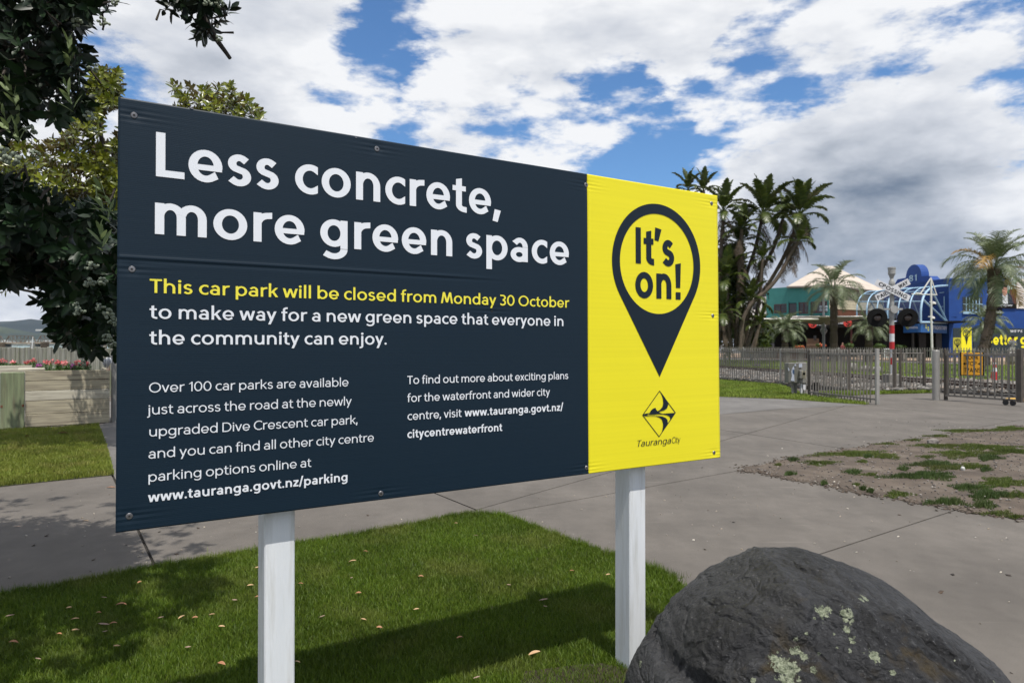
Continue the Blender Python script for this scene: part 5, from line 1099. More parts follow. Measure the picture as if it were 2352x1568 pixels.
# blue fascia with trade lettering, entry below
FA = Wall((A0.x+.1, A0.y+.2), (C0.x+.1, C0.y+.2)); FL = Wall((at(2074.5, 752, 68.5).x, 68.5), (A0.x+.1, A0.y+.2)); fas = empty('shop_fascia', FA.P(0, 3.2), 'blue shop fascia with white lettering and yellow hexagons', 'sign')
M_FB = pm('fascia_blue', (.010, .085, .27), (.009, .075, .24), 2, .5); M_HEX = pm('hexagon_yellow', (.62, .60, .06), (.55, .54, .05), 4, .5)
for W_, tx, hx in ((FA, 'TRADESTAFF', 2127), (FL, 'TRADESTAFF', 2082)):
    zt2, zb2 = W_.px(2118, 742)[1], W_.px(2118, 763)[1]; mb = MB(); W_.box(mb, 0.02, W_.len, zb2, zt2-.06, -.25, 0); pn = mb.build('panel', M_FB, fas)
    if W_ is FA: ua, ub = FA.px(2140, 753)[0], FA.px(2174.5, 753)[0]; zz, cc_ = FA.px(2150, 756.5)[1], .36
    else: ua, ub = FL.px(2088, 753)[0], FL.px(2112, 753)[0]; zz, cc_ = FL.px(2100, 754.5)[1], .20
    letters(W_, tx, ua, ub, zz, cc_, .16, .01, mat=M_WHT, parent=pn)
    for dx, dy in ((0, 0), (5, 5.5)):
        u, z = W_.px(hx+dx*(1 if W_ is FA else .6), 749.5+dy*(1 if W_ is FA else .7)); r_ = .24 if W_ is FA else .15; mb = MB()
        for k in range(6):
            a, b_ = R(60*k), R(60*(k+1)); mb.poly([W_.P(u+q*math.cos(x_), z+q*math.sin(x_), .012) for q, x_ in ((r_, a), (r_, b_), (r_*.55, b_), (r_*.55, a))])
        face_to(mb, W_, 'hexagon', M_HEX, pn)
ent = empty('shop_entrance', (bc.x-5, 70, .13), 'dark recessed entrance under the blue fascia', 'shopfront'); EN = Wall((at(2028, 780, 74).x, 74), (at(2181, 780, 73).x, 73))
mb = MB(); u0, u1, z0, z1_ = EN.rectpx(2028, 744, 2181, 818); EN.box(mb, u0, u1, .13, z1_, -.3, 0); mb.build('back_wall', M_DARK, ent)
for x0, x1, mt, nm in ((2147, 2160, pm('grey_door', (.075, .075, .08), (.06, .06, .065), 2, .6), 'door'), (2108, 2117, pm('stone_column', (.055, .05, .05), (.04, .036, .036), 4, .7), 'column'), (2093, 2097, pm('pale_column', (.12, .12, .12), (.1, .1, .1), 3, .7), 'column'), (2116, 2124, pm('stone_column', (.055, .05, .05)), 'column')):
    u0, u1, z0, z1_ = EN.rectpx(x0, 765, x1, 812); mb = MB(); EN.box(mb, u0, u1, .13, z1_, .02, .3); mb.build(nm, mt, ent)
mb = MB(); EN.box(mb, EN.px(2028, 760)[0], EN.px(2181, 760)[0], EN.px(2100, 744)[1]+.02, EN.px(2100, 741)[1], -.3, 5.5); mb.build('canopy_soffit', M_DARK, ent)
# banners, hoarding, billboards on the sunlit wall
M_HOARD = pm('hoarding_navy', (.010, .022, .030), (.012, .026, .034), 2, .5); M_BY = pm('banner_yellow', (.80, .74, .01), (.76, .70, .01), 2, .5); M_BYD = pm('banner_yellow_dimmed', (.42, .40, .03), (.38, .36, .03), 2, .5)  # last one: banner yellow again, with weaker light put into its colour
BF = Wall((bc.x+.2, 69.5), (bc.x+22, 72.0)); BG = Wall((bc.x-3, 66), (bc.x+6, 66))
def pinmark(W_, x, y0, y1, wpx, par):
    uc = W_.px(x, (y0+y1)/2)[0]; zt2, zb2 = W_.px(x, y0)[1], W_.px(x, y1)[1]; r_ = wpx/2*(W_.px(x+10, y0)[0]-W_.px(x, y0)[0])/10; cz = zt2-r_; mb = MB(); K = 20; a0, a1 = R(-62), R(242)
    P_ = lambda q, a: (uc+q*math.cos(a), cz+q*math.sin(a))
    for i in range(K): a, b_ = a0+(a1-a0)*i/K, a0+(a1-a0)*(i+1)/K; mb.poly([W_.P(*P_(r_, a), .02), W_.P(*P_(r_, b_), .02), W_.P(*P_(r_*.83, b_), .02), W_.P(*P_(r_*.83, a), .02)])
    tp = (uc, zb2); lw = [P_(r_*.83, a1+(a0+2*math.pi-a1)*i/8) for i in range(9)]
    for i in range(8): mb.poly([W_.P(*lw[i], .02), W_.P(*lw[i+1], .02), W_.P(*tp, .02)])
    mb.poly([W_.P(*P_(r_, a1), .02), W_.P(*lw[0], .02), W_.P(*tp, .02)]); mb.poly([W_.P(*P_(r_, a0), .02), W_.P(*lw[-1], .02), W_.P(*tp, .02)]); face_to(mb, W_, 'pin_emblem', M_NTX, par)
    letters(W_, "It's", uc-r_*.42, uc+r_*.42, cz+r_*.05, r_*.6, .2, .022, mat=M_NTX, parent=par); letters(W_, "on!", uc-r_*.42, uc+r_*.5, cz-r_*.62, r_*.58, .2, .022, mat=M_NTX, parent=par)
bn = empty('tall_banner', BG.P(0, .2), 'bright yellow upright banner with a navy map pin on the blue shop', 'banner'); u0, u1, z0, z1_ = BG.rectpx(2208, 751.5, 2232, 810); mb = MB(); BG.box(mb, u0, u1, z0, z1_, -.05, 0); mb.build('cloth', M_BY, bn); pinmark(BG, 2220, 757, 792, 17, bn)
bn2 = empty('corner_banner', BG.P(0, .2), 'dimmed yellow and black banner with a map pin left of the bright one', 'banner'); u0, u1, z0, z1_ = BG.rectpx(2189.5, 775, 2207.5, 810); mb = MB(); BG.box(mb, u0, u1, z0, z1_, -.05, 0); mb.build('lower_cloth', M_BYD, bn2)
pinmark(BG, 2199, 778, 800, 15, bn2); u0, u1, z0, z1_ = BG.rectpx(2189.5, 753, 2207.5, 775); mb = MB(); BG.box(mb, u0, u1, z0+.01, z1_, -.05, 0); up_ = mb.build('upper_cloth', M_HOARD, bn2)
for k, mt in enumerate((M_BYD, M_WHT, M_WHT, M_WHT)): z = z1_-.25-k*.22; letters(BG, 'to make way', u0+.1, u1-.12, z, .09, .14, .01, mat=mt, parent=up_) if False else None
ho = empty('site_hoarding', BF.P(2, .2), 'long dark hoarding with big yellow lettering behind the right palm', 'hoarding'); u0, _, z0, z1_ = BF.rectpx(2236, 754, 2352, 815); mb = MB(); BF.box(mb, u0, u0+14, z0, z1_, -.1, 0); hb = mb.build('panel', M_HOARD, ho)
ua, ub = BF.px(2266, 791)[0], BF.px(2337, 791)[0]; zb_ = BF.px(2300, 791.5)[1]; cp_ = BF.px(2300, 766)[1]-zb_
letters(BF, 'better', ua, ub, zb_, cp_*CAP/ASC, .24, .02, mat=M_BY, parent=hb); ug = BF.px(2343, 791)[0]; letters(BF, 'g', ug, ug+(ub-ua)*.2, zb_, cp_*CAP/ASC, .24, .02, mat=M_BY, parent=hb)
letters(BF, "WE'RE", BF.px(2320, 762)[0], BF.px(2348, 762)[0], BF.px(2335, 763)[1], .24, .16, .02, mat=M_WHT, parent=hb, track=.1)
bb_ = empty('portrait_billboard', B2.P(8, 5), 'billboard with a portrait of a person in a dark suit on the blue wall', 'billboard'); u0, u1, z0, z1_ = B2.rectpx(2275, 645, 2332, 708); mb = MB(); B2.box(mb, u0, u1, z0, z1_, .005, .10); mb.build('panel', pm('portrait_ground', (.10, .022, .016), (.06, .014, .012), 3, .5), bb_)
def bpoly(name, pts, mt, of): mb = MB(); mb.poly([B2.P(*B2.px(*z2(*q)), of) for q in pts]); face_to(mb, B2, name, mt, bb_)
bpoly('backdrop', [(1335, 480), (1335, 395), (1380, 350), (1430, 340), (1450, 330), (1500, 350), (1500, 480)], pm('portrait_green', (.02, .13, .05), (.01, .06, .03), 4, .6), .12)
bpoly('backdrop', [(1480, 290), (1560, 285), (1563, 365), (1480, 375)], pm('portrait_pale', (.5, .55, .55), (.15, .3, .25), 6, .6), .125)
bpoly('suit', [(1345, 505), (1360, 450), (1400, 425), (1430, 405), (1485, 405), (1515, 425), (1532, 470), (1540, 505)], pm('portrait_suit', (.012, .018, .035), (.01, .015, .03), 4, .6), .13)
bpoly('shirt', [(1435, 505), (1433, 410), (1455, 440), (1480, 408), (1484, 505)], M_WHT, .14)
bpoly('face', [(1430, 390), (1428, 365), (1438, 345), (1460, 338), (1475, 350), (1480, 375), (1475, 405), (1460, 435), (1442, 425), (1433, 408)], pm('portrait_skin', (.62, .30, .22), (.55, .25, .18), 6, .6), .15)
bpoly('hair', [(1428, 368), (1430, 345), (1450, 330), (1472, 335), (1480, 360), (1470, 352), (1445, 348)], M_DARK, .16)
bpoly('caption_strip', [(1330, 505), (1565, 505), (1565, 548), (1330, 542)], M_BLK, .165)
ua, ub = B2.px(*z2(1375, 524))[0], B2.px(*z2(1525, 524))[0]; letters(B2, 'Rodney Fong | Director', ua, ub, B2.px(*z2(1450, 529))[1], .24, .14, .18, mat=M_WHT, parent=bb_)
sm_ = empty('small_black_sign', B2.P(8, 4), 'small black wall sign with a green disc below the portrait billboard', 'sign'); u0, u1, z0, z1_ = B2.rectpx(2274, 708.8, 2300.5, 723.5); mb = MB(); B2.box(mb, u0, u1, z0, z1_, .005, .09); mb.build('panel', M_BLK, sm_)
u, z = B2.px(2279.5, 716); mb = MB(); mb.lathe(B2.P(u, z, .095), [(.26, 0), (.26, .02)], 20, B2.mat3() @ Matrix.Rotation(R(90), 3, 'X')); mb.build('disc', pm('sign_green', (.03, .45, .09), (.03, .4, .08), 4, .5), sm_)
letters(B2, 'Media', B2.px(2285, 716)[0], B2.px(2298, 716)[0], B2.px(2290, 719)[1], .26, .17, .1, mat=M_WHT, parent=sm_)
wb = empty('white_billboard', B2.P(10, 5), 'white text billboard at the right edge of the blue wall', 'billboard'); u0, u1, z0, z1_ = B2.rectpx(2333, 641, 2390, 708.5); mb = MB(); B2.box(mb, u0, u1, z0, z1_, .005, .12); mb.build('panel', M_SEDGE, wb)
for k in range(8):
    if k in (3, 6): continue
    mb = MB(); z = z1_-.35-k*.32; B2.box(mb, u0+.25, u1-.6-.15*(k % 3), z, z+.07, .125, .13); mb.build('text_line', pm('grey_print', (.30, .31, .33), (.5, .5, .52), 30, .6), wb)

# ------------------------------------------------------------------ camera mast
mp_ = at(2139, 818, 50); Ym = 50; mast = empty('camera_mast', (mp_.x, Ym, .05), 'white braced mast carrying two dome cameras behind the gate post', 'mast')
M_MAST = pm('mast_white', (.66, .64, .62), (.56, .54, .52), 4, .5)
def mz(x, y): return at(*zD(x, y), Ym)
tp = mz(1270, 240); mb = MB(); mb.tube([Vector((mp_.x+.08, Ym, 0)), mz(1275, 900), tp], [.085, .075, .06], 8); mb.build('pole', M_MAST, mast)
bar0, bar1 = mz(965, 493), mz(1365, 506)
for a, b_, r_ in ((bar0, bar1, .04), (mz(1105, 490), tp, .05), (tp, mz(1360, 512), .04), (mz(1030, 480), mz(1110, 492), .06)): mb = MB(); mb.tube([a, b_], r_, 6); mb.build('stay', M_MAST, mast)
for x, y in ((1318, 648), (1300, 878)):
    c = mz(x, y); mb = MB(); mb.lathe(c, [(.03, .16), (.11, .13), (.14, .0), (.13, -.02)], 14); cm = mb.build('camera_housing', M_MAST, mast); mb = MB(); mb.lathe(c, [(.10, -.02), (.09, -.08), (.05, -.12)], 12); mb.build('dome', M_BLK, cm); mb = MB(); mb.tube([c+Vector((-.35, 0, .14)), c+Vector((0, 0, .15))], .03, 5); mb.build('bracket', M_MAST, cm)

# ------------------------------------------------------------------ people
def person(name, label, cat, joints, edges, rads, mat, root_i=0, group=None, loc=(0, 0, 0), rz=0, s=1.0, parts=()):
    root = empty(name, loc, label, cat, rz=rz); root.scale = (s, s, s); me = bpy.data.meshes.new('body'); bm = bmesh.new(); ly = bm.verts.layers.skin.verify(); vs = []
    for i, j in enumerate(joints): v = bm.verts.new(j); v[ly].radius = (rads[i], rads[i]*.85); v[ly].use_root = (i == root_i); vs.append(v)
    for a, b_ in edges: bm.edges.new((vs[a], vs[b_]))
    bm.to_mesh(me); bm.free(); o = link('body', me, mat, root, local=True); o.modifiers.new('skin', 'SKIN'); sb = o.modifiers.new('sub', 'SUBSURF'); sb.levels = sb.render_levels = 1; return root
def clothmat(name, bands):      # clothing by height in object space
    m = bpy.data.materials.new(name); m.use_nodes = True; nt = m.node_tree; N = nt.nodes; L = nt.links; tc = N.new('ShaderNodeTexCoord'); sp = N.new('ShaderNodeSeparateXYZ'); L.new(tc.outputs['Object'], sp.inputs[0]); dv = N.new('ShaderNodeMath'); dv.operation = 'MULTIPLY'; dv.inputs[1].default_value = .5; L.new(sp.outputs[2], dv.inputs[0])
    rp = N.new('ShaderNodeValToRGB'); rp.color_ramp.interpolation = 'CONSTANT'; L.new(dv.outputs[0], rp.inputs[0]); r_ = rp.color_ramp
    for i, (z, c) in enumerate(bands):
        e = r_.elements[0] if i == 0 else r_.elements.new(z*.5); e.position = z*.5; e.color = (*c, 1)
    L.new(rp.outputs[0], N['Principled BSDF'].inputs['Base Color']); N['Principled BSDF'].inputs['Roughness'].default_value = .8; return m
J = [(0, 0, .95), (0, 0, 1.18), (0, 0, 1.42), (0, -.01, 1.52), (0, -.02, 1.66), (.10, 0, .90), (.12, -.02, .50), (.12, 0, .08), (.13, -.12, .04), (-.10, 0, .90), (-.15, -.02, .50), (-.17, .02, .08), (-.18, -.10, .04),
     (.19, 0, 1.40), (.25, -.05, 1.13), (.02, -.20, 1.15), (-.06, -.22, 1.17), (-.19, 0, 1.40), (-.24, -.08, 1.14), (-.08, -.20, 1.32), (-.02, -.16, 1.50), (0, -.02, 1.73)]
Ed = [(0, 1), (1, 2), (2, 3), (3, 4), (4, 21), (0, 5), (5, 6), (6, 7), (7, 8), (0, 9), (9, 10), (10, 11), (11, 12), (2, 13), (13, 14), (14, 15), (15, 16), (2, 17), (17, 18), (18, 19), (19, 20)]
Ra = [.15, .14, .16, .06, .095, .10, .07, .05, .045, .10, .07, .05, .045, .07, .048, .038, .035, .07, .048, .038, .032, .07]
pp = at(2326, 829, 49.6)
pr = person('person', 'person in a grey t-shirt and pale trousers standing with one hand at the chin', 'person', J, Ed, Ra, clothmat('person_clothes', [(0, (.03, .025, .02)), (.07, (.58, .56, .54)), (.98, (.15, .155, .16)), (1.47, (.30, .16, .11))]), loc=(pp.x, 49.6, .28), rz=R(-15), s=1.0)
MB().prism([(33.5, 49), (39.5, 49), (39.5, 51), (33.5, 51)], 0, .28).build('kerb_step', M_BRICKP, kind='structure')
bm_ = MB(); bm_.lathe((0, -.0, 1.70), [(.105, -.02), (.115, .03), (.09, .09), (.03, .115)], 12); bm_.build('hair', M_DARK, pr, local=True)
pp2 = at(1935, 800, 66)
J2 = [(0, 0, .52), (0, .03, .78), (0, .02, 1.02), (0, 0, 1.10), (0, -.02, 1.24), (.10, -.05, .50), (.14, -.45, .50), (.14, -.48, .08), (.14, -.6, .04), (-.10, -.05, .50), (-.14, -.45, .50), (-.14, -.48, .08), (-.14, -.6, .04), (.18, 0, .98), (.25, -.08, .74), (.10, -.32, .72), (.02, -.36, .74), (-.18, 0, .98), (-.25, -.08, .74), (-.10, -.32, .72), (-.04, -.36, .74), (0, 0, 1.31)]
p2 = person('person', 'seated person in a dark red top beside the tall palm trunk', 'person', J2, Ed, Ra, clothmat('person_red', [(0, (.02, .02, .02)), (.60, (.14, .02, .02)), (1.06, (.28, .16, .11))]), loc=(pp2.x, 66, .35), rz=R(20))
mb = MB(); mb.box((pp2.x, 66.05, .60), (.5, .45, .12)); mb.box((pp2.x, 66.3, .9), (.5, .05, .5)); mb.box((pp2.x-.2, 66.2, .3), (.05, .05, .5)); mb.box((pp2.x+.2, 66.2, .3), (.05, .05, .5)); mb.box((pp2.x-.2, 65.9, .3), (.05, .05, .5)); mb.box((pp2.x+.2, 65.9, .3), (.05, .05, .5))
mb.build('chair', M_BROWN, label='brown terrace chair under the seated person', cat='chair')

# ================================================================== VEGETATION
def frond_mesh(name, Lf, elev, droop, nleaf, ll, lw, petiole=.18, vee=.5, hang=.35, seed=0, ragged=.15, rib=.018, lsweep=.45):
    """arching pinnate frond in the local XZ plane, starting at the origin"""
    rg = np.random.default_rng(seed); n = 14; pts = []; p = np.zeros(3); a = R(elev)
    for i in range(n+1):
        pts.append(p.copy()); f = i/n; st = Lf/n; p = p+np.array([math.cos(a)*st, 0, math.sin(a)*st]); a -= R(droop)/n*(.4+1.2*f)
    pts = np.array(pts); mb = MB(); mb.tube([tuple(q) for q in pts], [rib*(1-.8*i/n) for i in range(n+1)], 4, cap=False)
    for k in range(nleaf):
        f = petiole+(1-petiole)*(k+.5)/nleaf; x = f*n; i = min(int(x), n-1); q = pts[i]+(pts[i+1]-pts[i])*(x-i); T = pts[i+1]-pts[i]; T /= np.linalg.norm(T); U = np.array([-T[2], 0, T[0]])
        env = math.sin(math.pi*min(1, (f-petiole)/(1-petiole)*.86+.14))**.6
        for sd in (-1, 1):
            S_ = np.array([0, sd, 0.]); l = ll*env*(1+rg.uniform(-ragged, ragged)); d1 = S_*math.cos(vee)+U*math.sin(vee); d = d1*math.cos(lsweep)+T*math.sin(lsweep); d += rg.normal(0, .07, 3); d /= np.linalg.norm(d)
            w_ = T*lw*(.7+.5*rg.random()); m = q+d*l*.5; e = q+d*l+np.array([0, 0, -1.])*l*hang*(.6+.8*rg.random()); m[2] -= l*hang*.25
            k0 = len(mb.v); mb.v += [tuple(q-w_*.5), tuple(q+w_*.5), tuple(m+w_*.5), tuple(m-w_*.5), tuple(e)]; mb.f += [(k0, k0+1, k0+2, k0+3), (k0+3, k0+2, k0+4)]
    me = bpy.data.meshes.new(name); me.from_pydata(mb.v, [], mb.f); me.update(); return me
M_BUT = leafmat('feather_palm_leaf', (.085, .12, .055), (.20, .225, .13), trans=.25, rough=.45, island=.25); M_BUTY = leafmat('feather_palm_dry', (.42, .26, .08), (.30, .18, .06), trans=.2, island=.2)
M_TRK = pm('palm_trunk', (.085, .062, .045), (.045, .034, .026), 14, .95, 1.0, 16, stretch=(1, 1, 2.2), bdist=.05)
BF_ = [frond_mesh('palm_frond', 1.9, e, dr, 44, .52, .028, .26, .55, hg, i, lsweep=.6) for i, (e, dr, hg) in enumerate(((82, 85, .35), (66, 118, .5), (48, 135, .7), (28, 128, .8), (5, 100, .8), (-25, 60, .5)))]
def palm(x, Yp, ztop, s, label, tr_w=.26, lean=0.0, n=34, base=0.05, seed=1, dry=0, group='feather palms on the far lawn', zmax=None):
    rg = random.Random(seed); root = empty('palm_tree', (x, Yp, base), label, 'palm', group); H = ztop-base; pts = []
    for i in range(13): f = i/12; pts.append((x-lean*(1-f)+lean*.3*math.sin(f*3), Yp, base+H*f))
    rad = [tr_w*(1.25-.35*min(1, f*3)+.10*math.sin(f*40)+(.25 if f > .9 else 0)) for f in [i/12 for i in range(13)]]
    mb = MB(); mb.tube(pts, rad, 12); mb.build('trunk', M_TRK, root)
    mb = MB()                                                        # cut leaf bases on the trunk
    for i in range(int(H*26)):
        z = base+H*rg.random(); f = (z-base)/H; a = rg.uniform(0, 6.283); r_ = tr_w*(1.25-.35*min(1, f*3)); cx = x-lean*(1-f)+lean*.3*math.sin(f*3); c = Vector((cx+math.cos(a)*r_, Yp+math.sin(a)*r_, z))
        mb.box(c, (.10, .05, .09), Matrix.Rotation(a+1.57, 3, 'Z') @ Matrix.Rotation(.5, 3, 'X'))
    mb.build('leaf_bases', M_TRK, root, kind='stuff')
    mz_ = Matrix.Translation((x, Yp, ztop))
    for i in range(n):
        k = min(5, int(i/n*6)); az = i*2.39996+rg.uniform(-.2, .2); sc2 = s*rg.uniform(.85, 1.1)
        me = BF_[k]; mt = M_BUTY if (dry and i % 11 == 9) else M_BUT
        if mt is M_BUTY: me = me.copy(); me.materials.clear()
        link('frond', me, mt, root, matrix=mz_ @ Matrix.Rotation(az, 4, 'Z') @ Matrix.Rotation(rg.uniform(-.12, .12), 4, 'Y') @ Matrix.Translation((tr_w*.4, 0, 0)) @ Matrix.Scale(sc2, 4))
    return root
def hY(y, Y): return EYE+(793-y)/F*Y
palm(at(2281, 605, 36).x, 36, hY(618, 36), 1.30, 'biggest feather palm, at the right edge before the blue wall', .27, lean=.85, n=46, seed=4, dry=1)
blob_leaves('epiphyte_leaves', (at(2296, 640, 35.8).x, 35.9, hY(641, 36)), (.28, .25, .75), 500, leafmat('creeper_leaf', (.02, .04, .01), (.05, .08, .015), trans=.2), empty('creeper', (at(2296, 640, 35.8).x, 35.9, hY(660, 36)), 'dark leafy creeper clinging to the biggest palm trunk', 'plant'), .09, 3)
palm(at(1915, 672, 58).x, 58, hY(664, 58), 1.52, 'tall feather palm standing before the teal building', .32, n=30, seed=6)
palm(at(1803, 760, 56).x, 56, hY(755, 56), .95, 'short feather palm before the dark shopfront, left of the tall one', .28, n=32, seed=8)
palm(at(1996, 755, 57).x, 57, hY(750, 57), .95, 'short feather palm left of the crossing signal', .32, n=32, seed=10)
palm(at(2262, 750, 46).x, 46, hY(742, 46), .85, 'low wide feather palm half hidden behind the biggest palm trunk', .25, n=36, seed=12)

# giant bird of paradise clump
M_STR = leafmat('paddle_leaf', (.030, .054, .010), (.095, .115, .025), trans=.25, rough=.35, island=.3); M_DEAD = leafmat('dead_leaf', (.10, .070, .042), (.055, .040, .026), trans=.1, rough=.8, island=.3)
M_STT = pm('ringed_trunk', (.105, .080, .058), (.06, .046, .035), 6, .9, .6, 10, stretch=(1, 1, 3))
SF = [frond_mesh('paddle_frond', 2.6, e, dr, 34, .50, .13, .20, .25, hg, 20+i, .22, .035, .40) for i, (e, dr, hg) in enumerate(((84, 30, .1), (70, 65, .25), (54, 100, .35), (32, 115, .5), (5, 90, .6)))]
SD = [frond_mesh('dead_frond', 2.2, -55, 30, 16, .42, .07, .2, .1, .9, 41, .4, .03), frond_mesh('dead_frond', 1.7, -75, 12, 14, .35, .06, .1, .1, .9, 42, .4, .03)]
def z3(x, y): return (1492.9+.2197*x, 373.2+.2197*y)
def strel(path, Ys, s, label, seed, n=13, dead=7, tw=.13):
    rg = random.Random(seed); pts = [at(x, y, Ys) for x, y in path]; root = empty('bird_of_paradise_tree', (pts[-1].x, Ys, .1), label, 'tree', 'giant bird of paradise stems in the clump'); c = curve3(pts[::-1], 6)
    mb = MB(); mb.tube(c, [tw*(1.2-.3*i/len(c)+.06*(i % 2)) for i in range(len(c))], 8); mb.build('trunk', M_STT, root); top = c[-1]; T = (c[-1]-c[-3]).normalized(); tilt = Vector((0, 0, 1)).rotation_difference((T+Vector((0, 0, 1.2))).normalized()).to_matrix().to_4x4()
    n = int(n*1.2)
    for i in range(n):
        k = min(4, int(i/n*5)); az = i*2.39996+rg.uniform(-.3, .3)
        link('frond', SF[k], M_STR, root, matrix=Matrix.Translation(top) @ tilt @ Matrix.Rotation(az, 4, 'Z') @ Matrix.Scale(s*rg.uniform(.8, 1.1), 4))
    for i in range(int(dead*1.7)):
        q = c[-1-rg.randint(0, min(8, len(c)-1))]; link('dead_frond', SD[i % 2], M_DEAD, root, matrix=Matrix.Translation(q) @ Matrix.Rotation(rg.uniform(0, 6.28), 4, 'Z') @ Matrix.Scale(s*rg.uniform(.6, 1.05), 4))
    return root
ST = [([z3(1560, 560), z3(1440, 900), z3(1250, 1250), z3(1020, 1560), (1705, 800)], 50, 1.15, 'rightmost leaning tall stem of the giant bird of paradise clump', 15, 11),
      ([z3(1180, 540), z3(1100, 900), z3(1000, 1200), z3(930, 1560), (1692, 800)], 51, 1.15, 'upright central stem with the highest crown in the clump', 15, 12),
      ([z3(1390, 590), z3(1290, 900), z3(1170, 1120), (1722, 700), (1712, 800)], 52, .9, 'thin bare stem between the central and rightmost crowns', 11, 4),
      ([z3(1545, 830), z3(1470, 960), z3(1300, 1250), z3(1000, 1560), (1700, 805)], 49, .8, 'lower right stem of the clump with drooping leaves over the teal wall', 11, 8),
      ([z3(770, 520), z3(745, 900), z3(720, 1300), (1650, 800)], 50.5, .95, 'stem rising just right of the yellow panel edge', 14, 12),
      ([z3(560, 300), (1618, 600), (1630, 800)], 52, .7, 'stem whose crown shows above the yellow panel, right one', 11, 5), ([z3(400, 290), (1588, 600), (1610, 800)], 53, .7, 'stem whose crown shows above the yellow panel, left one', 11, 5),
      ([z3(960, 700), (1698, 620), (1690, 800)], 50.2, .85, 'short dark stem in the middle of the clump', 13, 10), ([z3(1180, 1010), (1742, 700), (1715, 800)], 49.5, .6, 'small low stem with hanging leaves in the clump', 11, 8),
      ([(1668, 640), (1672, 720), (1680, 800)], 50.1, .9, 'low leafy stem beside the yellow panel', 14, 8), ([(1722, 690), (1712, 750), (1700, 805)], 49.6, .75, 'low leafy stem at the right foot of the clump', 13, 8), ([(1660, 720), (1665, 770), (1668, 810)], 49.3, .8, 'low stem at the left foot of the clump', 14, 8), ([(1745, 745), (1735, 780), (1725, 812)], 49, .55, 'lowest young stem before the shop awning', 12, 4),
      ([(1700, 560), (1702, 680), (1700, 800)], 51.5, .95, 'shaded stem behind the central one', 13, 10)]
for i, (pa, Ys, s, lab, n, dd) in enumerate(ST): strel(pa, Ys, s, lab, 100+i, n, dd)

und = empty('shrub_thicket', at(1695, 820, 50.5), 'dark leafy undergrowth round the feet of the bird of paradise clump', 'shrubs')
for k_, (x, y, rx, ry) in enumerate(((1668, 740, 22, 75), (1695, 700, 26, 90), (1665, 640, 18, 70), (1745, 780, 16, 25), (1690, 600, 22, 50))):
    c_ = at(x, y, 51.2); blob_leaves('foliage', tuple(c_), (rx/F*51, 1.0, ry/F*51), 900, M_STR, und, .28, 900+k_)

# ------------------------------------------------------------------ broadleaf trees built of single leaves
def leaf_template(l=1.0, w=.34, fold=.12, bend=-.12, tip=.9):
    # 10 verts: midrib 4 + sides 3+3
    xs = (0, .3, .65, 1.0); V = [(x*l, 0, bend*x*x*l) for x in xs]
    for sd in (-1, 1):
        for x, ww in ((.12, .45), (.42, 1.0), (.78, .72)): V.append((x*l, sd*w/2*ww, bend*x*x*l+fold*w*ww))
    Fc = [(0, 4, 5, 1), (1, 5, 6, 2), (0, 1, 8, 7), (1, 2, 9, 8)]; tri = [(2, 6, 3), (2, 3, 9)]
    T = []
    for f in Fc: T += [(f[0], f[1], f[2]), (f[0], f[2], f[3])]
    return np.array(V, float), np.array(T+tri, int)
def sprig(c, d, n, l, rg, spread=1.05, twig=.09):
    """whorled leaves round a twig end. returns list of 3x4 matrices (columns x,y,z,pos) with leaf length baked in"""
    out = []; d = d/np.linalg.norm(d); a = np.cross(d, [0.3, .5, 1]); a /= np.linalg.norm(a); b = np.cross(d, a); ph = rg.uniform(0, 6.28)
    for i in range(n):
        f = i/max(1, n-1); p = c+d*twig*(f-.6); ph += 2.4; r_ = a*math.cos(ph)+b*math.sin(ph); an = spread*(1.25-.75*f)+rg.normal(0, .15); x = d*math.cos(an)+r_*math.sin(an)+np.array([0, 0, -.12]); x /= np.linalg.norm(x)
        z = d*math.sin(an)-r_*math.cos(an)+rg.normal(0, .25, 3); z -= x*z.dot(x); z /= np.linalg.norm(z); y = np.cross(z, x); s_ = l*(.65+.5*rg.random())*(1-.25*f)
        out.append(np.column_stack([x*s_, y*s_, z*s_, p]))
    return out
def project(p):
    v = p-np.array([0, 0, EYE]); c, s_ = math.cos(PITCH), math.sin(PITCH); dz = v[1]*c+v[2]*s_; up = -v[1]*s_+v[2]*c
    return CX+F*v[0]/dz, CY-F*up/dz, dz
def foliage(root, mats3, tmpl, mat, nparts=290, name='leaf', stuffname='crown', seen=True):
    V, T = tmpl; M = np.array(mats3); pos = M[:, :, 3]; dep = []
    for i, p in enumerate(pos):
        x, y, dz = project(p); ok = (dz > .3) and -20 < x < 2372 and -20 < y < 1588; dep.append(dz if ok else 1e6+i)
    order = np.argsort(dep); first = [i for i in order[:nparts] if dep[i] < 1e6]; rest = np.setdiff1d(np.arange(len(M)), first)
    me = npmesh(name, V, T); me.polygons.foreach_set('use_smooth', [True]*len(me.polygons)); inv = mw(root).inverted()
    for i in first:
        m = M[i]; o = bpy.data.objects.new(name, me)
        if not me.materials: me.materials.append(mat)
        COL.objects.link(o); o.parent = root; o.matrix_basis = inv @ Matrix([[m[r][0], m[r][1], m[r][2], m[r][3]] for r in range(3)]+[[0, 0, 0, 1]])
    M = M[rest]; W = np.einsum('nij,vj->nvi', M[:, :, :3], V)+M[:, None, :, 3]; Fa = T[None]+(np.arange(len(M))*len(V))[:, None, None]; me2 = npmesh(stuffname, W.reshape(-1, 3), Fa.reshape(-1, 3)); me2.polygons.foreach_set('use_smooth', [True]*len(me2.polygons))
    tag(link(stuffname, me2, mat, root), kind='stuff')
def in_poly(x, y, poly):
    return bool(inside(np.array([[x, y]]), poly)[0])
M_POH = leafmat('dark_glossy_leaf', (.006, .017, .007), (.014, .034, .011), back=(.030, .042, .028), trans=.05, rough=.42, island=.3, spec=.28)
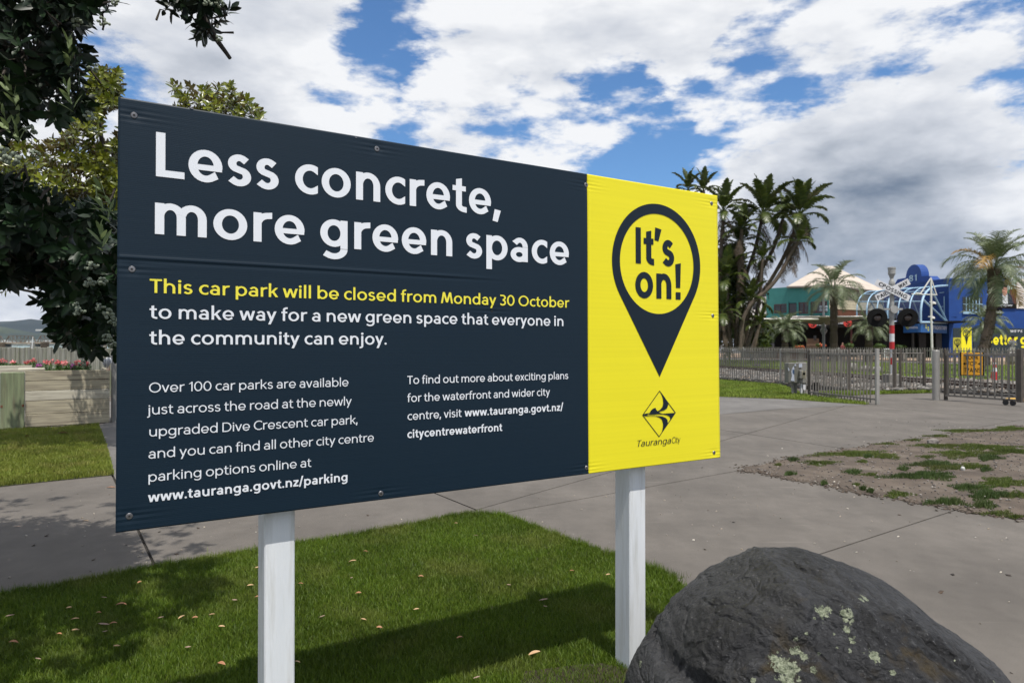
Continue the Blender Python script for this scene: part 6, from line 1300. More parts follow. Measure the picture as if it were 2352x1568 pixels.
M_MAG = leafmat('olive_gloss_leaf', (.060, .085, .007), (.20, .22, .016), back=(.10, .08, .025), trans=.30, rough=.28, island=.35)
M_PALE = leafmat('young_leaf', (.12, .17, .06), (.20, .26, .11), trans=.3, rough=.6); M_BARK = pm('tree_bark', (.055, .045, .036), (.03, .025, .02), 10, .95, .8, 18, bdist=.02); M_BUD = pm('bud_grey', (.24, .275, .21), (.19, .22, .165), 30, .85, spec=.2)
rg = np.random.default_rng(21)
poh = empty('pohutukawa_tree', (-4.3, 3.7, 0), 'near dark broadleaf tree with grey bud clusters filling the left side', 'tree')
limbs = [[(-4.3, 3.7, 0), (-4.25, 3.6, 1.0), (-4.0, 3.5, 1.9), (-3.4, 3.5, 2.5), (-2.8, 3.5, 2.9)], [(-4.0, 3.5, 1.9), (-3.3, 3.3, 2.2), (-2.75, 3.3, 2.0), (-2.3, 3.3, 1.75), (-2.0, 3.4, 1.55)],
         [(-3.4, 3.5, 2.5), (-2.9, 2.9, 3.4), (-2.2, 2.5, 3.9), (-1.7, 2.7, 3.6), (-1.45, 2.8, 3.1), (-1.28, 2.85, 2.75), (-1.18, 2.85, 2.6)], [(-4.0, 3.5, 1.9), (-4.2, 2.6, 2.9), (-3.8, 1.9, 3.5)], [(-2.9, 2.9, 3.4), (-2.6, 2.0, 3.7), (-2.2, 1.4, 3.7)],
         [(-3.4, 3.5, 2.5), (-2.8, 3.1, 2.75), (-2.3, 2.9, 2.7), (-1.95, 2.9, 2.6)], [(-4.0, 3.5, 1.9), (-3.2, 3.9, 2.0), (-2.5, 4.0, 1.85)]]
mb = MB(); lp = []
for i, l_ in enumerate(limbs):
    c = curve3(l_, 6); r0 = (.17, .05, .05, .07, .04, .022, .035)[i]; r1 = (.04, .008, .008, .02, .012, .007, .01)[i]; rad_ = [r0+(r1-r0)*(k/(len(c)-1))**.7 for k in range(len(c))]; mb.tube(c, rad_, 8)
    if i: lp += [np.array(q) for q in c[len(c)//3:]]
    else: lp += [np.array(q) for q in c[len(c)*2//3:]]
mb.build('trunk', M_BARK, poh)
PA = [(-120, -160), (240, -160), (256, 5), (238, 55), (205, 85), (188, 115), (168, 150), (190, 175), (178, 205), (198, 240), (172, 258), (140, 270), (100, 285), (60, 300), (-120, 320)]
PB = [(-120, 400), (20, 410), (60, 440), (100, 470), (150, 480), (185, 470), (230, 490), (300, 490), (300, 795), (235, 790), (215, 800), (185, 800), (150, 780), (118, 740), (108, 700), (95, 650), (60, 615), (20, 600), (-120, 600)]
PC = [(372, -110), (545, -110), (520, 0), (522, 45), (512, 78), (500, 108), (478, 98), (462, 70), (430, 62), (425, 40), (392, 30), (378, 8)]
spr = []; twigs = MB(); lpa = np.array(lp)
def add_sprigs(poly, n, Ylo, Yhi, l, nl=(9, 14), droop=-.25, gap=None):
    xs = [p[0] for p in poly]; ys = [p[1] for p in poly]; k = 0
    while k < n:
        x, y = rg.uniform(min(xs), max(xs)), rg.uniform(min(ys), max(ys))
        if not in_poly(x, y, poly): continue
        if gap and gap(x, y): continue
        Y = rg.uniform(Ylo, Yhi); p = np.array(at(x, y, Y)); j = np.argmin(((lpa-p)**2).sum(1)); q = lpa[j]; d = p-q; d = d/(np.linalg.norm(d)+1e-6)+rg.normal(0, .45, 3)+np.array([.15, -.15, droop+.1])
        d /= np.linalg.norm(d); spr.extend(sprig(p, d, int(rg.integers(*nl)), l, rg)); k += 1; s0 = p-d*.13; m_ = (p+s0)/2+rg.normal(0, .015, 3); twigs.tube([tuple(s0), tuple(m_), tuple(p-d*.05), tuple(p+d*.02)], [.005, .0035, .0025, .001], 4, cap=False)
gA_ = lambda x, y: (noise.noise(Vector((x*.016, y*.016, 1.3))) > .28)
add_sprigs(PA, 430, 2.5, 3.9, .088, gap=gA_); add_sprigs(PB, 370, 2.6, 4.3, .092, gap=lambda x, y: noise.noise(Vector((x*.014, y*.014, 4.3))) > .36)
add_sprigs([(-120, 420), (100, 450), (150, 500), (60, 640), (-120, 640)], 300, 3.0, 4.6, .09)
add_sprigs([(0, 440), (270, 500), (270, 780), (130, 760), (80, 640), (0, 600)], 240, 3.2, 4.6, .09)
add_sprigs(PC, 60, 2.6, 3.1, .080)
add_sprigs([(380, -400), (600, -400), (545, -60), (372, -60)], 30, 2.3, 3.0, .085)
# crown above the picture: shades the lawn and path at the left
k = 0
while k < 760:
    p = np.array([rg.uniform(-5.2, -1.1), rg.uniform(.0, 4.6), rg.uniform(2.9, 4.3)]); x, y, dz = project(p)
    if dz > .2 and y > -70: continue
    cl = noise.noise(Vector(p*.9)+Vector((3.1, 0, 0)))
    if cl < -.16: continue
    if p[0] > -1.35 and rg.random() < .5: continue
    d = rg.normal(0, 1, 3); d /= np.linalg.norm(d); spr.extend(sprig(p, d, 12, .098, rg)); k += 1
k = 0
while k < 260:
    p = np.array([rg.uniform(-2.9, -1.12), rg.uniform(.5, 2.3), rg.uniform(2.5, 3.3)]); x, y, dz = project(p)
    if dz > .2 and y > -75: continue
    if noise.noise(Vector(p*1.6)+Vector((8.1, 0, 0))) < -.15: continue
    d = rg.normal(0, 1, 3); d /= np.linalg.norm(d); spr.extend(sprig(p, d, 12, .095, rg)); k += 1
foliage(poh, spr, leaf_template(1, .38, .10, -.14), M_POH, 290); twigs.build('twigs', M_BARK, poh, kind='stuff')
print('pohutukawa leaves', len(spr))
# buds
bm = bmesh.new(); rb = random.Random(3)
for i in range(13):
    q = Vector((rb.gauss(0, .6), rb.gauss(0, .6), rb.gauss(0, .6))); q = q.normalized()*.026*rb.uniform(.35, 1.0); q.x *= 1.3; m = Matrix.Translation(q) @ Matrix.Diagonal((1, 1, 1.25, 1)); bmesh.ops.create_icosphere(bm, subdivisions=1, radius=.0085, matrix=m)
bme = bpy.data.meshes.new('bud_cluster'); bm.to_mesh(bme); bm.free(); bme.polygons.foreach_set('use_smooth', [True]*len(bme.polygons)); inv = mw(poh).inverted()
for (x, y, s_) in ((177, 52, 1), (238, 52, .9), (265, 6, .8), (215, 158, .9), (207, 269, .95), (71, 298, 1), (16, 357, 1.5), (30, 365, 1.3), (78, 354, .9), (207, 650, .9), (235, 647, .8), (181, 716, .95), (229, 706, .8), (249, 722, 1.1), (246, 776, .9), (258, 790, .9), (209, 611, 1.0), (205, 649, .9), (234, 646, .8), (477, 5, .8), (503, 6, .9), (152, 40, .7), (503, 90, .7), (190, 835, .7), (215, 300, .7), (262, 740, .8), (175, 700, .6)):
    p = at(x, y, 2.45+.012*(x % 9)); link('bud_cluster', bme, M_BUD, poh, matrix=Matrix.Translation(p) @ Matrix.Rotation(rb.uniform(0, 6), 4, 'Z') @ Matrix.Rotation(rb.uniform(0, 3), 4, 'X') @ Matrix.Scale(s_*.72, 4))
yl = []
for (x, y) in ((158, 118), (28, 215), (18, 290), (40, 300), (236, 480), (245, 455), (160, 225), (232, 545)): yl += sprig(np.array(at(x, y, 2.5)), np.array([rg.uniform(-.4, .4), -.4, .9]), 7, .075, rg, .55)
V, T = leaf_template(1, .30, .1, -.05); me = npmesh('young_leaf', V, T)
for m in yl: link('young_leaf', me, M_PALE, poh, matrix=Matrix([[m[r][0], m[r][1], m[r][2], m[r][3]] for r in range(3)]+[[0, 0, 0, 1]]))

# sunlit olive green tree further back
mag = empty('olive_leaved_tree', (-4.3, 9.2, 0), 'sunlit yellow green broadleaf tree behind the board and the near tree', 'tree')
lm = [[(-4.3, 9.2, 0), (-4.35, 9.2, 1.2), (-4.6, 9.15, 2.2), (-5.3, 9.1, 3.4), (-5.5, 9.0, 4.6)], [(-4.35, 9.2, 1.2), (-4.0, 9.1, 2.6), (-3.9, 9.0, 4.2)], [(-4.6, 9.15, 2.2), (-6.0, 9.0, 2.9), (-6.6, 9.0, 3.3)], [(-4.35, 9.2, 1.2), (-5.6, 9.1, 1.9), (-6.8, 9.1, 2.2)]]
mb = MB(); lpa = []
for i, l_ in enumerate(lm):
    c = curve3(l_, 6); mb.tube(c, [(.11, .06, .05, .05)[i]*(1-.85*k/len(c)) for k in range(len(c))], 7); lpa += [np.array(q) for q in c[3:]]
lpa = np.array(lpa); mb.build('trunk', M_BARK, mag); spr = []; twigs = MB()
PM1 = [(30, 330), (110, 330), (150, 290), (185, 230), (205, 195), (228, 190), (243, 165), (262, 165), (275, 200), (270, 235), (262, 275), (290, 300), (290, 620), (-60, 620), (-60, 400)]
add_sprigs([(150, 440), (280, 440), (280, 600), (150, 600)], 200, 10.3, 11.6, .13, (8, 12), .2)  # unseen crown lobe behind the near tree, added to shade the planter's right end
gM = lambda x, y: (230 < x < 275 and 255 < y < 330) or noise.noise(Vector((x*.02, y*.02, 7.7))) > .55
add_sprigs(PM1, 1000, 8.3, 10.0, .125, (8, 12), .35, gM)
add_sprigs([(200, 175), (243, 158), (268, 162), (280, 200), (270, 235), (240, 250), (205, 225)], 70, 8.6, 9.4, .12, (8, 12), .4)
add_sprigs([(392, 195), (410, 192), (432, 200), (450, 195), (480, 198), (515, 196), (545, 205), (565, 225), (592, 252), (600, 262), (580, 330), (400, 330), (405, 240)], 170, 8.3, 9.6, .12, (8, 12), .5, lambda x, y: (x-425)**2+(y-205)**2 < 130)
add_sprigs([(280, 330), (700, 330), (620, 700), (280, 700)], 120, 8.3, 9.8, .13, (8, 11), .3)
add_sprigs([(-60, 600), (45, 610), (50, 650), (25, 672), (-60, 680)], 32, 8.6, 9.6, .085, (6, 9), -.2)
foliage(mag, spr, leaf_template(1, .42, .16, -.16), M_MAG, 290); twigs.build('twigs', M_BARK, mag, kind='stuff')

# ================================================================== FOREGROUND ROCK
def rockmat():
    m = bpy.data.materials.new('basalt_rock'); m.use_nodes = True; nt = m.node_tree; N = nt.nodes; L = nt.links; b = N['Principled BSDF']; b.inputs['Roughness'].default_value = .58; b.inputs['Specular IOR Level'].default_value = .35
    ge = N.new('ShaderNodeNewGeometry'); P = ge.outputs['Position']
    def noi(s_, d_=7, r_=.62, v=P, dist=0): n = N.new('ShaderNodeTexNoise'); L.new(v, n.inputs['Vector']); n.inputs['Scale'].default_value = s_; n.inputs['Detail'].default_value = d_; n.inputs['Roughness'].default_value = r_; n.inputs['Distortion'].default_value = dist; return n.outputs[0]
    def mr(x, a, c, d=0., e=1.): n = N.new('ShaderNodeMapRange'); L.new(x, n.inputs[0]); n.inputs[1].default_value = a; n.inputs[2].default_value = c; n.inputs[3].default_value = d; n.inputs[4].default_value = e; return n.outputs[0]
    def mix(f, a, c):
        x = N.new('ShaderNodeMix'); x.data_type = 'RGBA'; L.new(f, x.inputs[0])
        for i, v in ((6, a), (7, c)):
            if isinstance(v, tuple): x.inputs[i].default_value = (*v, 1)
            else: L.new(v, x.inputs[i])
        return x.outputs[2]
    def mth(op, a, c): n = N.new('ShaderNodeMath'); n.operation = op; [(L.new(v, n.inputs[i]) if not isinstance(v, (int, float)) else setattr(n.inputs[i], 'default_value', v)) for i, v in enumerate((a, c))]; return n.outputs[0]
    c = mix(mr(noi(3.2), .35, .68), (.017, .017, .018), (.054, .055, .059)); c = mix(mr(noi(26, 5, .7), .55, .75), c, (.085, .086, .09)); c = mix(mr(noi(95, 3, .6), .63, .72), c, (.13, .13, .135))
    br = mth('MULTIPLY', mr(noi(5.5, 6, .65, P, .4), .52, .63), 1.0)
    def reg(pts_):
        tot = None
        for (p, r_) in pts_:
            d = N.new('ShaderNodeVectorMath'); d.operation = 'DISTANCE'; L.new(P, d.inputs[0]); d.inputs[1].default_value = p; v = mr(d.outputs['Value'], r_*.4, r_, 1, 0); tot = v if tot is None else mth('MAXIMUM', tot, v)
        return tot
    c = mix(mth('MULTIPLY', mth('MULTIPLY', br, reg([(RP(x, y), r_) for x, y, r_ in ((1900, 1360, .16), (1925, 1400, .17), (1950, 1440, .17), (1990, 1480, .2), (1890, 1345, .1), (1700, 1540, .1), (2110, 1500, .15), (1830, 1560, .2))])), .8), c, (.052, .036, .012))
    # lichen rosettes, each where it grows
    tot = None; rag = noi(62, 4, .7); rag2 = noi(150, 2, .6)
    for (x, y, r_) in LICH:
        d = N.new('ShaderNodeVectorMath'); d.operation = 'DISTANCE'; L.new(P, d.inputs[0]); d.inputs[1].default_value = RP(x, y); w_ = mth('ADD', d.outputs['Value'], mth('MULTIPLY', mth('SUBTRACT', rag, .5), r_*2.9+.012)); v = mr(w_, r_*.74, r_*.80, 1, 0); tot = v if tot is None else mth('MAXIMUM', tot, v)
    lc = mix(mr(rag2, .38, .62), (.15, .175, .11), (.36, .39, .28)); c = mix(tot, c, lc)
    L.new(c, b.inputs['Base Color']); vd = N.new('ShaderNodeTexNoise'); vd.inputs['Scale'].default_value = 6; vd.inputs['Detail'].default_value = 5; L.new(P, vd.inputs['Vector']); vm_ = N.new('ShaderNodeVectorMath'); vm_.operation = 'MULTIPLY_ADD'; L.new(vd.outputs['Color'], vm_.inputs[0]); vm_.inputs[1].default_value = (.16, .16, .16); L.new(P, vm_.inputs[2])
    vo = N.new('ShaderNodeTexVoronoi'); vo.feature = 'DISTANCE_TO_EDGE'; vo.inputs['Scale'].default_value = 6.5; L.new(vm_.outputs[0], vo.inputs['Vector'])
    v3 = N.new('ShaderNodeTexVoronoi'); v3.inputs['Scale'].default_value = 34; L.new(vm_.outputs[0], v3.inputs['Vector'])
    cr_ = mth('ADD', mth('MULTIPLY', mr(vo.outputs['Distance'], 0, .10), .32), mth('MULTIPLY', mr(v3.outputs['Distance'], .05, .5), .22))
    h = mth('ADD', mth('ADD', cr_, mth('MULTIPLY', noi(14, 9, .68, P, .3), 1.0)), mth('ADD', mth('MULTIPLY', noi(70, 5, .7), .35), mth('MULTIPLY', tot, .12)))
    bp = N.new('ShaderNodeBump'); bp.inputs['Strength'].default_value = 1.0; bp.inputs['Distance'].default_value = .050; L.new(h, bp.inputs['Height']); L.new(bp.outputs[0], b.inputs['Normal']); return m
RY = 2.50
SIL = [(1428, 1600), (1438, 1549), (1460, 1508), (1481.6, 1470.8), (1512, 1436), (1543.7, 1404.6), (1589, 1354.9), (1630, 1324), (1668, 1305), (1713.5, 1280), (1746.6, 1257.5), (1790, 1260), (1837.7, 1256), (1887.4, 1270), (1957.8, 1294.8), (2000, 1316), (2040.6, 1342.5), (2088, 1380), (2135.8, 1421), (2175, 1447), (2214.5, 1470.8), (2240, 1488), (2260, 1512), (2284.9, 1568), (2292, 1620)]
sil = [at(x, y, RY) for x, y in SIL]; xs = [p.x for p in sil]; zs = [p.z for p in sil]; xs = [xs[0]-.03]+xs+[xs[-1]+.02]; zs = [-.05]+zs+[-.05]
NU, NVV = 380, 280; x0, x1 = xs[0], xs[-1]; mb = MB(); RG = {}
for j in range(NVV+1):
    v = j/NVV
    for i in range(NU+1):
        u = i/NU; u2 = .5-.5*math.cos(math.pi*u); X = x0+(x1-x0)*u2; zp_ = float(np.interp(X, xs, zs)); pr_ = (X-x0)/(x1-x0); dep = .70*math.sqrt(max(0, 1-(2*pr_-1)**2))**.8+.02; a = math.pi*v
        fy, fz = -math.cos(a), math.sin(a); yy = RY+(dep*.95*fy if fy < 0 else dep*.5*fy)
        z = -.05+(zp_+.05)*(fz**.72)
        p = Vector((X, yy, z)); q = Vector((X*1.0, yy, z)); nrm = Vector(((pr_-.5)*1.2, fy, fz)).normalized()
        e = -.004+.010*(noise.ridged_multi_fractal(q*2.6, 1.0, 2.1, 4, 1.0, 2.0)-1.2)+.045*noise.noise(q*2.3+Vector((5, 1, 2)))+.026*noise.noise(q*5.2)+.016*noise.noise(q*8.1)-.014*abs(noise.noise(q*13))+.006*noise.noise(q*31)+.004*noise.noise(q*60)
        r_ = abs(noise.noise(Vector((X*3.0+yy*1.4, yy*1.2-z*1.6, z*5)))); e -= .016*max(0, 1-r_*9)
        f2 = (X-1.02)+.55*(z-.42); g2_ = (z-.31)+.18*(X-.75)
        e -= .055*math.exp(-(g2_/.030)**2)*max(0, min(1, (1.15-X)/.25))*(1 if fy < .2 else 0)
        e *= .30+.70*min(1, abs(fy)*1.5)
        mb.v.append(tuple(p+nrm*e)); RG[(i, j)] = p
for j in range(NVV):
    for i in range(NU): a = j*(NU+1)+i; mb.f.append((a, a+1, a+NU+2, a+NU+1))
from mathutils.bvhtree import BVHTree
bv = BVHTree.FromPolygons([Vector(v) for v in mb.v], mb.f)
def RP(x, y):
    h = bv.ray_cast(Vector((0, 0, EYE)), ray(x, y).normalized()); return tuple(h[0]) if h[0] is not None else (99, 99, 99)
LICH = [(1887, 1404, .026), (1902, 1396, .010), (1946, 1412, .026), (1985, 1373, .014), (1978, 1376, .010), (1953, 1465, .013), (1942, 1445, .014), (1957, 1473, .008), (2009, 1507, .024), (1790, 1520, .034), (1805, 1537, .040), (1812, 1560, .030), (1778, 1508, .018), (1826, 1495, .018), (1846, 1507, .015), (1850, 1505, .010), (1830, 1468, .007), (1851, 1455, .007), (1869, 1537, .012), (1470, 1524, .012), (1835, 1535, .006), (1953, 1492, .008), (1870, 1420, .007), (1922, 1486, .005), (2050, 1544, .008), (1731, 1561, .008), (2193, 1515, .004), (2285, 1566, .006), (1880, 1500, .005), (1916, 1456, .005)]
tag(link('boulder', mb.mesh('boulder', True), rockmat()), 'large dark basalt boulder with pale lichen rosettes in the lower right', 'rock')
p = RP(1842, 1298); 
MB().prism([(.35+.32*math.cos(R(a))*(1+.2*math.sin(a)), 2.75+.22*math.sin(R(a))*(1+.15*math.cos(a*3))) for a in range(0, 360, 20)], .0, .020).build('soil', pm('dark_soil', (.022, .014, .010), (.035, .022, .015), 30, .95, .6, 60), kind='structure')

# ------------------------------------------------------------------ fallen leaves
LF = [(938, 720, 30, 60), (1683, 740, 42, 40), (700, 820, 30, 10), (815, 872, 62, 20), (463, 890, 42, -5), (68, 942, 50, 20), (660, 925, 36, 10), (506, 965, 44, 35), (697, 1001, 70, 8), (762, 997, 46, 25), (508, 1040, 44, 15), (706, 1048, 24, 70), (396, 1068, 24, -5), (1220, 953, 46, 55), (1080, 955, 40, 40), (1310, 957, 28, 5), (1424, 936, 24, 20), (1577, 837, 22, 5), (1732, 818, 26, 25), (1490, 1015, 34, 5), (256, 1232, 46, -15), (90, 1124, 56, 8), (785, 1147, 34, 20), (1264, 1153, 44, -12), (1488, 1268, 60, -15), (1998, 1254, 36, -25), (2166, 947, 26, 40), (2020, 730, 20, 0), (1730, 620, 18, 20), (1215, 1400, 30, 0)]
M_LFB = pm('fallen_leaf_brown', (.36, .17, .085), (.26, .12, .06), 30, .6, island=.3); M_LFT = pm('fallen_leaf_tan', (.50, .33, .18), (.40, .25, .13), 30, .6); M_LFG = pm('fallen_leaf_grey', (.32, .22, .17), (.24, .16, .12), 30, .7)
M3 = (M_LFB, M_LFT, M_LFG); TXT = ('reddish brown', 'tan', 'greyish brown')
def curl(w, bend):
    mb = MB(); n = 7
    for i in range(n+1):
        x = -.5+i/n; ww = w*max(.04, math.sin(math.pi*min(1, (i/n)*.94+.04)))**.75/2; z = bend*(.25-x*x)
        mb.v += [(x, -ww, z+ww*.35+.05), (x, 0, z+.02), (x, ww, z+ww*.35+.05)]
    for i in range(n):
        for j in (0, 1): a = i*3+j; mb.f.append((a, a+1, a+4, a+3))
    me = bpy.data.meshes.new('fallen_leaf'); me.from_pydata(mb.v, [], mb.f); me.polygons.foreach_set('use_smooth', [True]*len(me.polygons)); return me
CM = {}
zone = lambda x, y: 'left of near post' if x < 596 else 'between the posts' if x < 1434 else 'right of far post'
allf = [(.3418*x, 1091+.3418*y, .3418*w_, a) for x, y, w_, a in LF]+[(746.5+.3418*x, 1091+.3418*y, .3418*w_, a) for x, y, w_, a in ((270, 513, 32, 0), (185, 578, 50, 0), (178, 688, 26, 80), (224, 793, 40, 0), (614, 900, 34, 20), (1480, 880, 34, -50), (908, 1094, 50, 25), (1408, 1197, 80, 12), (1013, 404, 20, 0), (1660, 644, 22, 0), (1903, 667, 18, 20), (1236, 735, 22, -40), (365, 1023, 30, 0), (260, 969, 24, 0), (1470, 836, 60, 3), (645, 680, 34, 10), (880, 322, 22, -20), (1020, 1357, 24, 20))]
FLV = []
for i, (x, y, w_, ang) in enumerate(allf):
    c = G(x, y, .034); L_ = max(.03, w_/F*c.y*1.05); k = (i*7) % 3
    me = CM.setdefault(i % 3, curl(.42-.06*(i % 3), .5-.3*(i % 3))).copy(); me.materials.append(M3[k]); o = bpy.data.objects.new('fallen_leaf', me); COL.objects.link(o); o.location = c; o.scale = (L_, L_, L_)
    o.rotation_euler = (random.uniform(-.1, .35), random.uniform(-.2, .2), R(ang)+random.uniform(-.1, .1))
    zn = zone(x, y); row = 'far row' if y < 1360 else 'front row' if y > 1470 else 'middle row'; zz = ('bigger ' if w_ > 17 else 'small ')
    FLV.append([o, x, '%s%s leaf %s, %s' % (zz, TXT[k], zn, row)]); o['category'] = 'leaf'; o['group'] = 'fallen leaves on the front lawn'
ORD = ['leftmost', 'second from left', 'third from left', 'fourth from left', 'fifth from left', 'sixth from left', 'seventh from left', 'eighth from left']
for lab in set(f[2] for f in FLV):
    q = sorted([f for f in FLV if f[2] == lab], key=lambda f: f[1])
    for i, f in enumerate(q): f[0]['label'] = lab if len(q) == 1 else lab+', '+ORD[min(i, 7)]
PG = [(575, 307, 38, 8, 1, 'on the sunlit path left of the board'), (745, 82, 56, 5, 0, 'on the path at the left edge of the board'), (118, 343, 40, 5, 2, 'on the shaded path at far left')]
for i, (x, y, w_, ang, k, where) in enumerate(PG):
    c = G(.3418*x, 1091+.3418*y, .004); me = CM[i % 3].copy(); me.materials.append(M3[k]); o = bpy.data.objects.new('fallen_leaf', me); COL.objects.link(o); o.location = c; L_ = .3418*w_/F*c.y; o.scale = (L_, L_, L_*.6); o.rotation_euler = (0, 0, R(ang)); tag(o, '%s fallen leaf %s' % (TXT[k], where), 'leaf')
def z4(x, y): return (.3114*x, 631.6+.3114*y)
for i, (x, y, w_, nm) in enumerate(((200, 1190, 34, 'pale leaf on the back lawn below the green corner post'), (465, 1168, 70, 'long orange brown bark strip on the back lawn'), (568, 1167, 18, 'small pale leaf right of the bark strip'), (448, 1393, 22, 'tan leaf low on the back lawn'), (205, 1462, 34, 'orange leaf at the lower left of the back lawn'), (397, 1445, 24, 'brown leaf in the lower middle of the back lawn'), (608, 1329, 20, 'bright yellow leaf on the back lawn'), (615, 1191, 20, 'yellow green leaf in the shade on the back lawn'), (35, 1498, 24, 'pale leaf at the lower left corner of the back lawn'))):
    c = G(*z4(x, y), .04); me = CM[i % 3].copy(); me.materials.append(pm('fallen_leaf_yellow', (.75, .6, .06), (.6, .45, .05), 20, .6) if 'yellow' in nm else M3[i % 3]); o = bpy.data.objects.new('fallen_leaf', me); COL.objects.link(o); o.location = c; L_ = .3114*w_/F*c.y; o.scale = (L_, L_, L_); o.rotation_euler = (-.4, 0, R(8+i*13 % 30)); tag(o, nm, 'leaf')

# ================================================================== LEFT: planters, paling wall, harbour
M_PLANK = pm('weathered_plank', (.36, .33, .27), (.25, .23, .19), 3, .85, .35, 24, stretch=(1, 1, 9), col3=(.20, .18, .15), s3=7, bdist=.006, island=.1)
M_PLANK = None
def woodmat(name, a, b_, c_, axis):
    st = {'x': (.6, .6, 10), 'z': (9, 9, .6)}[axis]; m = pm(name, a, b_, 3, .85, .35, 14, stretch=st, col3=c_, s3=2.2, bdist=.006); return m
M_PX = woodmat('grey_brown_plank', (.39, .35, .25), (.25, .225, .165), (.15, .125, .09), 'x'); M_PX2 = woodmat('pale_plank', (.50, .47, .38), (.34, .315, .25), (.18, .16, .12), 'x'); M_GP = woodmat('green_treated_post', (.20, .235, .13), (.125, .15, .085), (.12, .11, .07), 'z'); M_GREY = woodmat('grey_timber_post', (.24, .24, .23), (.16, .16, .155), (.12, .12, .115), 'z'); M_PILE = woodmat('silver_paling', (.27, .27, .235), (.15, .15, .125), (.16, .18, .10), 'z')
fl, fr = G(56.7, 982), G(253, 971); PW = Wall((fl.x, fl.y), (fr.x, fr.y)); zt_ = PW.px(150, 850)[1]
pl = empty('timber_planter', (fl.x, fl.y, 0), 'weathered timber plank planter of flowers with a green corner post', 'planter')
L_ = PW.len; bd = [0.0, .205, .385, .555, .735, zt_]; zb_ = 0
rows = [PW.px(150, 631.6+.3114*v)[1] for v in (1107, 1015, 919, 846, 774, 701)]
for i in range(5):
    mb = MB(); z0, z1_ = (rows[i]+.004 if i else .01), rows[i+1]-.004; PW.box(mb, .005, L_-.01, z0, z1_, -.05, -.002*(i % 2)); mb.build('plank', M_PX2 if i == 2 else M_PX, pl, bevel=.004)
for s_ in (0, 1):
    for i in range(5):
        A = PW.P(0 if not s_ else L_, 0); mb = MB(); z0, z1_ = (rows[i]+.004 if i else .01), rows[i+1]-.004; mb.box(PW.P(.028 if not s_ else L_-.03, (z0+z1_)/2, -.72), (.045, 1.3, z1_-z0), PW.mat3()); mb.build('plank', M_PX, pl)
mb = MB(); PW.box(mb, -.335, -.005, -.02, zt_-.02, -.20, .03); mb.build('corner_post', M_GP, pl, bevel=.012, label='greenish treated timber corner post')
for a_, b_ in ((-.33, -.30), (-.04, -.008)): mb = MB(); PW.box(mb, a_, b_, .36, .40, .028, .035); mb.build('bolt_stain', pm('rust', (.14, .05, .02), (.1, .035, .015), 20, .8), pl)
mb = MB(); PW.box(mb, -.10, .28, zt_+.0, zt_+.035, -.62, -.10); mb.build('cap_board', M_PX2, pl, bevel=.004)
mb = MB(); PW.box(mb, .04, L_-.05, 0.0, zt_-.05, -1.35, -.06); mb.build('soil_fill', pm('planter_soil', (.02, .014, .010), (.03, .02, .015), 20, .95), pl)
p = at(261, 900, fr.y+.15); mb = MB(); mb.box((p.x, p.y, .65), (.075, .09, 1.30), PW.mat3()); mb.build('timber_post', M_GREY, label='slim grey timber post between the planter and the board', cat='post', bevel=.004)
B0 = Wall((at(-60, 840, 14.2).x, 14.2), (at(74, 840, 14.9).x, 14.9)); pl2 = empty('timber_planter', B0.P(0, 0), 'darker grey timber planter behind, cut by the left picture edge', 'planter')
for i in range(5): mb = MB(); B0.box(mb, 0, B0.len, .01+.193*i, .195+.193*i, -.05, 0); mb.build('plank', M_GREY if i < 4 else M_PX2, pl2, bevel=.004)
mb = MB(); B0.box(mb, 0, B0.len, .1, .90, -1.2, -.05); mb.build('soil_fill', pm('planter_soil', (.02, .014, .01), (.03, .02, .015)), pl2)
# bedding flowers
M_PET = pm('petal_pink', (.50, .06, .08), (.62, .14, .14), 25, .6, island=.3); M_PETL = pm('petal_salmon', (.85, .36, .34), (.80, .22, .24), 25, .6, island=.2); M_PETP = pm('petal_purple', (.22, .03, .20), (.30, .05, .22), 25, .6, island=.3); M_FLF = leafmat('bedding_leaf', (.04, .10, .02), (.10, .18, .04), trans=.3)
GR = 'bedding plants in the timber planters'
for i, (x, y, w_, mt, lab) in enumerate(((112, 836, 13, M_PET, 'coral pink bedding flower clump with tall green stems, left of two bright clumps'), (152, 838, 11, M_PETL, 'pale salmon bedding flower clump, right of two bright clumps'), (92, 845, 8, M_PETP, 'low purple bedding flowers by the cap board'), (135, 838, 8, M_PET, 'dim pink bedding flowers between the two bright clumps'), (180, 837, 11, M_PET, 'pink and red bedding clump under the tree foliage'), (200, 840, 8, M_PET, 'small pink bedding clump at the right of the planter'), (170, 846, 7, M_PETP, 'low purple and pink flowers near the planter middle'), (78, 832, 8, M_PET, 'pink flowers before the paling wall, left of the near planter'), (64, 836, 7, M_PET, 'small pink flowers at the middle of the rear planter'), (33, 836, 7, M_PETL, 'pink flowers in the rear planter near its middle'), (8, 833, 12, M_PET, 'red pink flowers at the left picture edge'))):
    Y = 12.2 if x > 85 else 15.0; c = at(x, y, Y); zb2 = .9; root = empty('bedding_plant', (c.x, Y, zb2), lab, 'flowers', GR); w2 = w_/F*Y; h = max(.08, c.z-zb2+.05)
    blob_leaves('foliage', (c.x, Y, zb2+h*.45), (w2, w2, h*.5), 150, M_FLF, root, .025, 200+i); blob_leaves('blossom', (c.x, Y-.02, zb2+h*.95), (w2*.9, w2*.8, .05), 70, mt, root, .022, 300+i)
for W_, u0, u1, lab, Y in ((PW, .1, L_-.1, 'low dark green bedding foliage filling the near planter', 0), (B0, .05, 1.2, 'low green bedding foliage filling the rear planter', 0)):
    q = W_.P((u0+u1)/2, .93, -.6); o = blob_leaves('foliage', tuple(q), ((u1-u0)/2*1.1, .4, .06), 900, M_FLF, None, .028, 77); tag(o, lab, 'plants', None, 'stuff')
